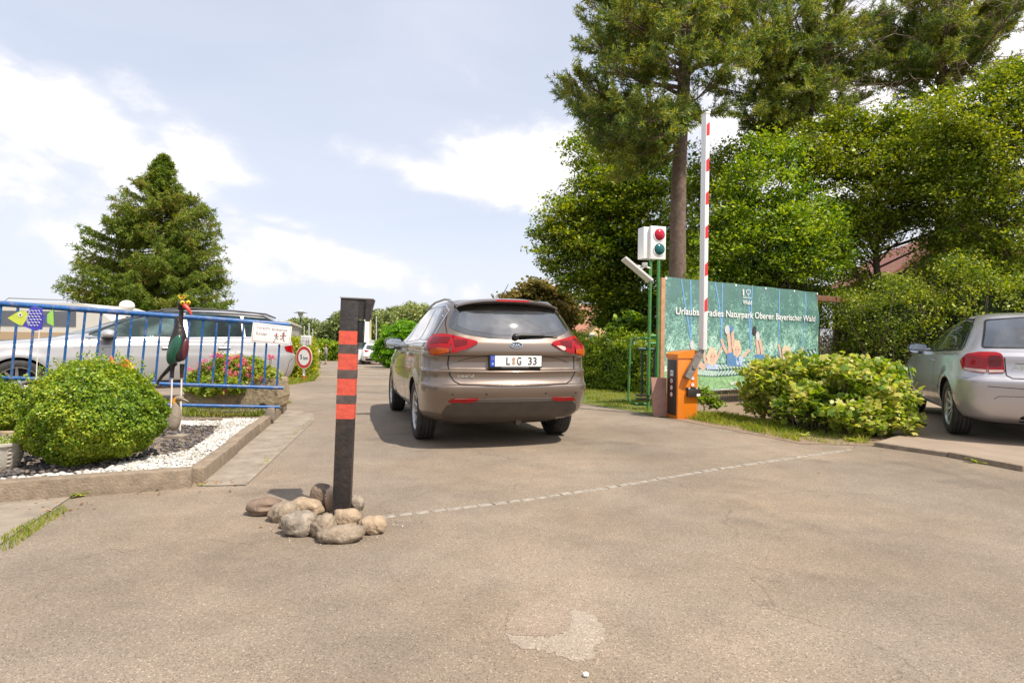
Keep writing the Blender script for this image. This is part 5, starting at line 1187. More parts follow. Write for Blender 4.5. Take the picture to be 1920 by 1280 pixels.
    kid('printed_child', [([(1458, 645), (1461, 655), (1463, 668)], [.05, .06, .06], 0), ([(1506, 652), (1500, 662), (1492, 670)], [.05, .06, .06], 0)], [(1473, 660, .15, .13, 1, .012), (1473, 664, .095, .09, 0, .013), (1470, 661, .013, .01, 5, .014), (1476, 661, .013, .01, 5, .014)], [([(1462, 668), (1490, 668), (1492, 680), (1462, 680)], 4)])
    # lettering
    q = MB(); u0, z0 = bn(1266, 583); u1, z1 = bn(1526, 602); zc = (z0+z1)/2
    V, fs = text_verts('Urlaubsparadies Naturpark Oberer Bayerischer Wald', u1-u0, .165, 0, bold=.012)
    cu = (u0+u1)/2; zc = bn(1330, 588)[1]
    q.add([P3(cu+v.x, zc+v.z, .016) for v in V], fs, 0); t.part('slogan', q, signwhite, cl, recalc=False)
    q = MB(); 
    def bt(txt, px0, px1, py, h, bold=.01):
        a, z = bn(px0, py); b, _ = bn(px1, py); V, fs = text_verts(txt, b-a, h, 0, bold=bold); q.add([P3((a+b)/2+v.x, z+v.z, .017) for v in V], fs, 0)
    bt('I', 1392, 1394.5, 548, .12, .02); bt('Bayerischer', 1392, 1408, 557.5, .035); bt('Wald', 1392, 1408, 566, .085, .01)
    a, z = bn(1402, 548); hp = []
    for k in range(28):
        th = 2*math.pi*k/28; hp.append((16*math.sin(th)**3, 13*math.cos(th)-5*math.cos(2*th)-2*math.cos(3*th)-math.cos(4*th)))
    for k in range(28):
        x0_, y0_ = hp[k]; x1_, y1_ = hp[(k+1) % 28]; s_ = .0042; s2 = .0033
        q.add([P3(a+x*s, z+y*s, .017) for x, y, s in ((x0_, y0_, s_), (x1_, y1_, s_), (x1_, y1_, s2), (x0_, y0_, s2))], [(0, 1, 2, 3)])
    a0, z0_ = bn(1391, 542); a1, z1_ = bn(1409, 572); 
    t.part('emblem', q, signwhite, cl, recalc=False)
    q = MB(); V, fs = text_verts('www.', .35, .07, 0, bold=.005); a, z = bn(1378, 718); q.add([P3(a+v.x, z+v.z, .017) for v in V], fs, 0); t.part('web_address', q, signwhite, cl, recalc=False)
    for k in range(6):
        q = MB(); u = .03+(BL-.06)*k/5; disc(q, (0, 0), 0, .024, Matrix.Translation(P3(u, ZT-.03, .008)) @ Matrix.Rotation(BR, 4, 'Z'), 0, 12); t.part('eyelet', q, signwhite, cl, recalc=False)
    woodm = mat('pale_timber', (.42, .23, .12), .7, var=.25, vscale=12, bump=.3, bscale=30); woodb = mat('brown_timber', (.17, .075, .04), .75, var=.35, vscale=14, bump=.4, bscale=30)
    q = MB(); q.box(-.115, -.02, -.03, .05, .0, ZT-.03, 0, m, .004); t.part('timber_post', q, woodm)
    q = MB(); q.box(BL-.03, BL+.05, .05, .13, .0, ZT-.1, 0, m, .004); t.part('timber_post', q, woodb)
    q = MB(); q.box(BL+.02, BL+1.5, .06, .10, ZT-.17, ZT-.05, 0, m, .004); t.part('top_board', q, woodb)
    q = MB(); q.tube([m @ Vector((-.02, -.0, ZB-.01)), m @ Vector((BL, .0, ZB-.01))], .014, 8); t.part('bottom_wire', q, MATS['galvanised'])
banner()
def chainlink():
    m = Matrix.Translation((BA.x, BA.y, 0)) @ Matrix.Rotation(BR, 4, 'Z')
    t = Thing('chain_link_fence', 'rusty chain link fence behind the banner and the leafy shrub', 'fence', tuple(m @ Vector((BL, .15, 0))))
    q = MB(); h = 1.42; s_ = .052; us = 0.2; ue = BL+1.7
    n = int((ue-us)/s_)
    for k in range(n+1):
        for sg in (1, -1):
            # each wire zigzags: emulate the mesh by diagonal wires cut to the panel
            u = us+k*s_
            if u < BL-.05: z0, z1 = .05, .45
            else: z0, z1 = .05, h
            a = (u, z0); L_ = z1-z0; b = (u+sg*L_*.62, z1)
            if b[0] < us or b[0] > ue: continue
            q.tube([m @ Vector((a[0], .16, a[1])), m @ Vector((b[0], .16, b[1]))], .0042, 3, 0, False)
    t.part('wire_mesh', q, mat('rusty_wire', (.42, .31, .24), .6, .3), recalc=False)
    for u in (BL+.05, BL+1.72):
        q = MB(); q.tube([m @ Vector((u, .18, 0)), m @ Vector((u, .18, h+.05))], .02, 8); t.part('fence_post', q, MATS['galvanised'])
chainlink()
# ------------------------------------------------------------------ garden figures
bk = mat('bird_black_metal', (.028, .022, .020), .38, .3, var=.5, vscale=18, bump=.7, bscale=30, dirt=(.10, .06, .04), dirtscale=9, dirtamt=.5)
bgreen = mat('bird_green_enamel', (.008, .075, .042), .3, var=.2, vscale=15, coat=.5); bred = mat('bird_red_enamel', (.60, .045, .03), .35); byel = mat('bird_yellow_enamel', (.70, .42, .02), .35); rodw = mat('white_rod', (.72, .66, .62), .4)
def skin_mesh(name, verts, edges, radii, m, parent, loc=(0, 0, 0), sub=2, root=0):
    me = bpy.data.meshes.new(name); me.from_pydata([tuple(Vector(v)-Vector(loc)) for v in verts], edges, []); o = link(name, me, None)
    md = o.modifiers.new('s', 'SKIN'); sk = me.skin_vertices[0].data
    for i, r in enumerate(radii): sk[i].radius = (r, r) if isinstance(r, (int, float)) else r
    sk[root].use_root = True; md.use_smooth_shade = True; ms = o.modifiers.new('u', 'SUBSURF'); ms.levels = sub; ms.render_levels = sub
    m2 = bpy.data.meshes.new_from_object(o.evaluated_get(bpy.context.evaluated_depsgraph_get())); bpy.data.objects.remove(o)
    m2.name = name; m2.materials.clear(); m2.materials.append(m)
    for p in m2.polygons: p.use_smooth = True
    o = link(name, m2, parent); return o
def bird():
    Z = 6.1; P_ = lambda x, y, dz=0: at(x, y, Z+dz); k = Z/F; f1 = P_(320, 775); f1.z = .08
    t = Thing('bird_sculpture', 'tall black metal bird with red beak, yellow eyes and green wing on white rods', 'garden figure', (f1.x, Z, .085))
    skin_mesh('body', [P_(334, 592), P_(336, 612), P_(336, 632), P_(333, 652), P_(331, 668), P_(332, 680), P_(340, 575), P_(341, 590) ], [(0, 1), (1, 2), (2, 3), (3, 4), (4, 5)], [.028, .045, .085, .10, .095, .055, .02, .02], bk, t.o, t.loc)
    q = MB(); q.tube([P_(341, 574), P_(340, 588), P_(338, 604), P_(336, 622)], [.020, .021, .028, .05], 12); t.part('neck', q, bk)
    q = MB(); q.ball(P_(342, 570), (.045, .05, .045), 16, 12); q.ball(P_(339, 577), (.03, .03, .03)); hd = t.part('head', q, bk)
    for x, dz in ((342, -.04), (353, -.01)):
        q = MB(); q.ball(P_(x, 567.5, dz), (.024, .024, .025), 14, 10); e = t.part('eye', q, byel, hd)
        q = MB(); q.ball(P_(x+.5, 567.5, dz-.019), (.009, .009, .009), 10, 6); t.part('pupil', q, bk, e)
    q = MB(); q.tube([P_(346, 573, -.03), P_(351, 577, -.035), P_(356, 583, -.04), P_(360, 591, -.04)], [.026, .022, .014, .003], 10); t.part('beak', q, bred, hd)
    q = MB(); q.tube([P_(341, 560), P_(342, 556), P_(345, 553), P_(346, 556)], [.006, .006, .005, .004], 6); q.tube([P_(344, 561), P_(348, 557), P_(350, 553)], [.006, .005, .004], 6); q.tube([P_(340, 561), P_(336, 557), P_(333, 553), P_(336, 552.5), P_(337, 555)], [.006, .005, .004, .004, .003], 6); t.part('comb', q, byel, hd)
    q = MB(); c = P_(327, 655, -.05); q.ball(c, (.066, .045, .165), 16, 12, 0, Matrix.Rotation(R(-17), 4, 'Y').inverted().to_3x3().to_4x4()); t.part('wing', q, bgreen)
    q = MB(); c = P_(346, 655, .0); q.ball(c, (.035, .05, .12), 16, 12, 0, Matrix.Rotation(R(8), 4, 'Y')); t.part('wing', q, mat('bird_maroon', (.10, .02, .03), .35))
    q = MB(); q.tube([P_(328, 680, .02), P_(316, 692, .03), P_(303, 706, .03), P_(296, 716, .03), P_(294, 722, .03), P_(300, 724, .03), P_(303, 720, .03)], [.032, .022, .017, .015, .014, .012, .006], 10); t.part('tail', q, bk)
    for x in (323, 341):
        q = MB(); q.tube([P_(x+1, 682), P_(x, 695), P_(x-.2, 708)], [.024, .019, .016], 10); lg = t.part('leg', q, bk)
        a = P_(x-.3, 706); b_ = P_(x-3, 775); q = MB(); q.tube([a, Vector((b_.x, b_.y, .07))], .0085, 8); t.part('rod', q, rodw, lg)
bird()
stoneg = mat('cast_stone', (.27, .22, .165), .85, var=.3, vscale=14, bump=.6, bscale=60, dirt=(.12, .10, .07), dirtscale=7, dirtamt=.5)
def goose():
    b = gnd(332, 822, .085); Z = b.y+.02; P_ = lambda x, y, dz=0: at(x, y, Z+dz)
    t = Thing('goose_figure', 'small grey stone goose with an orange neck on a stone plinth beside the round bush', 'garden figure', b)
    q = MB(); q.prism([(b.x-.09, .07), (b.x+.07, .07), (b.x+.075, .115), (b.x-.09, .12)], Z-.07, Z+.08); t.part('plinth', q, stoneg)
    skin_mesh('body', [P_(331, 752), P_(330, 765), P_(328, 780), P_(325, 795), P_(322, 808)], [(0, 1), (1, 2), (2, 3), (3, 4)], [.022, .045, .062, .065, .045], stoneg, t.o, t.loc)
    q = MB(); q.tube([P_(331, 764), P_(328, 755), P_(329, 749), P_(334, 746)], [.034, .026, .023, .024], 12); t.part('neck', q, mat('orange_neck', (.62, .27, .02), .6, var=.15, vscale=20))
    q = MB(); q.tube([P_(333, 747, -.01), P_(338, 746, -.01), P_(343, 748, -.01)], [.024, .030, .022], 12); hd = t.part('head', q, stoneg)
    q = MB(); q.tube([P_(342, 747.5, -.01), P_(348, 750, -.01), P_(354, 753, -.01)], [.019, .014, .006], 10, flat=.6); q.tube([P_(342, 751, -.01), P_(347, 754, -.01), P_(351, 757, -.01)], [.013, .01, .004], 8, flat=.6); t.part('beak', q, stoneg, hd)
goose()
def fish():
    Z = 5.65; P_ = lambda x, y, dz=0: at(x, y, Z+dz)
    t = Thing('fish_ornament', 'blue and yellow translucent fish ornament on a thin stick before the railing', 'ornament', (P_(66, 740).x, Z, .085))
    def plate(pts, y0, th=.006, mi=0, mb=None):
        mb = mb or MB(); v = [P_(*p) for p in pts]; n = len(v); mb.add([p+Vector((0, y0, 0)) for p in v]+[p+Vector((0, y0+th, 0)) for p in v], [tuple(range(n)), tuple(range(2*n-1, n-1, -1))]+[(i, i+n, (i+1) % n+n, (i+1) % n) for i in range(n)], mi); return mb
    blue = mat('fish_blue_glass', (.03, .02, .42), .12, var=.4, vscale=14, coat=1); yel = mat('fish_yellow_glass', (.55, .62, .03), .15, var=.1, vscale=12, coat=1); lime = mat('fish_lime_glass', (.30, .60, .06), .15, coat=1)
    bo = t.part('body', plate([(43, 611), (50, 590), (51, 583), (62, 573), (70, 576), (79, 578), (79, 617), (66, 620)], 0), blue)
    t.part('head', plate([(15, 596), (30, 587), (38, 583), (50, 583), (52, 590), (50, 599), (43, 610), (36, 609), (26, 603)], -.004), yel)
    t.part('tail', plate([(88, 590), (99, 580), (100, 611), (88, 605), (86, 598)], 0), lime)
    q = MB(); 
    for i in range(5): q.tube([P_(80, 592+i*2.6, -.004), P_(88, 590+i*3.6, -.004)], .004, 5)
    t.part('tail_stem', q, blue)
    q = MB(); disc(q, (0, 0), 0, .021, Matrix.Translation(P_(38, 590, -.007)), 0, 20); disc(q, (0, 0), 0, .009, Matrix.Translation(P_(38, 590, -.009)), 1, 14); t.part('eye', q, [signwhite, inkk], recalc=False)
    q = MB()
    for r_ in range(6):
        for c_ in range(4-(r_ > 4)):
            cx, cy = 53+c_*6.2+(r_ % 2)*3, 585+r_*5.4
            if cx < 50 or cx > 76: continue
            pts = [P_(cx+3.2*math.cos(a), cy+3.2*math.sin(a), -.004) for a in np.linspace(R(200), R(340)-math.pi*0, 7)]
            q.tube(pts, .0022, 4)
    for i in range(7): a = R(-70+i*22); disc(q, (0, 0), .006, .009, Matrix.Translation(P_(52+2*math.cos(i), 586+i*3.6, -.006)), 0, 10)
    t.part('scale_lines', q, signwhite, recalc=False)
    q = MB(); q.tube([P_(74, 617, .004), P_(70, 670, .004), P_(66, 745, .004)], .0048, 6); t.part('stick', q, rodw)
fish()
def orange_orn():
    Z = 4.95; P_ = lambda x, y, dz=0: at(x, y, Z+dz)
    t = Thing('orange_ornament', 'orange and yellow garden ornament peeking out behind the round bush', 'ornament', (P_(225, 700).x, Z, .085))
    q = MB(); pts = [(200, 740), (203, 690), (206, 668), (211, 680), (219, 686), (227, 677), (235, 673), (240, 680), (236, 740)]
    v = [P_(*p) for p in pts]; n = len(v); q.add(v+[p+Vector((0, .03, 0)) for p in v], [tuple(range(n)), tuple(range(2*n-1, n-1, -1))]+[(i, i+n, (i+1) % n+n, (i+1) % n) for i in range(n)]); t.part('body', q, mat('orange_enamel', (.62, .13, .02), .4))
    q = MB(); q.tube([P_(243, 678, -.01), P_(244, 690, -.01), P_(243, 745, -.01)], [.008, .035, .03], 10, flat=.5); t.part('yellow_petal', q, byel)
    q = MB(); q.tube([P_(222, 700, .02), Vector((P_(222, 700).x, Z+.02, .06))], .008, 6); t.part('stick', q, rodw)
orange_orn()
def planter():
    c = gnd(8, 888, .085); c = Vector((c.x+.0, c.y+.16, .085)); c.x = at(4, 860, c.y).x
    t = Thing('woven_planter', 'white woven-look planter bowl cut by the left edge of the photo', 'planter', c)
    pm = mat('glazed_white_clay', (.50, .45, .38), .6, var=.2, vscale=14, dirt=(.3, .24, .17), dirtscale=8, dirtamt=.4)
    q = MB(); prof = []
    n = 48; rows = 12; vs = []
    for i in range(rows+1):
        h = .185*i/rows; r = .085+.055*(i/rows)**.7
        for k in range(n):
            b_ = .004*math.cos(k*math.pi/2+(i % 2)*math.pi)+.002*math.cos(i*math.pi); vs.append(c+Vector(((r+b_)*math.cos(2*math.pi*k/n), (r+b_)*math.sin(2*math.pi*k/n), h)))
    q.add(vs, [(i*n+k, i*n+(k+1) % n, (i+1)*n+(k+1) % n, (i+1)*n+k) for i in range(rows) for k in range(n)], 0, False)
    q.lathe([(.135, .178), (.150, .178), (.152, .196), (.135, .198), (.125, .19), (.12, .15), (0, .15)], 40, Matrix.Translation(c)); t.part('bowl', q, pm, recalc=False)
    return t, c
planter_t, planter_c = planter()
for (px, py, rx, ry, rz, col, lab) in ((30, 803, .10, .06, .018, (.30, .15, .09), 'reddish flat stone lying beside the round bush near the left edge'), (22, 817, .12, .05, .022, (.40, .30, .19), 'pale buff paving slab piece in front of the reddish flat stone'), (2, 796, .07, .06, .02, (.45, .38, .28), 'pale stone piece at the left edge under the smaller bush')):
    c = gnd(px, py, .085); q = MB(); pts = [(c.x+rx*math.cos(a)*random.uniform(.8, 1.15), c.y+ry*math.sin(a)*random.uniform(.8, 1.15)) for a in np.linspace(0, 5.5, 7)]; q.prism(pts, .08, .085+rz*2, 0, None, 'xy')
    solo('flat_stone', q, mat('flat_stone_'+lab.split()[0], col, .8, var=.25, vscale=10, bump=.4), lab, 'stone', 'flat stone pieces in the garden bed', loc=(c.x, c.y, .085))
# ------------------------------------------------------------------ stone trough
def trough():
    a = at(352, 748, 7.95); b = at(522, 752, 7.95); 
    t = Thing('stone_trough', 'rough tufa stone trough with an arched foot, holding pink flowers', 'planter', ((a.x+b.x)/2, 8.1, .1))
    zt = at(400, 707, 7.95).z; x0, x1 = a.x, b.x-.0; L_ = x1-x0; zb = .105
    pr = [(x0, zb+.06), (x0+.06, zb), (x0+L_*.28, zb), (x1-.30, zb+.005), (x1-.26, zb+.06), (x1-.19, zb+.09), (x1-.12, zb+.06), (x1-.10, zb+.0), (x1-.04, zb), (x1, zb+.05), (x1+.02, zb+.16), (x1+.0, zt-.03), (x1-.04, zt), (x0+.05, zt), (x0, zt-.03), (x0-.015, zb+.15)]
    q = MB(); bm = poly_bm(smooth_poly(pr, .03, 3), .045); top = []
    for v in bm.verts: v.co = Vector((v.co.x, 7.88, v.co.y))
    r = bmesh.ops.extrude_face_region(bm, geom=bm.faces[:]); 
    for v in [g for g in r['geom'] if isinstance(g, bmesh.types.BMVert)]: v.co.y += .42
    bmesh.ops.recalc_face_normals(bm, faces=bm.faces[:])
    for v in bm.verts: v.co += Vector((random.uniform(-1, 1), random.uniform(-1.2, 1.2), random.uniform(-1, 1)))*.007
    q.bm(bm, 0, None, True); t.part('basin', q, mat('tufa_stone', (.27, .21, .13), .95, var=.45, vscale=14, bump=1.0, bscale=28, dirt=(.10, .085, .05), dirtscale=9, dirtamt=.7), sharp=50)
    return t, x0, x1, zt
trough_t, TX0, TX1, TZ = trough()
# ------------------------------------------------------------------ far things
def street_lamp():
    Z = 34.0; b = at(563, 640, Z); b.z = T(0, Z); k = Z/F; top = lambda y: at(563, y, Z).z
    t = Thing('street_lamp', 'thin dark street lamp with a flat round hat above the hedges', 'street lamp', b)
    q = MB(); q.tube([b, Vector((b.x, b.y, top(593)))], [.08, .05], 10); t.part('post', q, mat('lamp_post_grey', (.10, .10, .10), .5))
    q = MB(); q.lathe([(.05, 0), (.13, .1), (.16, .35), (.10, .42), (0, .42)], 20, Matrix.Translation((b.x, b.y, top(595)))); t.part('lamp_glass', q, mat('milky_glass', (.55, .55, .55), .3))
    q = MB(); q.lathe([(0, .12), (.08, .10), (.26, .04), (.40, 0), (.26, 0), (0, .02)], 24, Matrix.Translation((b.x, b.y, top(586)-.02))); t.part('lamp_hat', q, MATS['lamp_post_grey'])
street_lamp()
def far_pole(px, y0, y1, Z, lab, r=.05, m=None):
    b = at(px, y1, Z); a = at(px, y0, Z); q = MB(); q.tube([Vector((b.x, b.y, T(0, Z)-.1)), Vector((b.x, b.y, a.z))], [r, r*.7], 8)
    q.tube([Vector((b.x, b.y, a.z-.02)), Vector((b.x, b.y, a.z+r*1.4))], [r*1.2, r*.4], 8)
    solo('flag_pole', q, m or mat('pole_white', (.45, .45, .44), .5), lab, 'pole', 'thin poles before the far wood', loc=(b.x, b.y, T(0, Z)))
far_pole(570, 613, 650, 50, 'leftmost thin pole before the far wood, just right of the street lamp'); far_pole(579, 608, 650, 50, 'tallest of the thin poles before the wood, above the small white board', .07); far_pole(586, 618, 650, 50, 'shortest thin pole before the wood, right of the small white board'); far_pole(705, 595, 660, 50, 'thin pole between the white pylon and the round green hedge', .06)
far_pole(629, 625, 660, 52, 'thin brown pole behind the white tents, left of the bollard', .05, woodk)
def pylon():
    Z = 46; a = at(688.5, 592, Z); b = at(688.5, 640, Z); k = Z/F; t = Thing('white_pylon', 'tall blank white sign pylon behind the bollard hood', 'sign', (a.x, Z, T(0, Z)))
    q = MB(); q.box(a.x-5.5*k, a.x+4.6*k, Z, Z+.5, at(0, 636, Z).z, a.z, 0, None, .03); t.part('panel', q, signwhite)
    q = MB(); q.box(a.x-5*k, a.x+4*k, Z+.1, Z+.4, T(0, Z), at(0, 637, Z).z); t.part('base', q, conc)
    q = MB(); q.box(a.x+4.7*k, a.x+5.6*k, Z-.02, Z+.45, T(0, Z), a.z-.1); t.part('edge_frame', q, mat('pale_yellow_frame', (.5, .42, .25)))
pylon()
def box_building(name, label, cat, px0, px1, y0, y1, Z, depth, wallm, roofm, rot=0, windows=(), rooflip=.06, skirt=0):
    k = Z/F; a = at((px0+px1)/2, y1, Z); w = (px1-px0)*k/2; h0 = at(0, y0, Z).z; h1 = T(0, Z)-.02 if y1 is None else at(0, y1, Z).z
    return a, w, h0
def cabin():
    Z = 19.5; x1 = at(541, 640, Z).x; zt = 1.54; x0 = x1-1
    t = Thing('grey_cabin', 'pale grey flat-roofed cabin behind the tail of the white silver estate car', 'cabin', ((x0+x1)/2, Z, -.1))
    q = MB(); m = Matrix.Translation((x1, Z, 0)) @ Matrix.Rotation(R(17), 4, 'Z'); q.box(-2.6, 0, 0, 6.7, -.35, zt, 0, m); t.part('wall', q, mat('grey_panel', (.40, .37, .34), .5, var=.05, vscale=3))
    q = MB(); q.box(-2.68, .07, -.07, 6.8, zt, zt+.09, 0, m, .02); t.part('roof', q, mat('roof_trim_beige', (.52, .48, .42), .5))
    q = MB()
    for i in range(6): q.box(-.001, .006, .5+1.1*i, .52+1.1*i, -.25, zt-.02, 0, m)
    t.part('panel_joint', q, mat('joint_grey', (.2, .19, .18)))
cabin()
def caravan():
    Z = 15.5; x0 = at(-90, 640, Z).x; x1 = at(206, 640, Z).x; k = Z/F; zt = at(120, 568, Z).z; m = Matrix.Translation((0, Z, 0))
    t = Thing('motorhome', 'beige motorhome with roof rail and roof dome behind the estate car', 'motorhome', ((x0+x1)/2, Z, 0))
    pr = [(x0, .35), (x1-.1, .35), (x1+.2, .9), (x1+.1, 1.4), (x1-.35, zt-.12), (x1-.8, zt), (x0+.1, zt), (x0, zt-.1)]
    q = MB(); q.prism(pr, 0, 2.2, 0, m); t.part('body', q, mat('motorhome_white', (.58, .55, .48), .4, var=.05, vscale=2))
    q = MB(); q.box(x0, x1-.9, -.012, 0, zt-.62, zt-.22, 0, m); t.part('side_window', q, glassd)
    q = MB(); q.box(x0, x1-.5, -.015, -.001, .95, 1.15, 0, m); t.part('beige_stripe', q, mat('stripe_beige', (.42, .30, .18)))
    q = MB(); q.tube([m @ Vector((x0+1.2, .15, zt)), m @ Vector((x0+1.35, .15, zt+.12)), m @ Vector((x1-1.2, .15, zt+.08)), m @ Vector((x1-.9, .15, zt))], .015, 8); t.part('roof_rail', q, MATS['rail_silver'])
    q = MB(); q.ball(m @ Vector((x1-.15, .9, zt-.01)), (.19, .19, .16), 20, 12); q.lathe([(.1, -.3), (.1, 0)], 12, m @ Matrix.Translation((x1-.15, .9, zt))); t.part('roof_dome', q, signwhite)
    q = MB(); q.box(x0+.6, x1-.6, .1, 2.0, .0, .36, 0, m); t.part('chassis', q, liner)
caravan()
def tents():
    for (px0, px1, yt, Z, lab) in ((597, 632, 643, 58, 'white caravan with awning roof beyond the far hedge, behind the two people'), (634, 660, 646, 60, 'low white caravan partly hidden behind the bollard, beyond the far hedge')):
        a = at(px0, 660, Z); b = at(px1, 660, Z); zt = at(0, yt, Z).z; zg = T(0, Z); w = b.x-a.x
        t = Thing('caravan', lab, 'caravan', ((a.x+b.x)/2, Z, zg), 0, 'caravans beyond the far hedge')
        q = MB(); q.prism([(a.x, zg+.3), (b.x, zg+.3), (b.x+.05, zg+1.0), (b.x-.1, zt-.1), (b.x-.3, zt), (a.x+.2, zt), (a.x, zt-.15)], Z, Z+2.2); t.part('body', q, signwhite)
        q = MB(); q.prism([(a.x-.1, zt-.12), (b.x-w*.2, zt-.02), (b.x+w*.15, zt-.5), (b.x+w*.15, zt-.56), (b.x-w*.2, zt-.1), (a.x-.1, zt-.2)], Z-1.4, Z-.01); t.part('awning', q, mat('awning_beige', (.45, .40, .34)) if 'awning_beige' not in MATS else MATS['awning_beige'])
        q = MB(); q.box(a.x+w*.2, a.x+w*.6, Z-.02, Z+.02, zg+1.3, zt-.35); t.part('window', q, glassd)
tents()
def blue_vehicle():
    Z = 44; a = at(668, 690, Z); b = at(681, 640, Z); zg = T(0, Z); t = Thing('van', 'small white van parked beside the far white hatchback', 'van', (a.x+.3, Z, zg))
    q = MB(); q.prism([(Z, zg+.25), (Z+3.6, zg+.25), (Z+3.6, zg+.9), (Z+2.9, zg+1.1), (Z+2.3, zg+1.75), (Z+.2, zg+1.8), (Z, zg+1.4)], a.x-.5, a.x+.9, 0, None, 'yz'); t.part('body', q, whitep)
    q = MB(); q.box(a.x-.35, a.x+.75, Z-.02, Z+.02, zg+1.1, zg+1.6); t.part('rear_window', q, glassl)
    for x in (a.x-.5, a.x+.75):
        for y in (Z+.6, Z+2.9): q = MB(); q.tube([(x, y, zg+.3), (x+.18, y, zg+.3)], .3, 18); t.part('wheel', q, rubber)
blue_vehicle()
# two people on the lane
skin_c = mat('skin', (.48, .27, .19), .6)
def person(px, pyf, pyh, Z, face, label, top_m, bot_m, hair_m, stride=.12, bag=False, long=False, arm=0):
    f = at(px, pyf, Z); hgt = (pyf-pyh)*Z/F; s_ = hgt/1.75; zg = T(0, Z)
    t = Thing('person', label, 'person', (f.x, Z, zg), face)
    V = [(0, 0, .95), (0, 0, 1.1), (0, 0, 1.25), (0, 0, 1.42), (0, .0, 1.50), (0, .02, 1.58), (0, .02, 1.68), (.18, 0, 1.40), (.24, .02, 1.15), (.20, .18 if arm else .05, .95), (-.18, 0, 1.40), (-.24, -.02, 1.15), (-.2, .16 if arm else .02, .98),
         (.09, 0, .88), (.10, stride*.6, .48), (.10, stride, .08), (.10, stride+.14, .03), (-.09, 0, .88), (-.10, -stride*.3, .48), (-.10, -stride, .09), (-.10, -stride+.14, .03), (.20, .24 if arm else .08, .87), (-.2, .22 if arm else .05, .9)]
    E_ = [(0, 1), (1, 2), (2, 3), (3, 4), (4, 5), (5, 6), (3, 7), (7, 8), (8, 9), (3, 10), (10, 11), (11, 12), (0, 13), (13, 14), (14, 15), (15, 16), (0, 17), (17, 18), (18, 19), (19, 20), (9, 21), (12, 22)]
    rd = [.14, .125, .14, .12, .055, .075, .09, .06, .045, .036, .06, .045, .036, .09, .06, .04, .035, .09, .06, .04, .035, .03, .03]
    skin_mesh('body', [Vector(v)*s_ for v in V], E_, [r*s_ for r in rd], skin_c, t.o, (0, 0, 0), 2)
    c = MB(); c.lathe([(.165*s_, 0), (.16*s_, .2*s_), (.185*s_, .42*s_), (.19*s_, .52*s_), (.12*s_, .60*s_), (.06*s_, .62*s_)], 20, Matrix.Translation((0, 0, .88*s_)) @ Matrix.Diagonal((1.15, .85, 1, 1)), 0)
    for sx in (-1, 1): c.tube([Vector((sx*.16, 0, 1.43))*s_, Vector((sx*.22, .01, 1.28))*s_, Vector((sx*.245, .02, 1.16))*s_], [.075*s_, .065*s_, .058*s_], 12)
    t.part('shirt', c, top_m, local=True)
    c = MB(); zb = .2 if long else .52
    for sx, st in ((1, stride), (-1, -stride*.5)): c.tube([Vector((sx*.07, 0, .96))*s_, Vector((sx*.10, st*.3, .75))*s_, Vector((sx*.105, st*.7, zb))*s_], [.125*s_, .105*s_, .085*s_], 12)
    c.lathe([(.15*s_, 0), (.17*s_, .12*s_)], 18, Matrix.Translation((0, 0, .86*s_)) @ Matrix.Diagonal((1.1, .85, 1, 1)), 0); t.part('trousers' if long else 'shorts', c, bot_m, local=True)
    h = MB(); h.ball(Vector((0, -.012, 1.70))*s_, (.098*s_, .105*s_, .092*s_), 16, 12); t.part('hair', h, hair_m, local=True)
    for sx, st in ((1, stride), (-1, -stride)):
        c = MB(); c.tube([Vector((sx*.10, st-.04, .045))*s_, Vector((sx*.10, st+.06, .045))*s_, Vector((sx*.10, st+.17, .03))*s_], [.05*s_, .05*s_, .035*s_], 10); t.part('shoe', c, blackpl, local=True)
    if bag:
        c = MB(); c.box(.20*s_, .30*s_, -.18*s_, .18*s_, .55*s_, .95*s_, 0, None, .03); bg = Thing('shoulder_bag', 'dark bag hanging from the hand of the person in the white top', 'bag', (f.x, Z, zg+.5), face); me = c.mesh('bag_body', blackpl, (0, 0, .5), True); link('bag_body', me, bg.o)
        c = MB(); c.tube([(.25*s_, -.1*s_, .43), (.25*s_, 0, .60), (.25*s_, .1*s_, .43)], .012, 6); link('strap', c.mesh('strap', blackpl), bg.o)
person(611, 682.5, 646.5, 40, R(100), 'person in grey shirt and dark shorts standing on the far lane, hands raised in front', mat('grey_shirt', (.22, .22, .20), .8, var=.5, vscale=30), mat('dark_shorts', (.07, .075, .07), .8, var=.3, vscale=20), mat('auburn_hair', (.20, .085, .04), .7, var=.3, vscale=30), .05, arm=1)
person(597, 681, 651, 44, R(-60), 'person in a white top and dark trousers walking at the corner of the far hedge', mat('white_shirt', (.6, .58, .56), .8), mat('dark_trousers', (.05, .05, .055), .8), mat('dark_hair', (.06, .04, .03), .7), .16, bag=True, long=True)
# houses
rooftile = mat('orange_roof_tiles', (.42, .19, .11), .8, var=.25, vscale=3)
def add_tile_pattern(m, sc=(9, 9, 9)):
    N = m.node_tree.nodes; L = m.node_tree.links; p = N['Principled BSDF']; tc = N.new('ShaderNodeTexCoord'); w = N.new('ShaderNodeTexWave'); w.inputs['Scale'].default_value = 2.6; w.bands_direction = 'X'; w2 = N.new('ShaderNodeTexWave'); w2.bands_direction = 'Z'; w2.inputs['Scale'].default_value = 2.6
    L.new(tc.outputs['Object'], w.inputs[0]); L.new(tc.outputs['Object'], w2.inputs[0]); a = N.new('ShaderNodeMath'); L.new(w.outputs['Fac'], a.inputs[0]); L.new(w2.outputs['Fac'], a.inputs[1])
    b = N.new('ShaderNodeBump'); b.inputs['Strength'].default_value = 1; b.inputs['Distance'].default_value = .05; L.new(a.outputs[0], b.inputs['Height']); L.new(b.outputs[0], p.inputs['Normal'])
add_tile_pattern(rooftile)
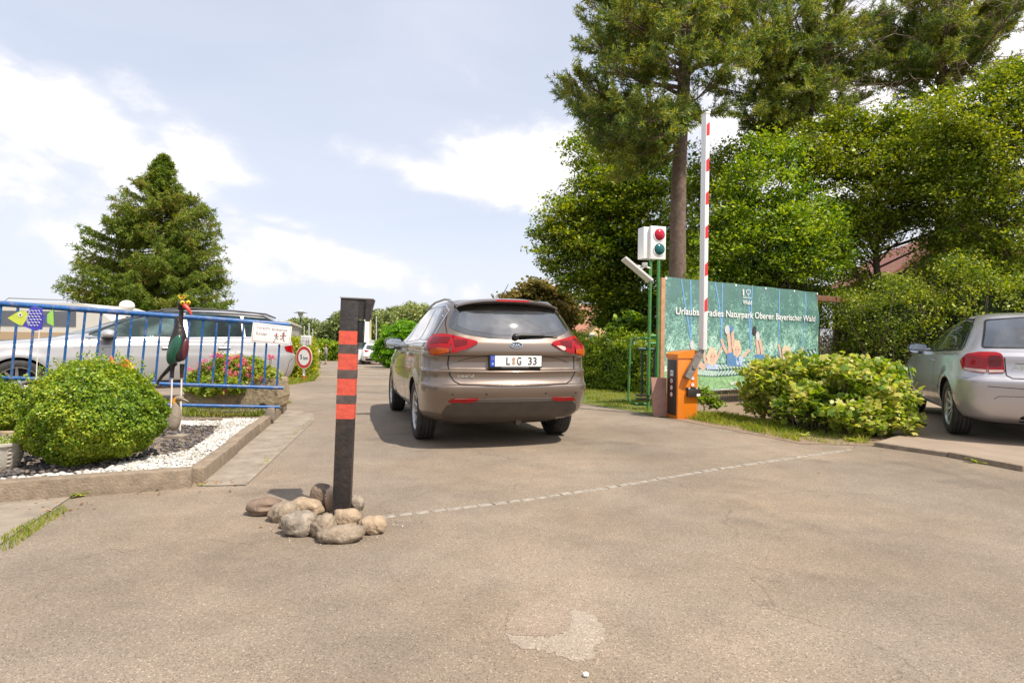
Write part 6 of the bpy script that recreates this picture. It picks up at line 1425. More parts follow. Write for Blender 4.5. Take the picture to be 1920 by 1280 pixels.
def house(name, label, px, ybase, Z, wid, dep, eave, ridge, rot, wall_m, gable_front=False):
    c = at(px, ybase, Z); zg = T(0, Z)-.1; t = Thing(name, label, 'house', (c.x, Z, zg), rot)
    q = MB(); q.prism([(-wid/2, 0), (wid/2, 0), (wid/2, eave), (0, ridge-.05), (-wid/2, eave)], 0, dep); t.part('wall', q, wall_m, local=True)
    q = MB()
    for s_ in (-1, 1):
        sl = (ridge-eave)/(wid/2); e = .5
        q.prism([(0, ridge), (s_*(wid/2+e), eave-sl*e), (s_*(wid/2+e), eave-sl*e+.14), (0, ridge+.16)], -.5, dep+.5)
    rf = t.part('roof', q, rooftile, local=True)
    q = MB(); q.box(wid*.15, wid*.15+.6, dep*.4, dep*.4+.6, ridge-1.2, ridge+.7); t.part('chimney', q, conc, rf, local=True)
    for x in (-wid*.28, wid*.08):
        q = MB(); q.box(x, x+1.0, -.05, -.002, 1.0, 2.2); w_ = t.part('window', q, signwhite, local=True); q = MB(); q.box(x+.08, x+.92, -.07, -.051, 1.08, 2.12); t.part('pane', q, glassd, w_, local=True)
    q = MB(); q.box(wid*.33, wid*.33+.95, -.06, -.002, .05, 2.1); t.part('door', q, woodb_, local=True)
woodb_ = MATS['brown_timber']
house('yellow_house', 'pale yellow house with orange tiled roof glimpsed left of the leafy tree', 1128, 640, 34, 8, 7, 2.25, 3.75, R(62), mat('yellow_render', (.62, .42, .20), .9))
def roof_house():
    Z = 21; c = at(1800, 640, Z); t = Thing('wooden_house', 'house with red brown gable roof glimpsed through the trees above the grey hatchback', 'house', (c.x, Z, 0), R(-12))
    a = at(1690, 500, Z); b = at(1800, 430, Z); r_ = b.z; e = a.z-.1; w = (b.x-a.x)
    q = MB(); q.prism([(-w, 0), (w, 0), (w, e), (0, r_-.1), (-w, e)], 0, 7); t.part('wall', q, mat('dark_board_wall', (.09, .05, .035), .8, var=.3, vscale=6), local=True)
    q = MB()
    for s_ in (-1, 1): q.prism([(0, r_), (s_*(w+.5), e-.35), (s_*(w+.5), e-.2), (0, r_+.18)], -.8, 7.6)
    t.part('roof', q, mat('red_roof_tiles', (.24, .09, .06), .8, var=.2, vscale=4), local=True)
    q = MB(); q.box(-1.6, -.5, -.03, 0, 1.1, 2.2); t.part('window', q, glassd, local=True)
roof_house()
# ------------------------------------------------------------------ vegetation
G_dark = [(.018, .045, .008), (.040, .085, .014), (.075, .13, .020), (.14, .19, .03)]
lm_box = leaf_mat('boxwood_leaves', [(.06, .125, .008), (.125, .215, .012), (.22, .31, .02), (.40, .44, .04)], .42, .3, clump=3)
lm_maple = leaf_mat('maple_leaves', [(.035, .08, .008), (.10, .175, .016), (.21, .28, .026), (.36, .38, .05)], .45, .28, clump=.6)
lm_thick = leaf_mat('thicket_leaves', [(.035, .09, .01), (.12, .22, .018), (.24, .34, .03), (.40, .48, .07)], .4, .27, clump=.9)
lm_thick2 = leaf_mat('hawthorn_leaves', [(.035, .075, .01), (.11, .175, .014), (.23, .29, .025), (.40, .43, .06)], .42, .25, clump=1.0)
lm_pine = leaf_mat('pine_needles', [(.04, .085, .025), (.085, .15, .03), (.20, .24, .035), (.38, .36, .06)], .5, .3, clump=1.2)
lm_spruce = leaf_mat('spruce_needles', [(.055, .10, .012), (.11, .175, .018), (.19, .25, .026), (.28, .22, .06)], .6, .3, clump=.8)
lm_shrub = leaf_mat('currant_leaves', [(.08, .155, .02), (.19, .28, .035), (.34, .39, .07), (.50, .46, .14)], .4, .4, clump=3)
lm_hedge = leaf_mat('hedge_leaves', [(.06, .12, .008), (.13, .22, .014), (.22, .32, .024), (.36, .42, .04)], .45, .35, clump=1.5)  # leaf colours lightened in place of sunlight that the clipped hedge does not get
lm_dome = leaf_mat('bright_hedge_leaves', [(.05, .14, .01), (.09, .24, .012), (.15, .32, .02), (.22, .38, .03)], .45, .4, clump=1.5)
lm_yel = leaf_mat('yellow_hedge_leaves', [(.10, .15, .01), (.18, .24, .012), (.30, .33, .02), (.42, .40, .03)], .45, .4, clump=1.5)
lm_brown = leaf_mat('bronze_leaves', [(.07, .08, .022), (.14, .13, .035), (.23, .18, .05), (.30, .23, .08)], .5, .35, clump=.8)
lm_far = leaf_mat('far_wood_leaves', [(.10, .13, .05), (.15, .19, .06), (.22, .26, .075), (.28, .30, .10)], .6, .2, clump=.12)
lm_grass = leaf_mat('grass_blades', [(.10, .16, .015), (.18, .24, .025), (.28, .32, .04), (.40, .36, .10)], .5, .4, clump=1.2)
lm_flower = leaf_mat('geranium_leaves', [(.10, .17, .015), (.19, .27, .03), (.30, .36, .06), (.42, .42, .10)], .5, .4, clump=3)
pinkp = leaf_mat('pink_petals', [(.48, .05, .14), (.62, .12, .24), (.70, .25, .34), (.66, .10, .12)], .6, .3, clump=4)
barkp = mat('pine_bark', (.155, .105, .078), .9, var=.35, vscale=10, bump=1.0, bscale=14, dirt=(.07, .045, .035), dirtscale=9, dirtamt=.7)
bark = mat('dark_bark', (.085, .062, .045), .9, var=.4, vscale=8, bump=.8, bscale=20)
twigm = mat('dead_twigs', (.24, .175, .125), .85, var=.3, vscale=8)

def inside(n, c, r, lo=0.0, rs=rng, top=None):
    d = unit(rs.normal(size=(n, 3))); k = (lo**3+(1-lo**3)*rs.random(n))**(1/3)
    return np.array(c)+d*k[:, None]*np.array(r), d
def clump_leaves(centers, crad, per, size, shape, upbias=.6, flat=.6, rs=rng, outc=None):
    """clumps of leaves round each centre, flattened like sprays"""
    n = len(centers); C_ = np.repeat(centers, per, 0); d = unit(rs.normal(size=(n*per, 3)))*(rs.random((n*per, 1))**.45)*np.array([1, 1, flat])*1.12
    rad = np.repeat(np.broadcast_to(crad, (n,)), per)[:, None]; P = C_+d*rad
    Nn = rs.normal(size=P.shape)*.55+np.array([0, 0, upbias])
    if outc is not None: Nn = Nn+unit(P-np.array(outc))*.5
    sz = size*np.clip(rs.lognormal(-.08, .32, len(P)), .4, 1.8); return leafs(P, Nn, sz, shape, rs)
def crown_centers(ells, dens, rs, lo=.55, gap=.0, gscale=.8):
    cs = []
    for (c, r) in ells:
        n = int(dens*(r[0]*r[1]+r[1]*r[2]+r[0]*r[2])/3*12); p, d = inside(n, c, r, lo, rs)
        bump_ = 1+.16*np.sin(d[:, 0]*5+c[0])*np.cos(d[:, 2]*6+c[2])+rs.normal(size=n)*.06; p = np.array(c)+(p-np.array(c))*bump_[:, None]; cs.append(p)
    P = np.concatenate(cs)
    if gap:
        q = np.sin(P[:, 0]*3.1/gscale+1.3)*np.sin(P[:, 1]*2.7/gscale+.4)*np.sin(P[:, 2]*3.4/gscale+2.1); P = P[q < 1-gap]
    return P
def branches(mb, base, top, r0, centers, rs, nb=40, mi=0, wob=.15, frac=(.35, 1), rb=.03, nseg=5):
    """a trunk from base to top and limbs out to some of the centres"""
    base = Vector(base); top = Vector(top); pts = []; N_ = 9
    for i in range(N_): t = i/(N_-1); p = base.lerp(top, t); p += Vector((rs.normal(), rs.normal(), 0))*wob*r0*2*(0 < i < N_); pts.append(p)
    mb.tube(pts, [r0*(1.25 if i == 0 else 1)*(1-.72*i/(N_-1)) for i in range(N_)], 12, mi)
    ids = rs.choice(len(centers), min(nb, len(centers)), replace=False)
    for i in ids:
        c = Vector(centers[i]); tt = min(max(((c.z-(top.z-base.z)*.22)-base.z)/(top.z-base.z), frac[0]*.6), .97); s = base.lerp(top, tt)
        mid = s.lerp(c, .5)+Vector((rs.normal(), rs.normal(), rs.normal()+.3))*(c-s).length*.08; L_ = (c-s).length
        r = min(rb*2, rb*(.5+L_*.35)); mb.tube([s, s.lerp(mid, .6), mid, mid.lerp(c, .55), c], [r, r*.8, r*.6, r*.4, r*.15], 6, mi, False)
def tree(name, label, cat, base, topf, r0, ells, dens, crad, per, size, lm, group=None, shape=LEAF4, seed=0, nb=60, lo=.55, gap=.35, gscale=.8, bk_=None, upbias=.85, rb=.03, flat=.42):
    rs = np.random.default_rng(seed+11); t = Thing(name, label, cat, base, 0, group); C_ = crown_centers(ells, dens, rs, lo, gap, gscale)
    V, Fc = clump_leaves(C_, crad*rs.uniform(.6, 1.3, len(C_)), per, size, shape, upbias, flat, rs)
    V = V-np.array(base); o = link('crown', np_mesh('crown', V, Fc, lm), t.o)
    tr = MB(); branches(tr, base, topf, r0, C_, rs, nb, rb=rb); t.part('trunk', tr, bk_ or bark, recalc=False, sharp=None); return t
def E(px, py, rpx, Z, rpy=None, dy=None):
    c = at(px, py, Z); k = Z/F; rx = rpx*k; rz = (rpy or rpx)*k; return (tuple(c), (rx, (dy if dy is not None else rx*.8), rz))

# --- boxwood balls
def boxball(name, label, c, r, n, size, seed, group):
    rs = np.random.default_rng(seed); t = Thing(name, label, 'bush', (c[0], c[1], .085), 0, group)
    d = unit(rs.normal(size=(n, 3))); lump = 1+.06*np.sin(d[:, 0]*4+d[:, 2]*3+seed*2)+.05*np.sin(d[:, 0]*7+seed)*np.sin(d[:, 2]*6+1)+.03*np.sin(d[:, 1]*13+d[:, 2]*11)+.035*np.sin(d[:, 0]*17+2)*np.cos(d[:, 2]*15)
    dep = 1-np.abs(rs.normal(size=n))*.06; P = d*np.array(r)*(lump*dep)[:, None]; P[:, 2] *= np.where(P[:, 2] < 0, .95, 1.0)
    # sprigs standing proud, mostly on top
    ns = 150; sd = unit(rs.normal(size=(ns, 3))+np.array([0, 0, .9])); sp = []; sn = []
    for k in range(ns):
        L_ = rs.uniform(.04, .13)*(1 if sd[k, 2] > .4 else .5); m_ = int(L_/.007); tt = np.linspace(.97, 1, m_)[:, None]; b0 = sd[k]*np.array(r)*1.0; dirv = unit((sd[k]*.4+np.array([0, 0, .8])+rs.normal(size=3)*.15)[None])[0]
        q = b0+dirv*np.linspace(-.01, L_, m_)[:, None]+rs.normal(size=(m_, 3))*.007; sp.append(q); sn.append(rs.normal(size=(m_, 3))+dirv*.4)
    P = np.concatenate([P]+sp); Nn = np.concatenate([d*.75+rs.normal(size=(n, 3))*.6+np.array([0, 0, .35])]+sn)
    keep = P[:, 2]+c[2] > .095; P = P[keep]; Nn = Nn[keep]
    V, Fc = leafs(P, Nn, size*rs.uniform(.7, 1.25, len(P)), LEAFROUND, rs); V = V+np.array([0, 0, c[2]-.085]); link('foliage', np_mesh('foliage', V, Fc, lm_box), t.o)
    q = MB()
    for k in range(26):
        a = rs.uniform(0, 6.28); e = rs.uniform(.2, 1.3); dd = Vector((math.cos(a)*math.cos(e), math.sin(a)*math.cos(e), math.sin(e))); q.tube([Vector((0, 0, -.02)), Vector((dd.x*r[0]*.4, dd.y*r[1]*.4, dd.z*r[2]*.7+.1)), Vector((dd.x*r[0]*.9, dd.y*r[1]*.9, c[2]-.085+dd.z*r[2]*.9))], [.014, .008, .003], 5)
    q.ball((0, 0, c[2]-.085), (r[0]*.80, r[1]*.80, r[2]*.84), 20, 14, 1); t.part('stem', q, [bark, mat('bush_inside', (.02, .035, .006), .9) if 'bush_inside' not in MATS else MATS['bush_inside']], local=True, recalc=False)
cb_ = at(180, 776, 4.55); boxball('round_bush', 'big clipped round boxwood bush in the middle of the garden bed', (cb_.x, 4.55, .085+.365), (.465, .47, .40), 42000, .019, 3, 'clipped boxwood bushes')
cb2 = at(-12, 752, 5.9); boxball('round_bush', 'smaller clipped round bush cut off by the left edge', (cb2.x, 5.9, .085+.22), (.31, .31, .27), 14000, .02, 5, 'clipped boxwood bushes')

# --- big leafy tree on the left of the right-hand group
Zm = 20
tree('leafy_tree', 'broad dark green leafy tree left of the tall pine trunk', 'tree', (at(1165, 640, Zm).x, Zm, T(0, Zm)-.1), at(1165, 330, Zm), .22,
     [E(1165, 335, 95, Zm, 90), E(1120, 395, 88, Zm, 80), E(1200, 400, 110, Zm, 130), E(1082, 465, 78, Zm, 70), E(1140, 500, 100, Zm, 90), E(1220, 520, 110, Zm, 110), E(1168, 575, 62, Zm, 60), E(1195, 590, 90, Zm, 50), E(1050, 400, 34, Zm, 36), E(1030, 440, 30, Zm, 30), E(1100, 280, 40, Zm, 36), E(1135, 535, 55, Zm, 40)],
     6.0, .52, 74, .112, lm_maple, seed=1, nb=90, lo=.30, gap=.42, shape=LEAF4)
# --- right-hand thicket of trees
Z1 = 14.0
grp = 'leafy trees behind the banner and the parking bay'
tree('thicket_tree', 'light green leafy tree rising behind the middle of the banner', 'tree', (at(1440, 640, Z1).x, Z1, -.1), at(1440, 400, Z1), .12, [E(1440, 440, 105, Z1, 75), E(1370, 470, 75, Z1, 70), E(1500, 420, 85, Z1, 70), E(1420, 350, 80, Z1, 45), E(1480, 500, 90, Z1, 50), E(1380, 400, 50, Z1, 50), E(1350, 520, 60, Z1, 50), E(1540, 470, 60, Z1, 60), E(1450, 290, 60, Z1, 40)], 10, .36, 66, .078, lm_thick, grp, LEAF4, 2, 70, .30, .42, .6, rb=.02)
Z2 = 15.0
tree('thicket_tree', 'spreading yellow green tree above the sky gap left of the gable roof', 'tree', (at(1640, 640, Z2).x, Z2, -.1), at(1650, 330, Z2), .13, [E(1600, 360, 110, Z2, 75), E(1560, 300, 80, Z2, 40), E(1690, 300, 110, Z2, 75), E(1650, 400, 100, Z2, 45), E(1740, 380, 90, Z2, 50), E(1560, 430, 60, Z2, 60), E(1700, 230, 60, Z2, 40), E(1620, 440, 60, Z2, 40), E(1760, 300, 90, Z2, 70), E(1660, 250, 70, Z2, 50), E(1800, 420, 90, Z2, 60), E(1770, 480, 60, Z2, 40), E(1580, 240, 60, Z2, 40), E(1500, 280, 60, Z2, 50)], 10, .37, 66, .076, lm_thick2, grp, LEAF4, 3, 90, .30, .45, .65, rb=.02)
Z3 = 13.0
tree('thicket_tree', 'tall bushy tree at the right edge behind the grey hatchback', 'tree', (at(1880, 640, Z3).x, Z3, -.1), at(1880, 300, Z3), .13, [E(1880, 300, 120, Z3, 90), E(1830, 240, 100, Z3, 70), E(1940, 420, 120, Z3, 110), E(1850, 420, 80, Z3, 70), E(1960, 200, 110, Z3, 90), E(1860, 530, 75, Z3, 60), E(1780, 220, 60, Z3, 50), E(1930, 540, 70, Z3, 60), E(1800, 330, 80, Z3, 60), E(1790, 520, 70, Z3, 50), E(1900, 160, 70, Z3, 50)], 10, .35, 66, .070, lm_thick2, grp, LEAF4, 4, 90, .30, .42, .6, rb=.02)
Z4 = 16.5
tree('thicket_tree', 'dark leafy tree standing behind the raised barrier boom', 'tree', (at(1345, 640, Z4).x, Z4, -.1), at(1345, 360, Z4), .14, [E(1340, 420, 85, Z4, 110), E(1330, 330, 60, Z4, 60), E(1300, 500, 70, Z4, 70), E(1400, 300, 60, Z4, 50), E(1390, 540, 90, Z4, 50), E(1460, 560, 90, Z4, 50), E(1560, 520, 80, Z4, 60)], 8.0, .42, 56, .092, lm_maple, grp, LEAF4, 5, 60, .4, .3, .7, rb=.02)
# overgrown hedge behind the parking bay and the fence
def hedge(name, label, boxes, lm, size, per, crad, dens, seed, shape=LEAF4, group=None, gap=.15, twigs=0, kind=None, upbias=.5, inner=True):
    """boxes: list of (x0,y0,x1,y1,depth,height,zbase): a hedge run"""
    rs = np.random.default_rng(seed); c0 = boxes[0]; base = ((c0[0]+boxes[-1][2])/2, (c0[1]+boxes[-1][3])/2, c0[6]); t = Thing(name, label, 'hedge', base, 0, group); Cs = []; q = MB()
    for x0, y0, x1, y1, dp, h, zb in boxes:
        L_ = math.hypot(x1-x0, y1-y0); u = np.array([x1-x0, y1-y0])/L_; n = np.array([-u[1], u[0]]); N_ = int(dens*L_*(h*2+dp))
        s = rs.random(N_)*L_; f = rs.random(N_); side = rs.random(N_)
        wz = 1+.09*np.sin(s*2.1+seed)+.05*np.sin(s*5.3)
        hh = h*wz; a = side < .68
        off_ = np.where(a, rs.normal(size=N_)*.07, rs.random(N_)*dp); z = np.where(a, f*hh, hh+rs.normal(size=N_)*.06)
        top_round = np.where(a & (f > .85), (f-.85)*1.2, 0); off_ = off_+top_round
        P = np.stack([x0+u[0]*s+n[0]*off_, y0+u[1]*s+n[1]*off_, zb+z], 1); Cs.append(P)
        if inner:
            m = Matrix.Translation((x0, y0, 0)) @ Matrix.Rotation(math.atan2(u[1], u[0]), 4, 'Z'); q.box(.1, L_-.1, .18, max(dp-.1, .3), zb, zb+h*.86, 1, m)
        for k in range(int(twigs*L_)):
            a0 = rs.random()*L_; b0 = a0+rs.normal()*.35; z1 = rs.uniform(.4, 1.0)*h; p0 = Vector((x0+u[0]*a0+n[0]*.15, y0+u[1]*a0+n[1]*.15, zb)); p1 = Vector((x0+u[0]*b0-n[0]*.05, y0+u[1]*b0-n[1]*.05, zb+z1))
            q.tube([p0, p0.lerp(p1, .5)+Vector((rs.normal()*.1, rs.normal()*.1, .1)), p1], [.014, .009, .003], 5)
        q.tube([Vector((x0, y0+.3, zb)), Vector((x0, y0+.3, zb+h*.5))], .02, 6)
    C_ = np.concatenate(Cs)
    if gap:
        w = np.sin(C_[:, 0]*6.1+C_[:, 1]*2)*np.sin(C_[:, 2]*7.4+C_[:, 0]*1.5); C_ = C_[w < 1-gap]
    V, Fc = clump_leaves(C_, crad*rs.uniform(.6, 1.4, len(C_)), per, size, shape, upbias, .7, rs); V = V-np.array(base)
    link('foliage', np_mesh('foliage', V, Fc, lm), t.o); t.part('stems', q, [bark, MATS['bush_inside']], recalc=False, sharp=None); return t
hb = lambda px, Z: (at(px, 640, Z).x, Z)
a, b, c, d = hb(1545, 13.6), hb(1660, 11.6), hb(1790, 11.2), hb(2010, 10.6)
hedge('overgrown_hedge', 'tall dark overgrown hedge full of twigs behind the grey hatchback and the chain link fence', [(*a, *b, 1.2, 2.05, 0), (*b, *c, 1.2, 2.2, 0), (*c, *d, 1.2, 2.5, 0)], lm_thick2, .050, 40, .22, 44, 21, LEAF4, gap=.42, twigs=26)
a, b = hb(1290, 13.2), hb(1555, 14.6)
hedge('leafy_hedge', 'dark leafy hedge standing close behind the banner', [(*a, *b, 1.0, 2.5, 0)], lm_maple, .07, 36, .24, 30, 22, LEAF4, gap=.2, twigs=8)
# clipped hedge along the lawn
a, b = hb(1072, 15.5), hb(1262, 12.6)
hedge('clipped_hedge', 'clipped green hedge along the strip of lawn behind the brown car', [(a[0]-1.6, a[1]+5.5, *a, .9, 1.18, -.1), (*a, *b, .9, 1.22, -.06)], lm_hedge, .05, 22, .13, 75, 23, gap=.06)
tree('lilac_bush', 'loose light green bush sticking up over the clipped hedge', 'bush', (at(1180, 640, 14.6).x, 14.6, -.1), at(1180, 610, 14.6), .03, [E(1175, 610, 26, 14.6, 18), E(1195, 600, 22, 14.6, 16), E(1160, 622, 26, 14.6, 14)], 26, .16, 26, .10, lm_thick, None, LEAFROUND, 8, 16, .2, .1, rb=.01)
# far hedges, dome, sign hedge
c = at(749, 640, 33.0)
tree('round_hedge', 'bright green dome-shaped conifer hedge beside the car mirror', 'hedge', (c.x, 33, T(0, 33)), (c.x, 33, T(0, 33)+2.0), .12, [((c.x, 33.4, T(0, 33)+1.25), (1.35, 1.35, 1.40)), ((c.x+.5, 33.4, T(0, 33)+1.0), (1.1, 1.3, 1.2)), ((c.x-.1, 33.2, T(0, 33)+.65), (1.3, 1.2, .75))], 26, .22, 46, .10, lm_dome, None, LEAF4, 9, 30, .8, 0, rb=.03)
a = at(560, 640, 19.0); 
hedge('yellow_hedge', 'yellow green hedge right behind the round 5 km sign', [(at(534, 640, 17.9).x, 17.9, at(580, 640, 18.1).x, 18.1, .9, .86, T(0, 18)), (at(578, 640, 18.1).x, 18.1, at(584, 640, 25).x, 25, .8, 1.1, T(0, 20))], lm_yel, .075, 26, .20, 50, 31, gap=.05)
hedge('far_hedge', 'low clipped hedge across the end of the lane behind the two people', [(at(592, 640, 50).x, 50, at(672, 640, 50).x, 50, 1.2, 1.45, T(0, 50))], lm_hedge, .16, 22, .3, 26, 32, gap=.02)
tree('bronze_tree', 'rounded bronze leaved tree behind the roof of the brown car', 'tree', (at(1010, 640, 24).x, 24, T(0, 24)), at(1010, 570, 24), .14, [E(1010, 590, 70, 24, 60), E(1048, 592, 42, 24, 52), E(960, 580, 44, 24, 36), E(1030, 555, 40, 24, 30), E(1000, 555, 42, 24, 30), E(985, 620, 60, 24, 40)], 9, .34, 46, .13, lm_brown, None, LEAFROUND, 12, 40, .3, .2)

# --- far wood: one mass
def far_wood():
    rs = np.random.default_rng(77); Cs = []; q = MB()
    for k in range(150):
        px = rs.uniform(545, 1110); Z = rs.uniform(110, 150); c = at(px, 640, Z); hh = (25+22*math.exp(-((px-735)/110)**2)+8*math.sin(px*.05)+rs.uniform(-7, 9)+ (8 if px > 640 else 0))*Z/F+H+1.0; con = rs.random() < .5
        w = rs.uniform(1.6, 3.2); zb = T(0, 60)
        n = 34; tt = rs.random(n)**.8; rr_ = (1-tt)*w if con else w*np.sqrt(np.maximum(0, 1-(2*tt-1)**2))*.9; a_ = rs.uniform(0, 6.28, n)
        Cs.append(np.stack([c.x+rr_*np.cos(a_), Z+rr_*np.sin(a_), zb+hh*(.12+.88*tt)], 1)); q.tube([(c.x, Z, zb-1), (c.x, Z, zb+hh*.9)], [.25, .06], 6)
    C_ = np.concatenate(Cs); V, Fc = clump_leaves(C_, 1.5, 26, .62, LEAF4, .5, .6, rs)
    V2, F2 = np.array(q.v), None
    me = np_mesh('far_wood', V, Fc, lm_far); o = link('far_wood', me); o['kind'] = 'stuff'; o['label'] = 'far wood'; o['category'] = 'wood'
    del o['label']; del o['category']; tag(o, 'far green wood of mixed trees along the horizon', 'wood')
    # left horizon: low band behind the cars
far_wood()

# --- spruce on the left
def spruce():
    Z = 27.0; rs = np.random.default_rng(5); bx = at(283, 640, Z).x; top = at(309, 291, Z); k = Z/F; zb = .0
    t = Thing('spruce_tree', 'large conical spruce with hanging cones behind the parked estate car', 'tree', (bx, Z, zb-.3)); q = MB()
    tp = lambda z: Vector((bx+(top.x-bx)*((z-zb)/(top.z-zb))**1.0, Z, z))
    q.tube([tp(zb-.3)]+[tp(zb+(top.z-zb)*i/8) for i in range(1, 9)], [.26, .22, .20, .17, .14, .11, .08, .05, .015], 10)
    z0 = at(0, 575, Z).z; H_ = top.z-z0; P = []; Nn = []; D = []
    # outline: half width (m) by height, left and right
    hL = lambda f: k*np.interp(f, [0, .06, .14, .26, .38, .50, .62, .74, .86, .95, 1], [100, 130, 168, 124, 126, 90, 86, 54, 26, 12, 1]); hR = lambda f: k*np.interp(f, [0, .06, .14, .26, .38, .50, .62, .74, .86, .95, 1], [120, 142, 132, 122, 92, 104, 80, 38, 24, 12, 1])
    nb = 280
    for i in range(nb):
        f = (i+rs.random())/nb; f = f**1.15; a = rs.uniform(0, 6.28); ca = math.cos(a); W = (hL(f) if ca < 0 else hR(f)); W = float(W)*(.70+.30*abs(ca)+rs.uniform(-.10, .12)); z = z0+H_*f
        s = tp(z); rise = rs.uniform(.02, .20)*W+ (.3*(f)*W); e = s+Vector((ca*W, math.sin(a)*W*.9, rise-.05*W)); mid = s.lerp(e, .5)+Vector((0, 0, -.12*W)); q.tube([s, mid, e], [.045*(1-f)+.012, .025*(1-f)+.008, .004], 5, 0, False)
        m = int(8+W*12)
        for j in range(m):
            u = (j+rs.random())/m; u = .18+.82*u; p = (s.lerp(mid, u*2) if u < .5 else mid.lerp(e, u*2-1)); L_ = (.16+.26*(1-abs(u-.55)))*(.35+.75*W/3.5)
            lat = Vector((-math.sin(a), ca, 0))*(rs.choice((-1, 1))); dirv = (lat*rs.uniform(.3, 1)+Vector((ca, math.sin(a), 0))*rs.uniform(.2, .9)+Vector((0, 0, rs.uniform(-.75, .35)))).normalized()
            mm = int(9+L_*34); tt = rs.random(mm)[:, None]; P.append(np.array(p)+np.array(dirv)*tt*L_+rs.normal(size=(mm, 3))*.035+np.array([0, 0, -1])*(tt**2)*L_*.35); D.append(np.tile(np.array(dirv), (mm, 1))+rs.normal(size=(mm, 3))*.7)
    P = np.concatenate(P); D = unit(np.concatenate(D)); S_ = unit(np.cross(D, rs.normal(size=D.shape))); L_ = rs.uniform(.08, .17, len(P))[:, None]; wd = .019
    V = np.stack([P-S_*wd, P+S_*wd, P+D*L_+S_*wd*.3, P+D*L_-S_*wd*.3], 1).reshape(-1, 3)-np.array([bx, Z, zb-.3]); Fc = np.arange(len(P)*4).reshape(-1, 4); link('crown', np_mesh('crown', V, Fc, lm_spruce), t.o); t.part('trunk', q, bark, recalc=False, sharp=None)
spruce()

# --- pines
def pine(label, base, topp, r0, limbs, seed, needle=.105, dead=0, tuft=.30, ntw=12, grp_='tall pines behind the banner'):
    """limbs: list of (height z, end point Vector, foliage start fraction, density)"""
    rs = np.random.default_rng(seed); t = Thing('pine_tree', label, 'tree', base, 0, grp_); q = MB(); base = Vector(base); topp = Vector(topp); n = 12; q.tube([base.lerp(topp, i/(n-1))+Vector((math.sin(i*.9)*.03, 0, 0)) for i in range(n)], [r0*(1.15 if i == 0 else 1)*(1-.55*i/(n-1)) for i in range(n)], 14)
    P = []; D = []
    def tw(p, dirv, L_):
        m = int(25*L_/.22); u = rs.random(m); ang = rs.uniform(0, 6.28, m); d0 = np.array(dirv); a = np.cross(d0, [0, .3, 1]); a /= np.linalg.norm(a)+1e-9; b = np.cross(d0, a)
        dd = d0[None]*rs.uniform(.35, .75, (m, 1))+(a[None]*np.cos(ang)[:, None]+b[None]*np.sin(ang)[:, None])*.85; P.append(np.array(p)[None]+d0[None]*(u*L_)[:, None]); D.append(dd)
    for z, e, fs, den in limbs:
        tt = (z-base.z)/(topp.z-base.z); s = base.lerp(topp, min(max(tt, 0), 1)); e = Vector(e); L_ = (e-s).length; mid = s.lerp(e, .5)+Vector((0, 0, -.06*L_)); q.tube([s, s.lerp(mid, .5)+Vector((0, 0, .02*L_)), mid, mid.lerp(e, .5), e], [.022+.013*L_, .018+.010*L_, .014+.007*L_, .01+.003*L_, .006], 6, 0, False)
        m = max(4, int(L_*ntw*den))
        for j in range(m):
            u = fs+(1-fs)*(j+rs.random())/m; p = s.lerp(mid, u*2) if u < .5 else mid.lerp(e, u*2-1); ax = (e-s).normalized(); lat = ax.cross(Vector((0, 0, 1))).normalized()*rs.choice((-1, 1)); dv = (lat*rs.uniform(.3, 1)+ax*rs.uniform(.3, 1)+Vector((0, 0, rs.uniform(-.1, .55)))).normalized(); sl_ = rs.uniform(.25, .8)*(.4+.6*(1-u))+.15
            pe = p+dv*sl_; q.tube([p, pe], [.010, .004], 4, 0, False)
            tw(p.lerp(pe, .45), dv, sl_*.6)
            for i in range(int(1+sl_*3)):
                pp_ = p.lerp(pe, rs.uniform(.25, .85)); d2 = (dv*1.0+Vector((rs.normal()*.5, rs.normal()*.5, rs.uniform(.0, .7)))).normalized(); L2_ = rs.uniform(.22, .42); q.tube([pp_, pp_+d2*L2_], [.007, .003], 4, 0, False); tw(pp_+d2*.08, d2, L2_)
            tw(pe, dv, .14)
        tw(e, (e-s).normalized(), .3)
    if dead:
        for _ in range(dead):
            z = rs.uniform(.55, .92)*(topp.z-base.z)+base.z; s = base.lerp(topp, (z-base.z)/(topp.z-base.z)); p = s; d_ = Vector((rs.normal(), rs.normal()*.4-1.0, rs.uniform(-.35, .15))).normalized()
            pts = [p]; L_ = rs.uniform(1.2, 3.6)
            for i in range(5): d_ = (d_+Vector((rs.normal(), rs.normal(), rs.normal()))*.28).normalized(); p = p+d_*L_/5; pts.append(p)
            q.tube(pts, [.02, .016, .012, .009, .006, .003], 4, 1, False)
            for pt in pts[2:]:
                for _k in range(3):
                    d2 = (d_+Vector((rs.normal(), rs.normal(), rs.normal()))*.9).normalized(); e2 = pt+d2*rs.uniform(.2, .6); q.tube([pt, pt.lerp(e2, .5)+Vector((0, 0, rs.normal()*.06)), e2], [.007, .005, .002], 3, 1, False)
    P = np.concatenate(P); D = unit(np.concatenate(D)); S_ = unit(np.cross(D, rs.normal(size=D.shape))); wd = .0088; L_ = needle*rs.uniform(.7, 1.1, len(P))[:, None]
    V = np.stack([P-S_*wd, P+S_*wd, P+D*L_+S_*wd*.4, P+D*L_-S_*wd*.4], 1).reshape(-1, 3)-np.array(base); link('crown', np_mesh('crown', V, np.arange(len(P)*4).reshape(-1, 4), lm_pine), t.o); t.part('trunk', q, [barkp, twigm], recalc=False, sharp=None)
    return t
Zp = 13.5
def LB(z_px, ex, ey, dz=0, fs=.35, den=1.0, Z=Zp): return (at(0, z_px, Z).z, at(ex, ey, Z+dz), fs, den)
rs0 = np.random.default_rng(3)
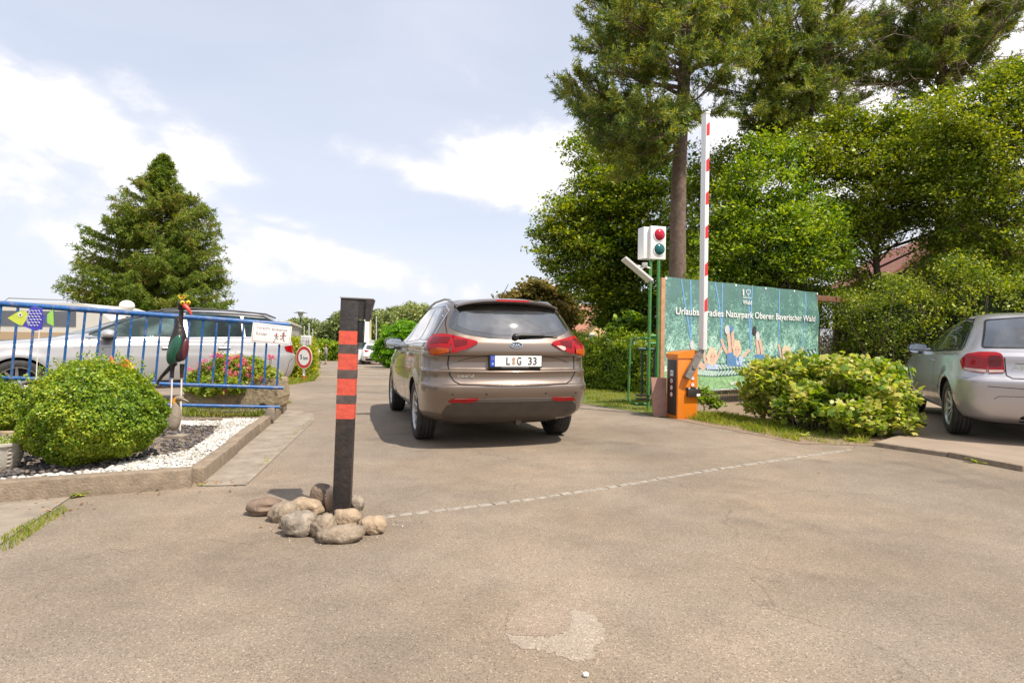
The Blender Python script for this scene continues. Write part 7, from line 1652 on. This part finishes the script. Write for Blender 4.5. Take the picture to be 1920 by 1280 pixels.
L1 = [LB(215, 1060, 175, .6), LB(205, 1075, 150, -.4), LB(225, 1085, 200, .3), LB(190, 1100, 215, -1.0), LB(250, 1120, 250, -.5), LB(245, 1150, 300, .4, .3), LB(240, 1130, 280, .9), LB(260, 1175, 330, -.8, .3), LB(165, 1130, 95, .2), LB(120, 1115, 85, -.7), LB(130, 1110, 60, .8), LB(90, 1110, 10, -.3), LB(70, 1100, -20, .6), LB(150, 1150, 130, -1.6), LB(60, 1160, 30, -1.5), LB(110, 1180, 60, 1.4), LB(200, 1180, 200, -1.9), LB(180, 1210, 230, -2.2),
      LB(140, 1350, 60, -.6), LB(90, 1400, 20, .4), LB(60, 1370, -30, .9), LB(190, 1340, 150, -.8), LB(120, 1440, 70, .8), LB(30, 1420, -40, -.4), LB(20, 1180, -60, .5), LB(0, 1120, -60, -.5), LB(-30, 1380, -90, .3), LB(200, 1330, 215, .8, .5), LB(170, 1240, 260, -2.0), LB(150, 1260, 100, -2.4), LB(60, 1290, 40, -2.4), LB(240, 1200, 290, -1.4), LB(235, 1110, 235, .1), LB(30, 1220, -20, -2)]
L1 += [LB(rs0.uniform(-60, 130), 1290+rs0.uniform(-150, 160), rs0.uniform(-60, 150), rs0.uniform(-2, 1.5), .25, 1.0) for _ in range(12)]+[LB(rs0.uniform(180, 260), 1180+rs0.uniform(-80, 60), rs0.uniform(190, 340), rs0.uniform(-1.5, 1), .3, .8) for _ in range(1)]
pine('tallest pine with a bare straight trunk, just left of the raised boom', (at(1262, 640, Zp).x, Zp, -.1), at(1292, -140, Zp), .225, L1, 41)
Zq = 16.5
L2 = [LB(z, x, y, dz, .3, 1.0, Zq) for z, x, y, dz in ((60, 1420, 30, -.5), (90, 1400, 90, .5), (150, 1410, 190, -1.2), (120, 1440, 130, .6), (170, 1450, 230, .4), (180, 1570, 210, -1), (130, 1600, 150, .5), (80, 1620, 60, -.8), (30, 1580, -30, .6), (0, 1450, -60, -.6), (100, 1560, 80, -2), (200, 1430, 260, -.6), (140, 1500, 170, -2.2), (60, 1490, 30, -2.2), (190, 1545, 260, -1.5), (220, 1480, 270, -1.8), (10, 1520, -20, -1.6), (230, 1560, 300, 0), (110, 1640, 110, .4), (50, 1660, 40, -.3))]
L2 += [LB(rs0.uniform(-60, 250), 1500+rs0.uniform(-170, 170), rs0.uniform(-60, 270), rs0.uniform(-2.5, 1), .2, 1.0, Zq) for _ in range(24)]
pine('second pine, half hidden in the crown tangle right of the boom', (at(1492, 640, Zq).x, Zq, -.1), at(1524, -160, Zq), .20, L2, 42, dead=60)
Zr = 17.5
L3 = [LB(z, x, y, dz, .3, .9, Zr) for z, x, y, dz in ((60, 1650, 30, -.6), (90, 1690, 100, .6), (130, 1830, 110, -.8), (80, 1880, 40, .5), (60, 1900, 60, -.5), (110, 1910, 130, .4), (20, 1800, -20, .9), (30, 1700, -30, -.9), (150, 1700, 170, -.4), (120, 1760, 100, -2), (60, 1780, 40, -2.2), (10, 1860, 0, -1.4), (150, 1870, 150, -1), (90, 1650, 110, 1), (130, 1740, 190, -1.4), (10, 1750, -50, -1.8), (40, 1930, 10, .8))]
L3 += [LB(rs0.uniform(-60, 190), 1765+rs0.uniform(-190, 180), rs0.uniform(-60, 200), rs0.uniform(-2.5, 1), .2, 1.0, Zr) for _ in range(24)]
pine('rightmost pine, spreading over the corner of the photo with dead twigs below', (at(1760, 640, Zr).x, Zr, -.1), at(1770, -120, Zr), .17, L3, 43, dead=70)

# --- currant-like shrub in front of the banner
def shrub():
    rs = np.random.default_rng(8); c = at(1550, 800, 7.0); base = (c.x-.0, 7.2, .0); t = Thing('leafy_shrub', 'wide light green shrub with lobed leaves before the banner and the parked hatchback', 'shrub', base); q = MB(); Cs = []
    els = [(at(1440, 727, 8.05), (.36, .4, .40)), (at(1500, 722, 7.7), (.42, .45, .43)), (at(1580, 728, 7.35), (.46, .45, .46)), (at(1640, 737, 7.1), (.38, .4, .42)), (at(1610, 775, 6.85), (.40, .3, .17)), (at(1680, 785, 6.85), (.18, .2, .11)), (at(1520, 758, 7.3), (.40, .3, .25))]
    for c_, r in els:
        n = int(300*(r[0]*r[2]+r[0]*r[1])); p, d = inside(n, tuple(c_), r, .72, rs); Cs.append(p)
    C_ = np.concatenate(Cs); C_ = C_[C_[:, 2] > .06]; V, Fc = clump_leaves(C_, .14, 22, .068, MAPLE, .8, .6, rs)
    V = V[:]; link('foliage', np_mesh('foliage', V-np.array(base), Fc, lm_shrub), t.o)
    for k in range(70):
        p = Vector(C_[rs.integers(len(C_))]); b0 = Vector((p.x*.6+base[0]*.4+rs.normal()*.1, p.y*.6+7.05*.4, .0)); q.tube([b0, b0.lerp(p, .5)+Vector((rs.normal()*.04, rs.normal()*.04, .05)), p], [.011, .008, .003], 5)
    t.part('stems', q, bark, recalc=False, sharp=None)
shrub()
tree('low_weed', 'small green weedy plant under the banner beside the orange cabinet', 'plant', (at(1320, 750, 8.9).x, 8.9, 0), at(1320, 740, 8.9), .01, [E(1318, 742, 22, 8.9, 18, .15), E(1335, 757, 14, 8.9, 9, .1)], 60, .10, 20, .055, lm_thick, None, LEAFROUND, 51, 12, .1, 0, rb=.004)

# --- flowers in the trough
def flowers():
    rs = np.random.default_rng(9); base = ((TX0+TX1)/2, 8.05, TZ); t = Thing('pink_geraniums', 'mound of pink flowering geraniums growing in the stone trough', 'flowers', base); Cs = []
    for px, py, r, z in ((375, 712, .14, 7.95), (400, 700, .20, 8.0), (430, 690, .20, 8.0), (455, 692, .2, 8.0), (480, 700, .18, 8.0), (505, 706, .13, 8.0), (420, 715, .2, 7.85), (390, 725, .14, 7.82), (440, 722, .12, 7.8), (362, 722, .10, 7.9), (475, 685, .12, 8.05), (420, 680, .13, 8.05)):
        p, d = inside(60, tuple(at(px, py, z)), (r, r*.9, r*.85), .5, rs); Cs.append(p)
    C_ = np.concatenate(Cs); V, Fc = clump_leaves(C_, .07, 15, .038, LEAFROUND, .5, .8, rs); link('foliage', np_mesh('foliage', V-np.array(base), Fc, lm_flower), t.o)
    hd = []
    spots = [(356, 692), (361, 697), (375, 683), (385, 676), (378, 688), (400, 668), (408, 664), (414, 668), (425, 680), (434, 672), (446, 668), (455, 674), (458, 680), (450, 685), (422, 694), (430, 698), (410, 708), (405, 714), (436, 705), (433, 718), (440, 722), (485, 710), (490, 707), (353, 719), (358, 723), (420, 735), (428, 730), (436, 733), (505, 670), (508, 668), (392, 690), (468, 690), (444, 700), (372, 704), (398, 722), (465, 702)]
    for px, py in spots:
        c_ = np.array(at(px, py, 7.78+.002*abs(px-430))); n = 42; P = c_+rs.normal(size=(n, 3))*np.array([.026, .024, .018]); hd.append(leafs(P, rs.normal(size=(n, 3))+np.array([0, -.4, .7]), .021, LEAFROUND, rs))
    for i, (V, Fc) in enumerate(hd): link('flower_head', np_mesh('flower_head', V-np.array(base), Fc, pinkp), t.o)
    q = MB()
    for px, py in spots: a = Vector(at(px, py, 7.80)); q.tube([Vector((a.x*.8+base[0]*.2, 8.0, TZ-.02)), a+Vector((0, .03, -.01))], [.004, .003], 4)
    t.part('stems', q, MATS['hedge_stem'] if 'hedge_stem' in MATS else mat('hedge_stem', (.14, .16, .04)), recalc=False)
flowers()
rsn = np.random.default_rng(19); C_ = np.array(planter_c)+np.concatenate([rsn.uniform(-.10, .10, (40, 2)), rsn.uniform(.17, .22, (40, 1))], 1); V, Fc = clump_leaves(C_, .05, 9, .02, LEAF4, .6, .8, rsn)
pt_ = Thing('planter_plant', 'sparse low plant growing in the white woven planter', 'plant', tuple(planter_c+Vector((0, 0, .15)))); link('foliage', np_mesh('foliage', V-np.array(planter_c+Vector((0, 0, .15))), Fc, lm_shrub), pt_.o)

# --- grass, weeds, gravel
def blades(name, regions, size, label, seed, lm=None, zoff=0.0):
    rs = np.random.default_rng(seed); Vs = []
    for poly, n, hgt in regions:
        xs = [p[0] for p in poly]; ys = [p[1] for p in poly]; P = []; poly = np.array(poly)
        while len(P) < n:
            c_ = np.stack([rs.uniform(min(xs), max(xs), n*2), rs.uniform(min(ys), max(ys), n*2)], 1); ins = np.zeros(len(c_), bool); j = len(poly)-1
            for i in range(len(poly)):
                yi, yj, xi, xj = poly[i][1], poly[j][1], poly[i][0], poly[j][0]
                ins ^= ((yi > c_[:, 1]) != (yj > c_[:, 1])) & (c_[:, 0] < (xj-xi)*(c_[:, 1]-yi)/((yj-yi) or 1e-9)+xi); j = i
            keep = c_[ins]; w = np.sin(keep[:, 0]*7+seed)*np.sin(keep[:, 1]*6.1)+rs.normal(size=len(keep))*.5; P += list(keep[w > -.55])
        P = np.array(P[:n]); z = np.array([T(0, y) for y in P[:, 1]])+zoff
        h = hgt*rs.uniform(.4, 1.3, n)*(1+.5*np.sin(P[:, 0]*5)*np.sin(P[:, 1]*4)); a = rs.uniform(0, 6.28, n); lean = rs.normal(size=(n, 2))*.4*h[:, None]
        w = size*rs.uniform(.6, 1.2, n); b = np.stack([P[:, 0], P[:, 1], z], 1); s = np.stack([np.cos(a)*w, np.sin(a)*w, 0*w], 1); t_ = b+np.stack([lean[:, 0], lean[:, 1], h], 1); m_ = b+np.stack([lean[:, 0]*.35, lean[:, 1]*.35, h*.6], 1)
        Vs.append(np.stack([b-s, b+s, m_+s*.7, t_, m_-s*.7], 1).reshape(-1, 3))
    V = np.concatenate(Vs); me = np_mesh(name, V, np.arange(len(V)).reshape(-1, 5), lm or lm_grass); o = link(name, me); tag(o, label, 'grass', None, 'stuff'); return o
g2d = lambda px, py, z=0: tuple(gnd(px, py, z).to_2d())
blades('grass', [([g2d(1095, 756), g2d(1250, 783), g2d(1236, 745), g2d(1240, 725), g2d(1090, 715)], 16000, .05), ([g2d(1285, 785), g2d(1400, 808), g2d(1500, 829), g2d(1490, 806), g2d(1400, 782), g2d(1300, 775)], 4800, .075),
    ([g2d(1440, 815), g2d(1560, 834), g2d(1640, 834), g2d(1600, 815), g2d(1480, 800)], 900, .07)], .0035, 'patchy yellow green grass along the right-hand verge and lawn', 61)
blades('grass', [([(K1.x+.05, K1.y+.1), (-3.9, 9.2), (-6.5, 8.4), (-9, 7.8), (-9, 6.9), (-6.5, 6.65), (-4.4, 6.98), (-3.0, 7.2)], 14000, .05)], .0035, 'green grass under the blue railing and round the stone trough', 62, zoff=.10)
blades('grass', [([g2d(540, 722), g2d(590, 714), g2d(598, 704), g2d(585, 698), g2d(545, 702)], 7000, .10), ([g2d(540, 722), g2d(590, 714), g2d(585, 698), g2d(520, 704)], 3000, .1)], .006, 'rough grass at the foot of the hedge round the 5 km sign', 63)
blades('crack_weeds', [([g2d(0, 1036), g2d(20, 1032), g2d(60, 1003), g2d(128, 958), g2d(120, 946), g2d(60, 975), g2d(0, 1010)], 800, .028), ([g2d(470, 888), g2d(480, 884), g2d(586, 790), g2d(582, 786), g2d(520, 835)], 260, .02), ([g2d(375, 897), g2d(400, 880), g2d(430, 850), g2d(425, 846), g2d(380, 885)], 200, .025)], .0022, 'thin grass growing in the joints of the pavement', 64)
sheet('verge_grass_soil', [g2d(538, 724), g2d(590, 716), g2d(600, 703), g2d(598, 690), g2d(520, 690)], .012, grassg, (60, 60), base=True)
sheet('joint_soil', [g2d(0, 1044), g2d(30, 1030), g2d(70, 1000), g2d(132, 956), g2d(160, 932), g2d(126, 930), g2d(60, 972), g2d(0, 1012)], .010, dirtm, (60, 60), base=False)
def weed(px, py, n, L_, label, seed, z=0, cat='weed'):
    rs = np.random.default_rng(seed); c = gnd(px, py, z); P = []; q = MB()
    for k in range(n):
        a = rs.uniform(0, 6.28); e = rs.uniform(.15, .8); l = L_*rs.uniform(.6, 1.1); d = Vector((math.cos(a), math.sin(a), 0)); s = Vector((-d.y, d.x, 0)); w = l*.14; vs = []
        for i in range(5):
            t = i/4; p = d*l*t+Vector((0, 0, math.sin(t*2.2)*l*e*.55+.003)); ww = w*(math.sin(math.pi*(.12+.85*t)))*(1+.35*(i % 2)); vs += [p-s*ww, p+s*ww+Vector((0, 0, .003))]
        q.add(vs, [(2*i, 2*i+1, 2*i+3, 2*i+2) for i in range(4)])
    solo('weed', q, lm_shrub, label, cat, 'small weeds along the kerbs', recalc=False, loc=tuple(c))

for (px, py, n, L_, lab, sd) in ((146, 930, 26, .075, 'leafy dandelion at the corner where the kerb stones meet the slab', 1), (285, 917, 9, .035, 'tiny weed under the garden kerb left of its corner', 2), (376, 910, 9, .035, 'tiny weed at the outer corner of the garden kerb', 3), (1832, 868, 10, .085, 'small weed on the parking kerb before the grey hatchback', 4), (340, 833, 8, .04, 'small green weed on the slate near the stone goose', 5), (500, 865, 10, .03, 'weed in the joint between garden kerb and gutter slabs', 6), (1600, 828, 16, .10, 'spiky weed in the soil under the shrub', 7), (1508, 818, 14, .11, 'broad leafed weed on the soil left of the shrub', 8)):
    weed(px, py, n, L_, lab, sd)
for o in [o for o in COL.objects if o.name.startswith('weed')]:
    # built round the origin: give the mesh back its own base
    me = o.data
    for v in me.vertices: v.co += Vector(o.location)
def pebbles(name, poly, n, r, m, label, seed, z, keepf=None):
    rs = np.random.default_rng(seed); poly = np.array(poly); xs, ys = poly[:, 0], poly[:, 1]; P = []
    while len(P) < n:
        c_ = np.stack([rs.uniform(xs.min(), xs.max(), n*2), rs.uniform(ys.min(), ys.max(), n*2)], 1); ins = np.zeros(len(c_), bool); j = len(poly)-1
        for i in range(len(poly)):
            yi, yj, xi, xj = poly[i][1], poly[j][1], poly[i][0], poly[j][0]; ins ^= ((yi > c_[:, 1]) != (yj > c_[:, 1])) & (c_[:, 0] < (xj-xi)*(c_[:, 1]-yi)/((yj-yi) or 1e-9)+xi); j = i
        P += list(c_[ins])
    P = np.array(P[:n]); bm = bmesh.new(); bmesh.ops.create_icosphere(bm, subdivisions=1, radius=1); bv = np.array([v.co[:] for v in bm.verts]); bf = np.array([[v.index for v in f.verts] for f in bm.faces]); bm.free()
    sc = r*rs.uniform(.55, 1.3, (n, 1))*np.array([1, 1, .62])*rs.uniform(.75, 1.3, (n, 3)); a = rs.uniform(0, 6.28, n); V = bv[None]*sc[:, None]*rs.uniform(.85, 1.12, (n, len(bv), 1)); ca, sa = np.cos(a)[:, None], np.sin(a)[:, None]; X = V[:, :, 0]*ca-V[:, :, 1]*sa; Y = V[:, :, 0]*sa+V[:, :, 1]*ca
    V = np.stack([X+P[:, :1], Y+P[:, 1:], V[:, :, 2]+z+rs.uniform(0, .01, (n, 1))], 2).reshape(-1, 3); Fc = (np.arange(n)*len(bv))[:, None, None]+bf[None]; o = link(name, np_mesh(name, V, Fc.reshape(-1, 3), m, smooth=False)); tag(o, label, 'gravel', None, 'stuff')
pebw = leaf_mat('white_pebble', [(.30, .27, .22), (.44, .41, .36), (.54, .52, .48), (.62, .60, .57)], .8, 0.0)
slc = leaf_mat('slate_chip', [(.05, .045, .045), (.09, .08, .078), (.14, .12, .11), (.20, .16, .13)], .75, 0.0)
kd = (K1-K0).normalized(); kn = Vector((-kd.y, kd.x))
A_ = K0+kn*.07+kd*.08; B_ = K1+kn*.07-kd*1.75; pebbles('white_gravel', [tuple(A_), tuple(B_), tuple(B_+kn*.42), (A_.x-.62, A_.y+1.5), (A_.x-.42, A_.y+.75), (A_.x-.66, A_.y+.28), (A_.x-.62, A_.y-.02)], 3400, .0125, pebw, 'white decorative pebbles inside the side kerb', 71, .09)
pebbles('white_gravel_row', [(-2.55, 4.22), (-3.6, 3.72), (-3.65, 3.80), (-2.75, 4.42)], 500, .0125, pebw, 'white pebbles in front of the round bush', 72, .09)
pebbles('white_gravel_far', [(-3.1, 6.4), (-4.3, 6.5), (-4.3, 6.72), (-3.0, 6.8)], 1000, .013, pebw, 'white pebbles before the railing foot', 74, .095)
pebbles('slate_chippings', [(-2.75, 4.5), (-3.0, 6.6), (-6.5, 6.6), (-7, 3.4), (-3.6, 3.7)], 6500, .017, slc, 'dark slate chippings covering the garden bed', 73, .085)
# fallen leaves and crumbs on the asphalt
def litter():
    rs = np.random.default_rng(33); n = 120; P = []
    for (px, py, sx, sy, k) in ((395, 905, 22, 6, 26), (110, 955, 40, 18, 30), (250, 925, 60, 5, 16), (1660, 842, 60, 8, 14), (470, 870, 40, 20, 8), (560, 985, 60, 20, 10), (1000, 900, 500, 60, 16)):
        for _ in range(k): P.append(gnd(px+rs.normal()*sx, py+rs.normal()*sy*.6)+Vector((0, 0, .008)))
    P = np.array([tuple(p) for p in P]); V, Fc = leafs(P, rs.normal(size=P.shape)*.25+np.array([0, 0, 1]), rs.uniform(.008, .028, len(P)), LEAFROUND, rs); o = link('fallen_leaves', np_mesh('fallen_leaves', V, Fc, leaf_mat('dry_leaves', [(.16, .07, .03), (.26, .14, .06), (.36, .24, .12), (.22, .09, .04)], .8, .1))); tag(o, 'dry brown leaves and crumbs lying on the asphalt', 'leaves', None, 'stuff')
litter()
c = gnd(1098, 1268); q = MB(); q.ball((c.x, c.y, .008), (.010, .009, .008), 10, 6, 0, None, .08); solo('pebble', q, signwhite, 'single white pebble lying on the asphalt at the bottom of the photo', 'stone', loc=(c.x, c.y, 0))

def grit():
    rs = np.random.default_rng(91); P = []
    for px, py, sx, sy, k in ((600, 1000, 70, 14, 260), (720, 975, 40, 8, 160), (1600, 842, 60, 4, 120), (400, 905, 40, 4, 90)):
        for _ in range(k): P.append(tuple(gnd(px+rs.normal()*sx, py+rs.normal()*sy)+Vector((0, 0, .003))))
    P = np.array(P); V, Fc = leafs(P, rs.normal(size=P.shape)*.5+np.array([0, 0, 1]), rs.uniform(.003, .010, len(P)), LEAFROUND, rs)
    o = link('grit', np_mesh('grit', V, Fc, leaf_mat('grit_grains', [(.20, .15, .10), (.34, .28, .21), (.46, .41, .33), (.12, .09, .06)], .9, 0))); tag(o, 'loose grit and crumbs round the stones and along the edges', 'grit', None, 'stuff')
grit()
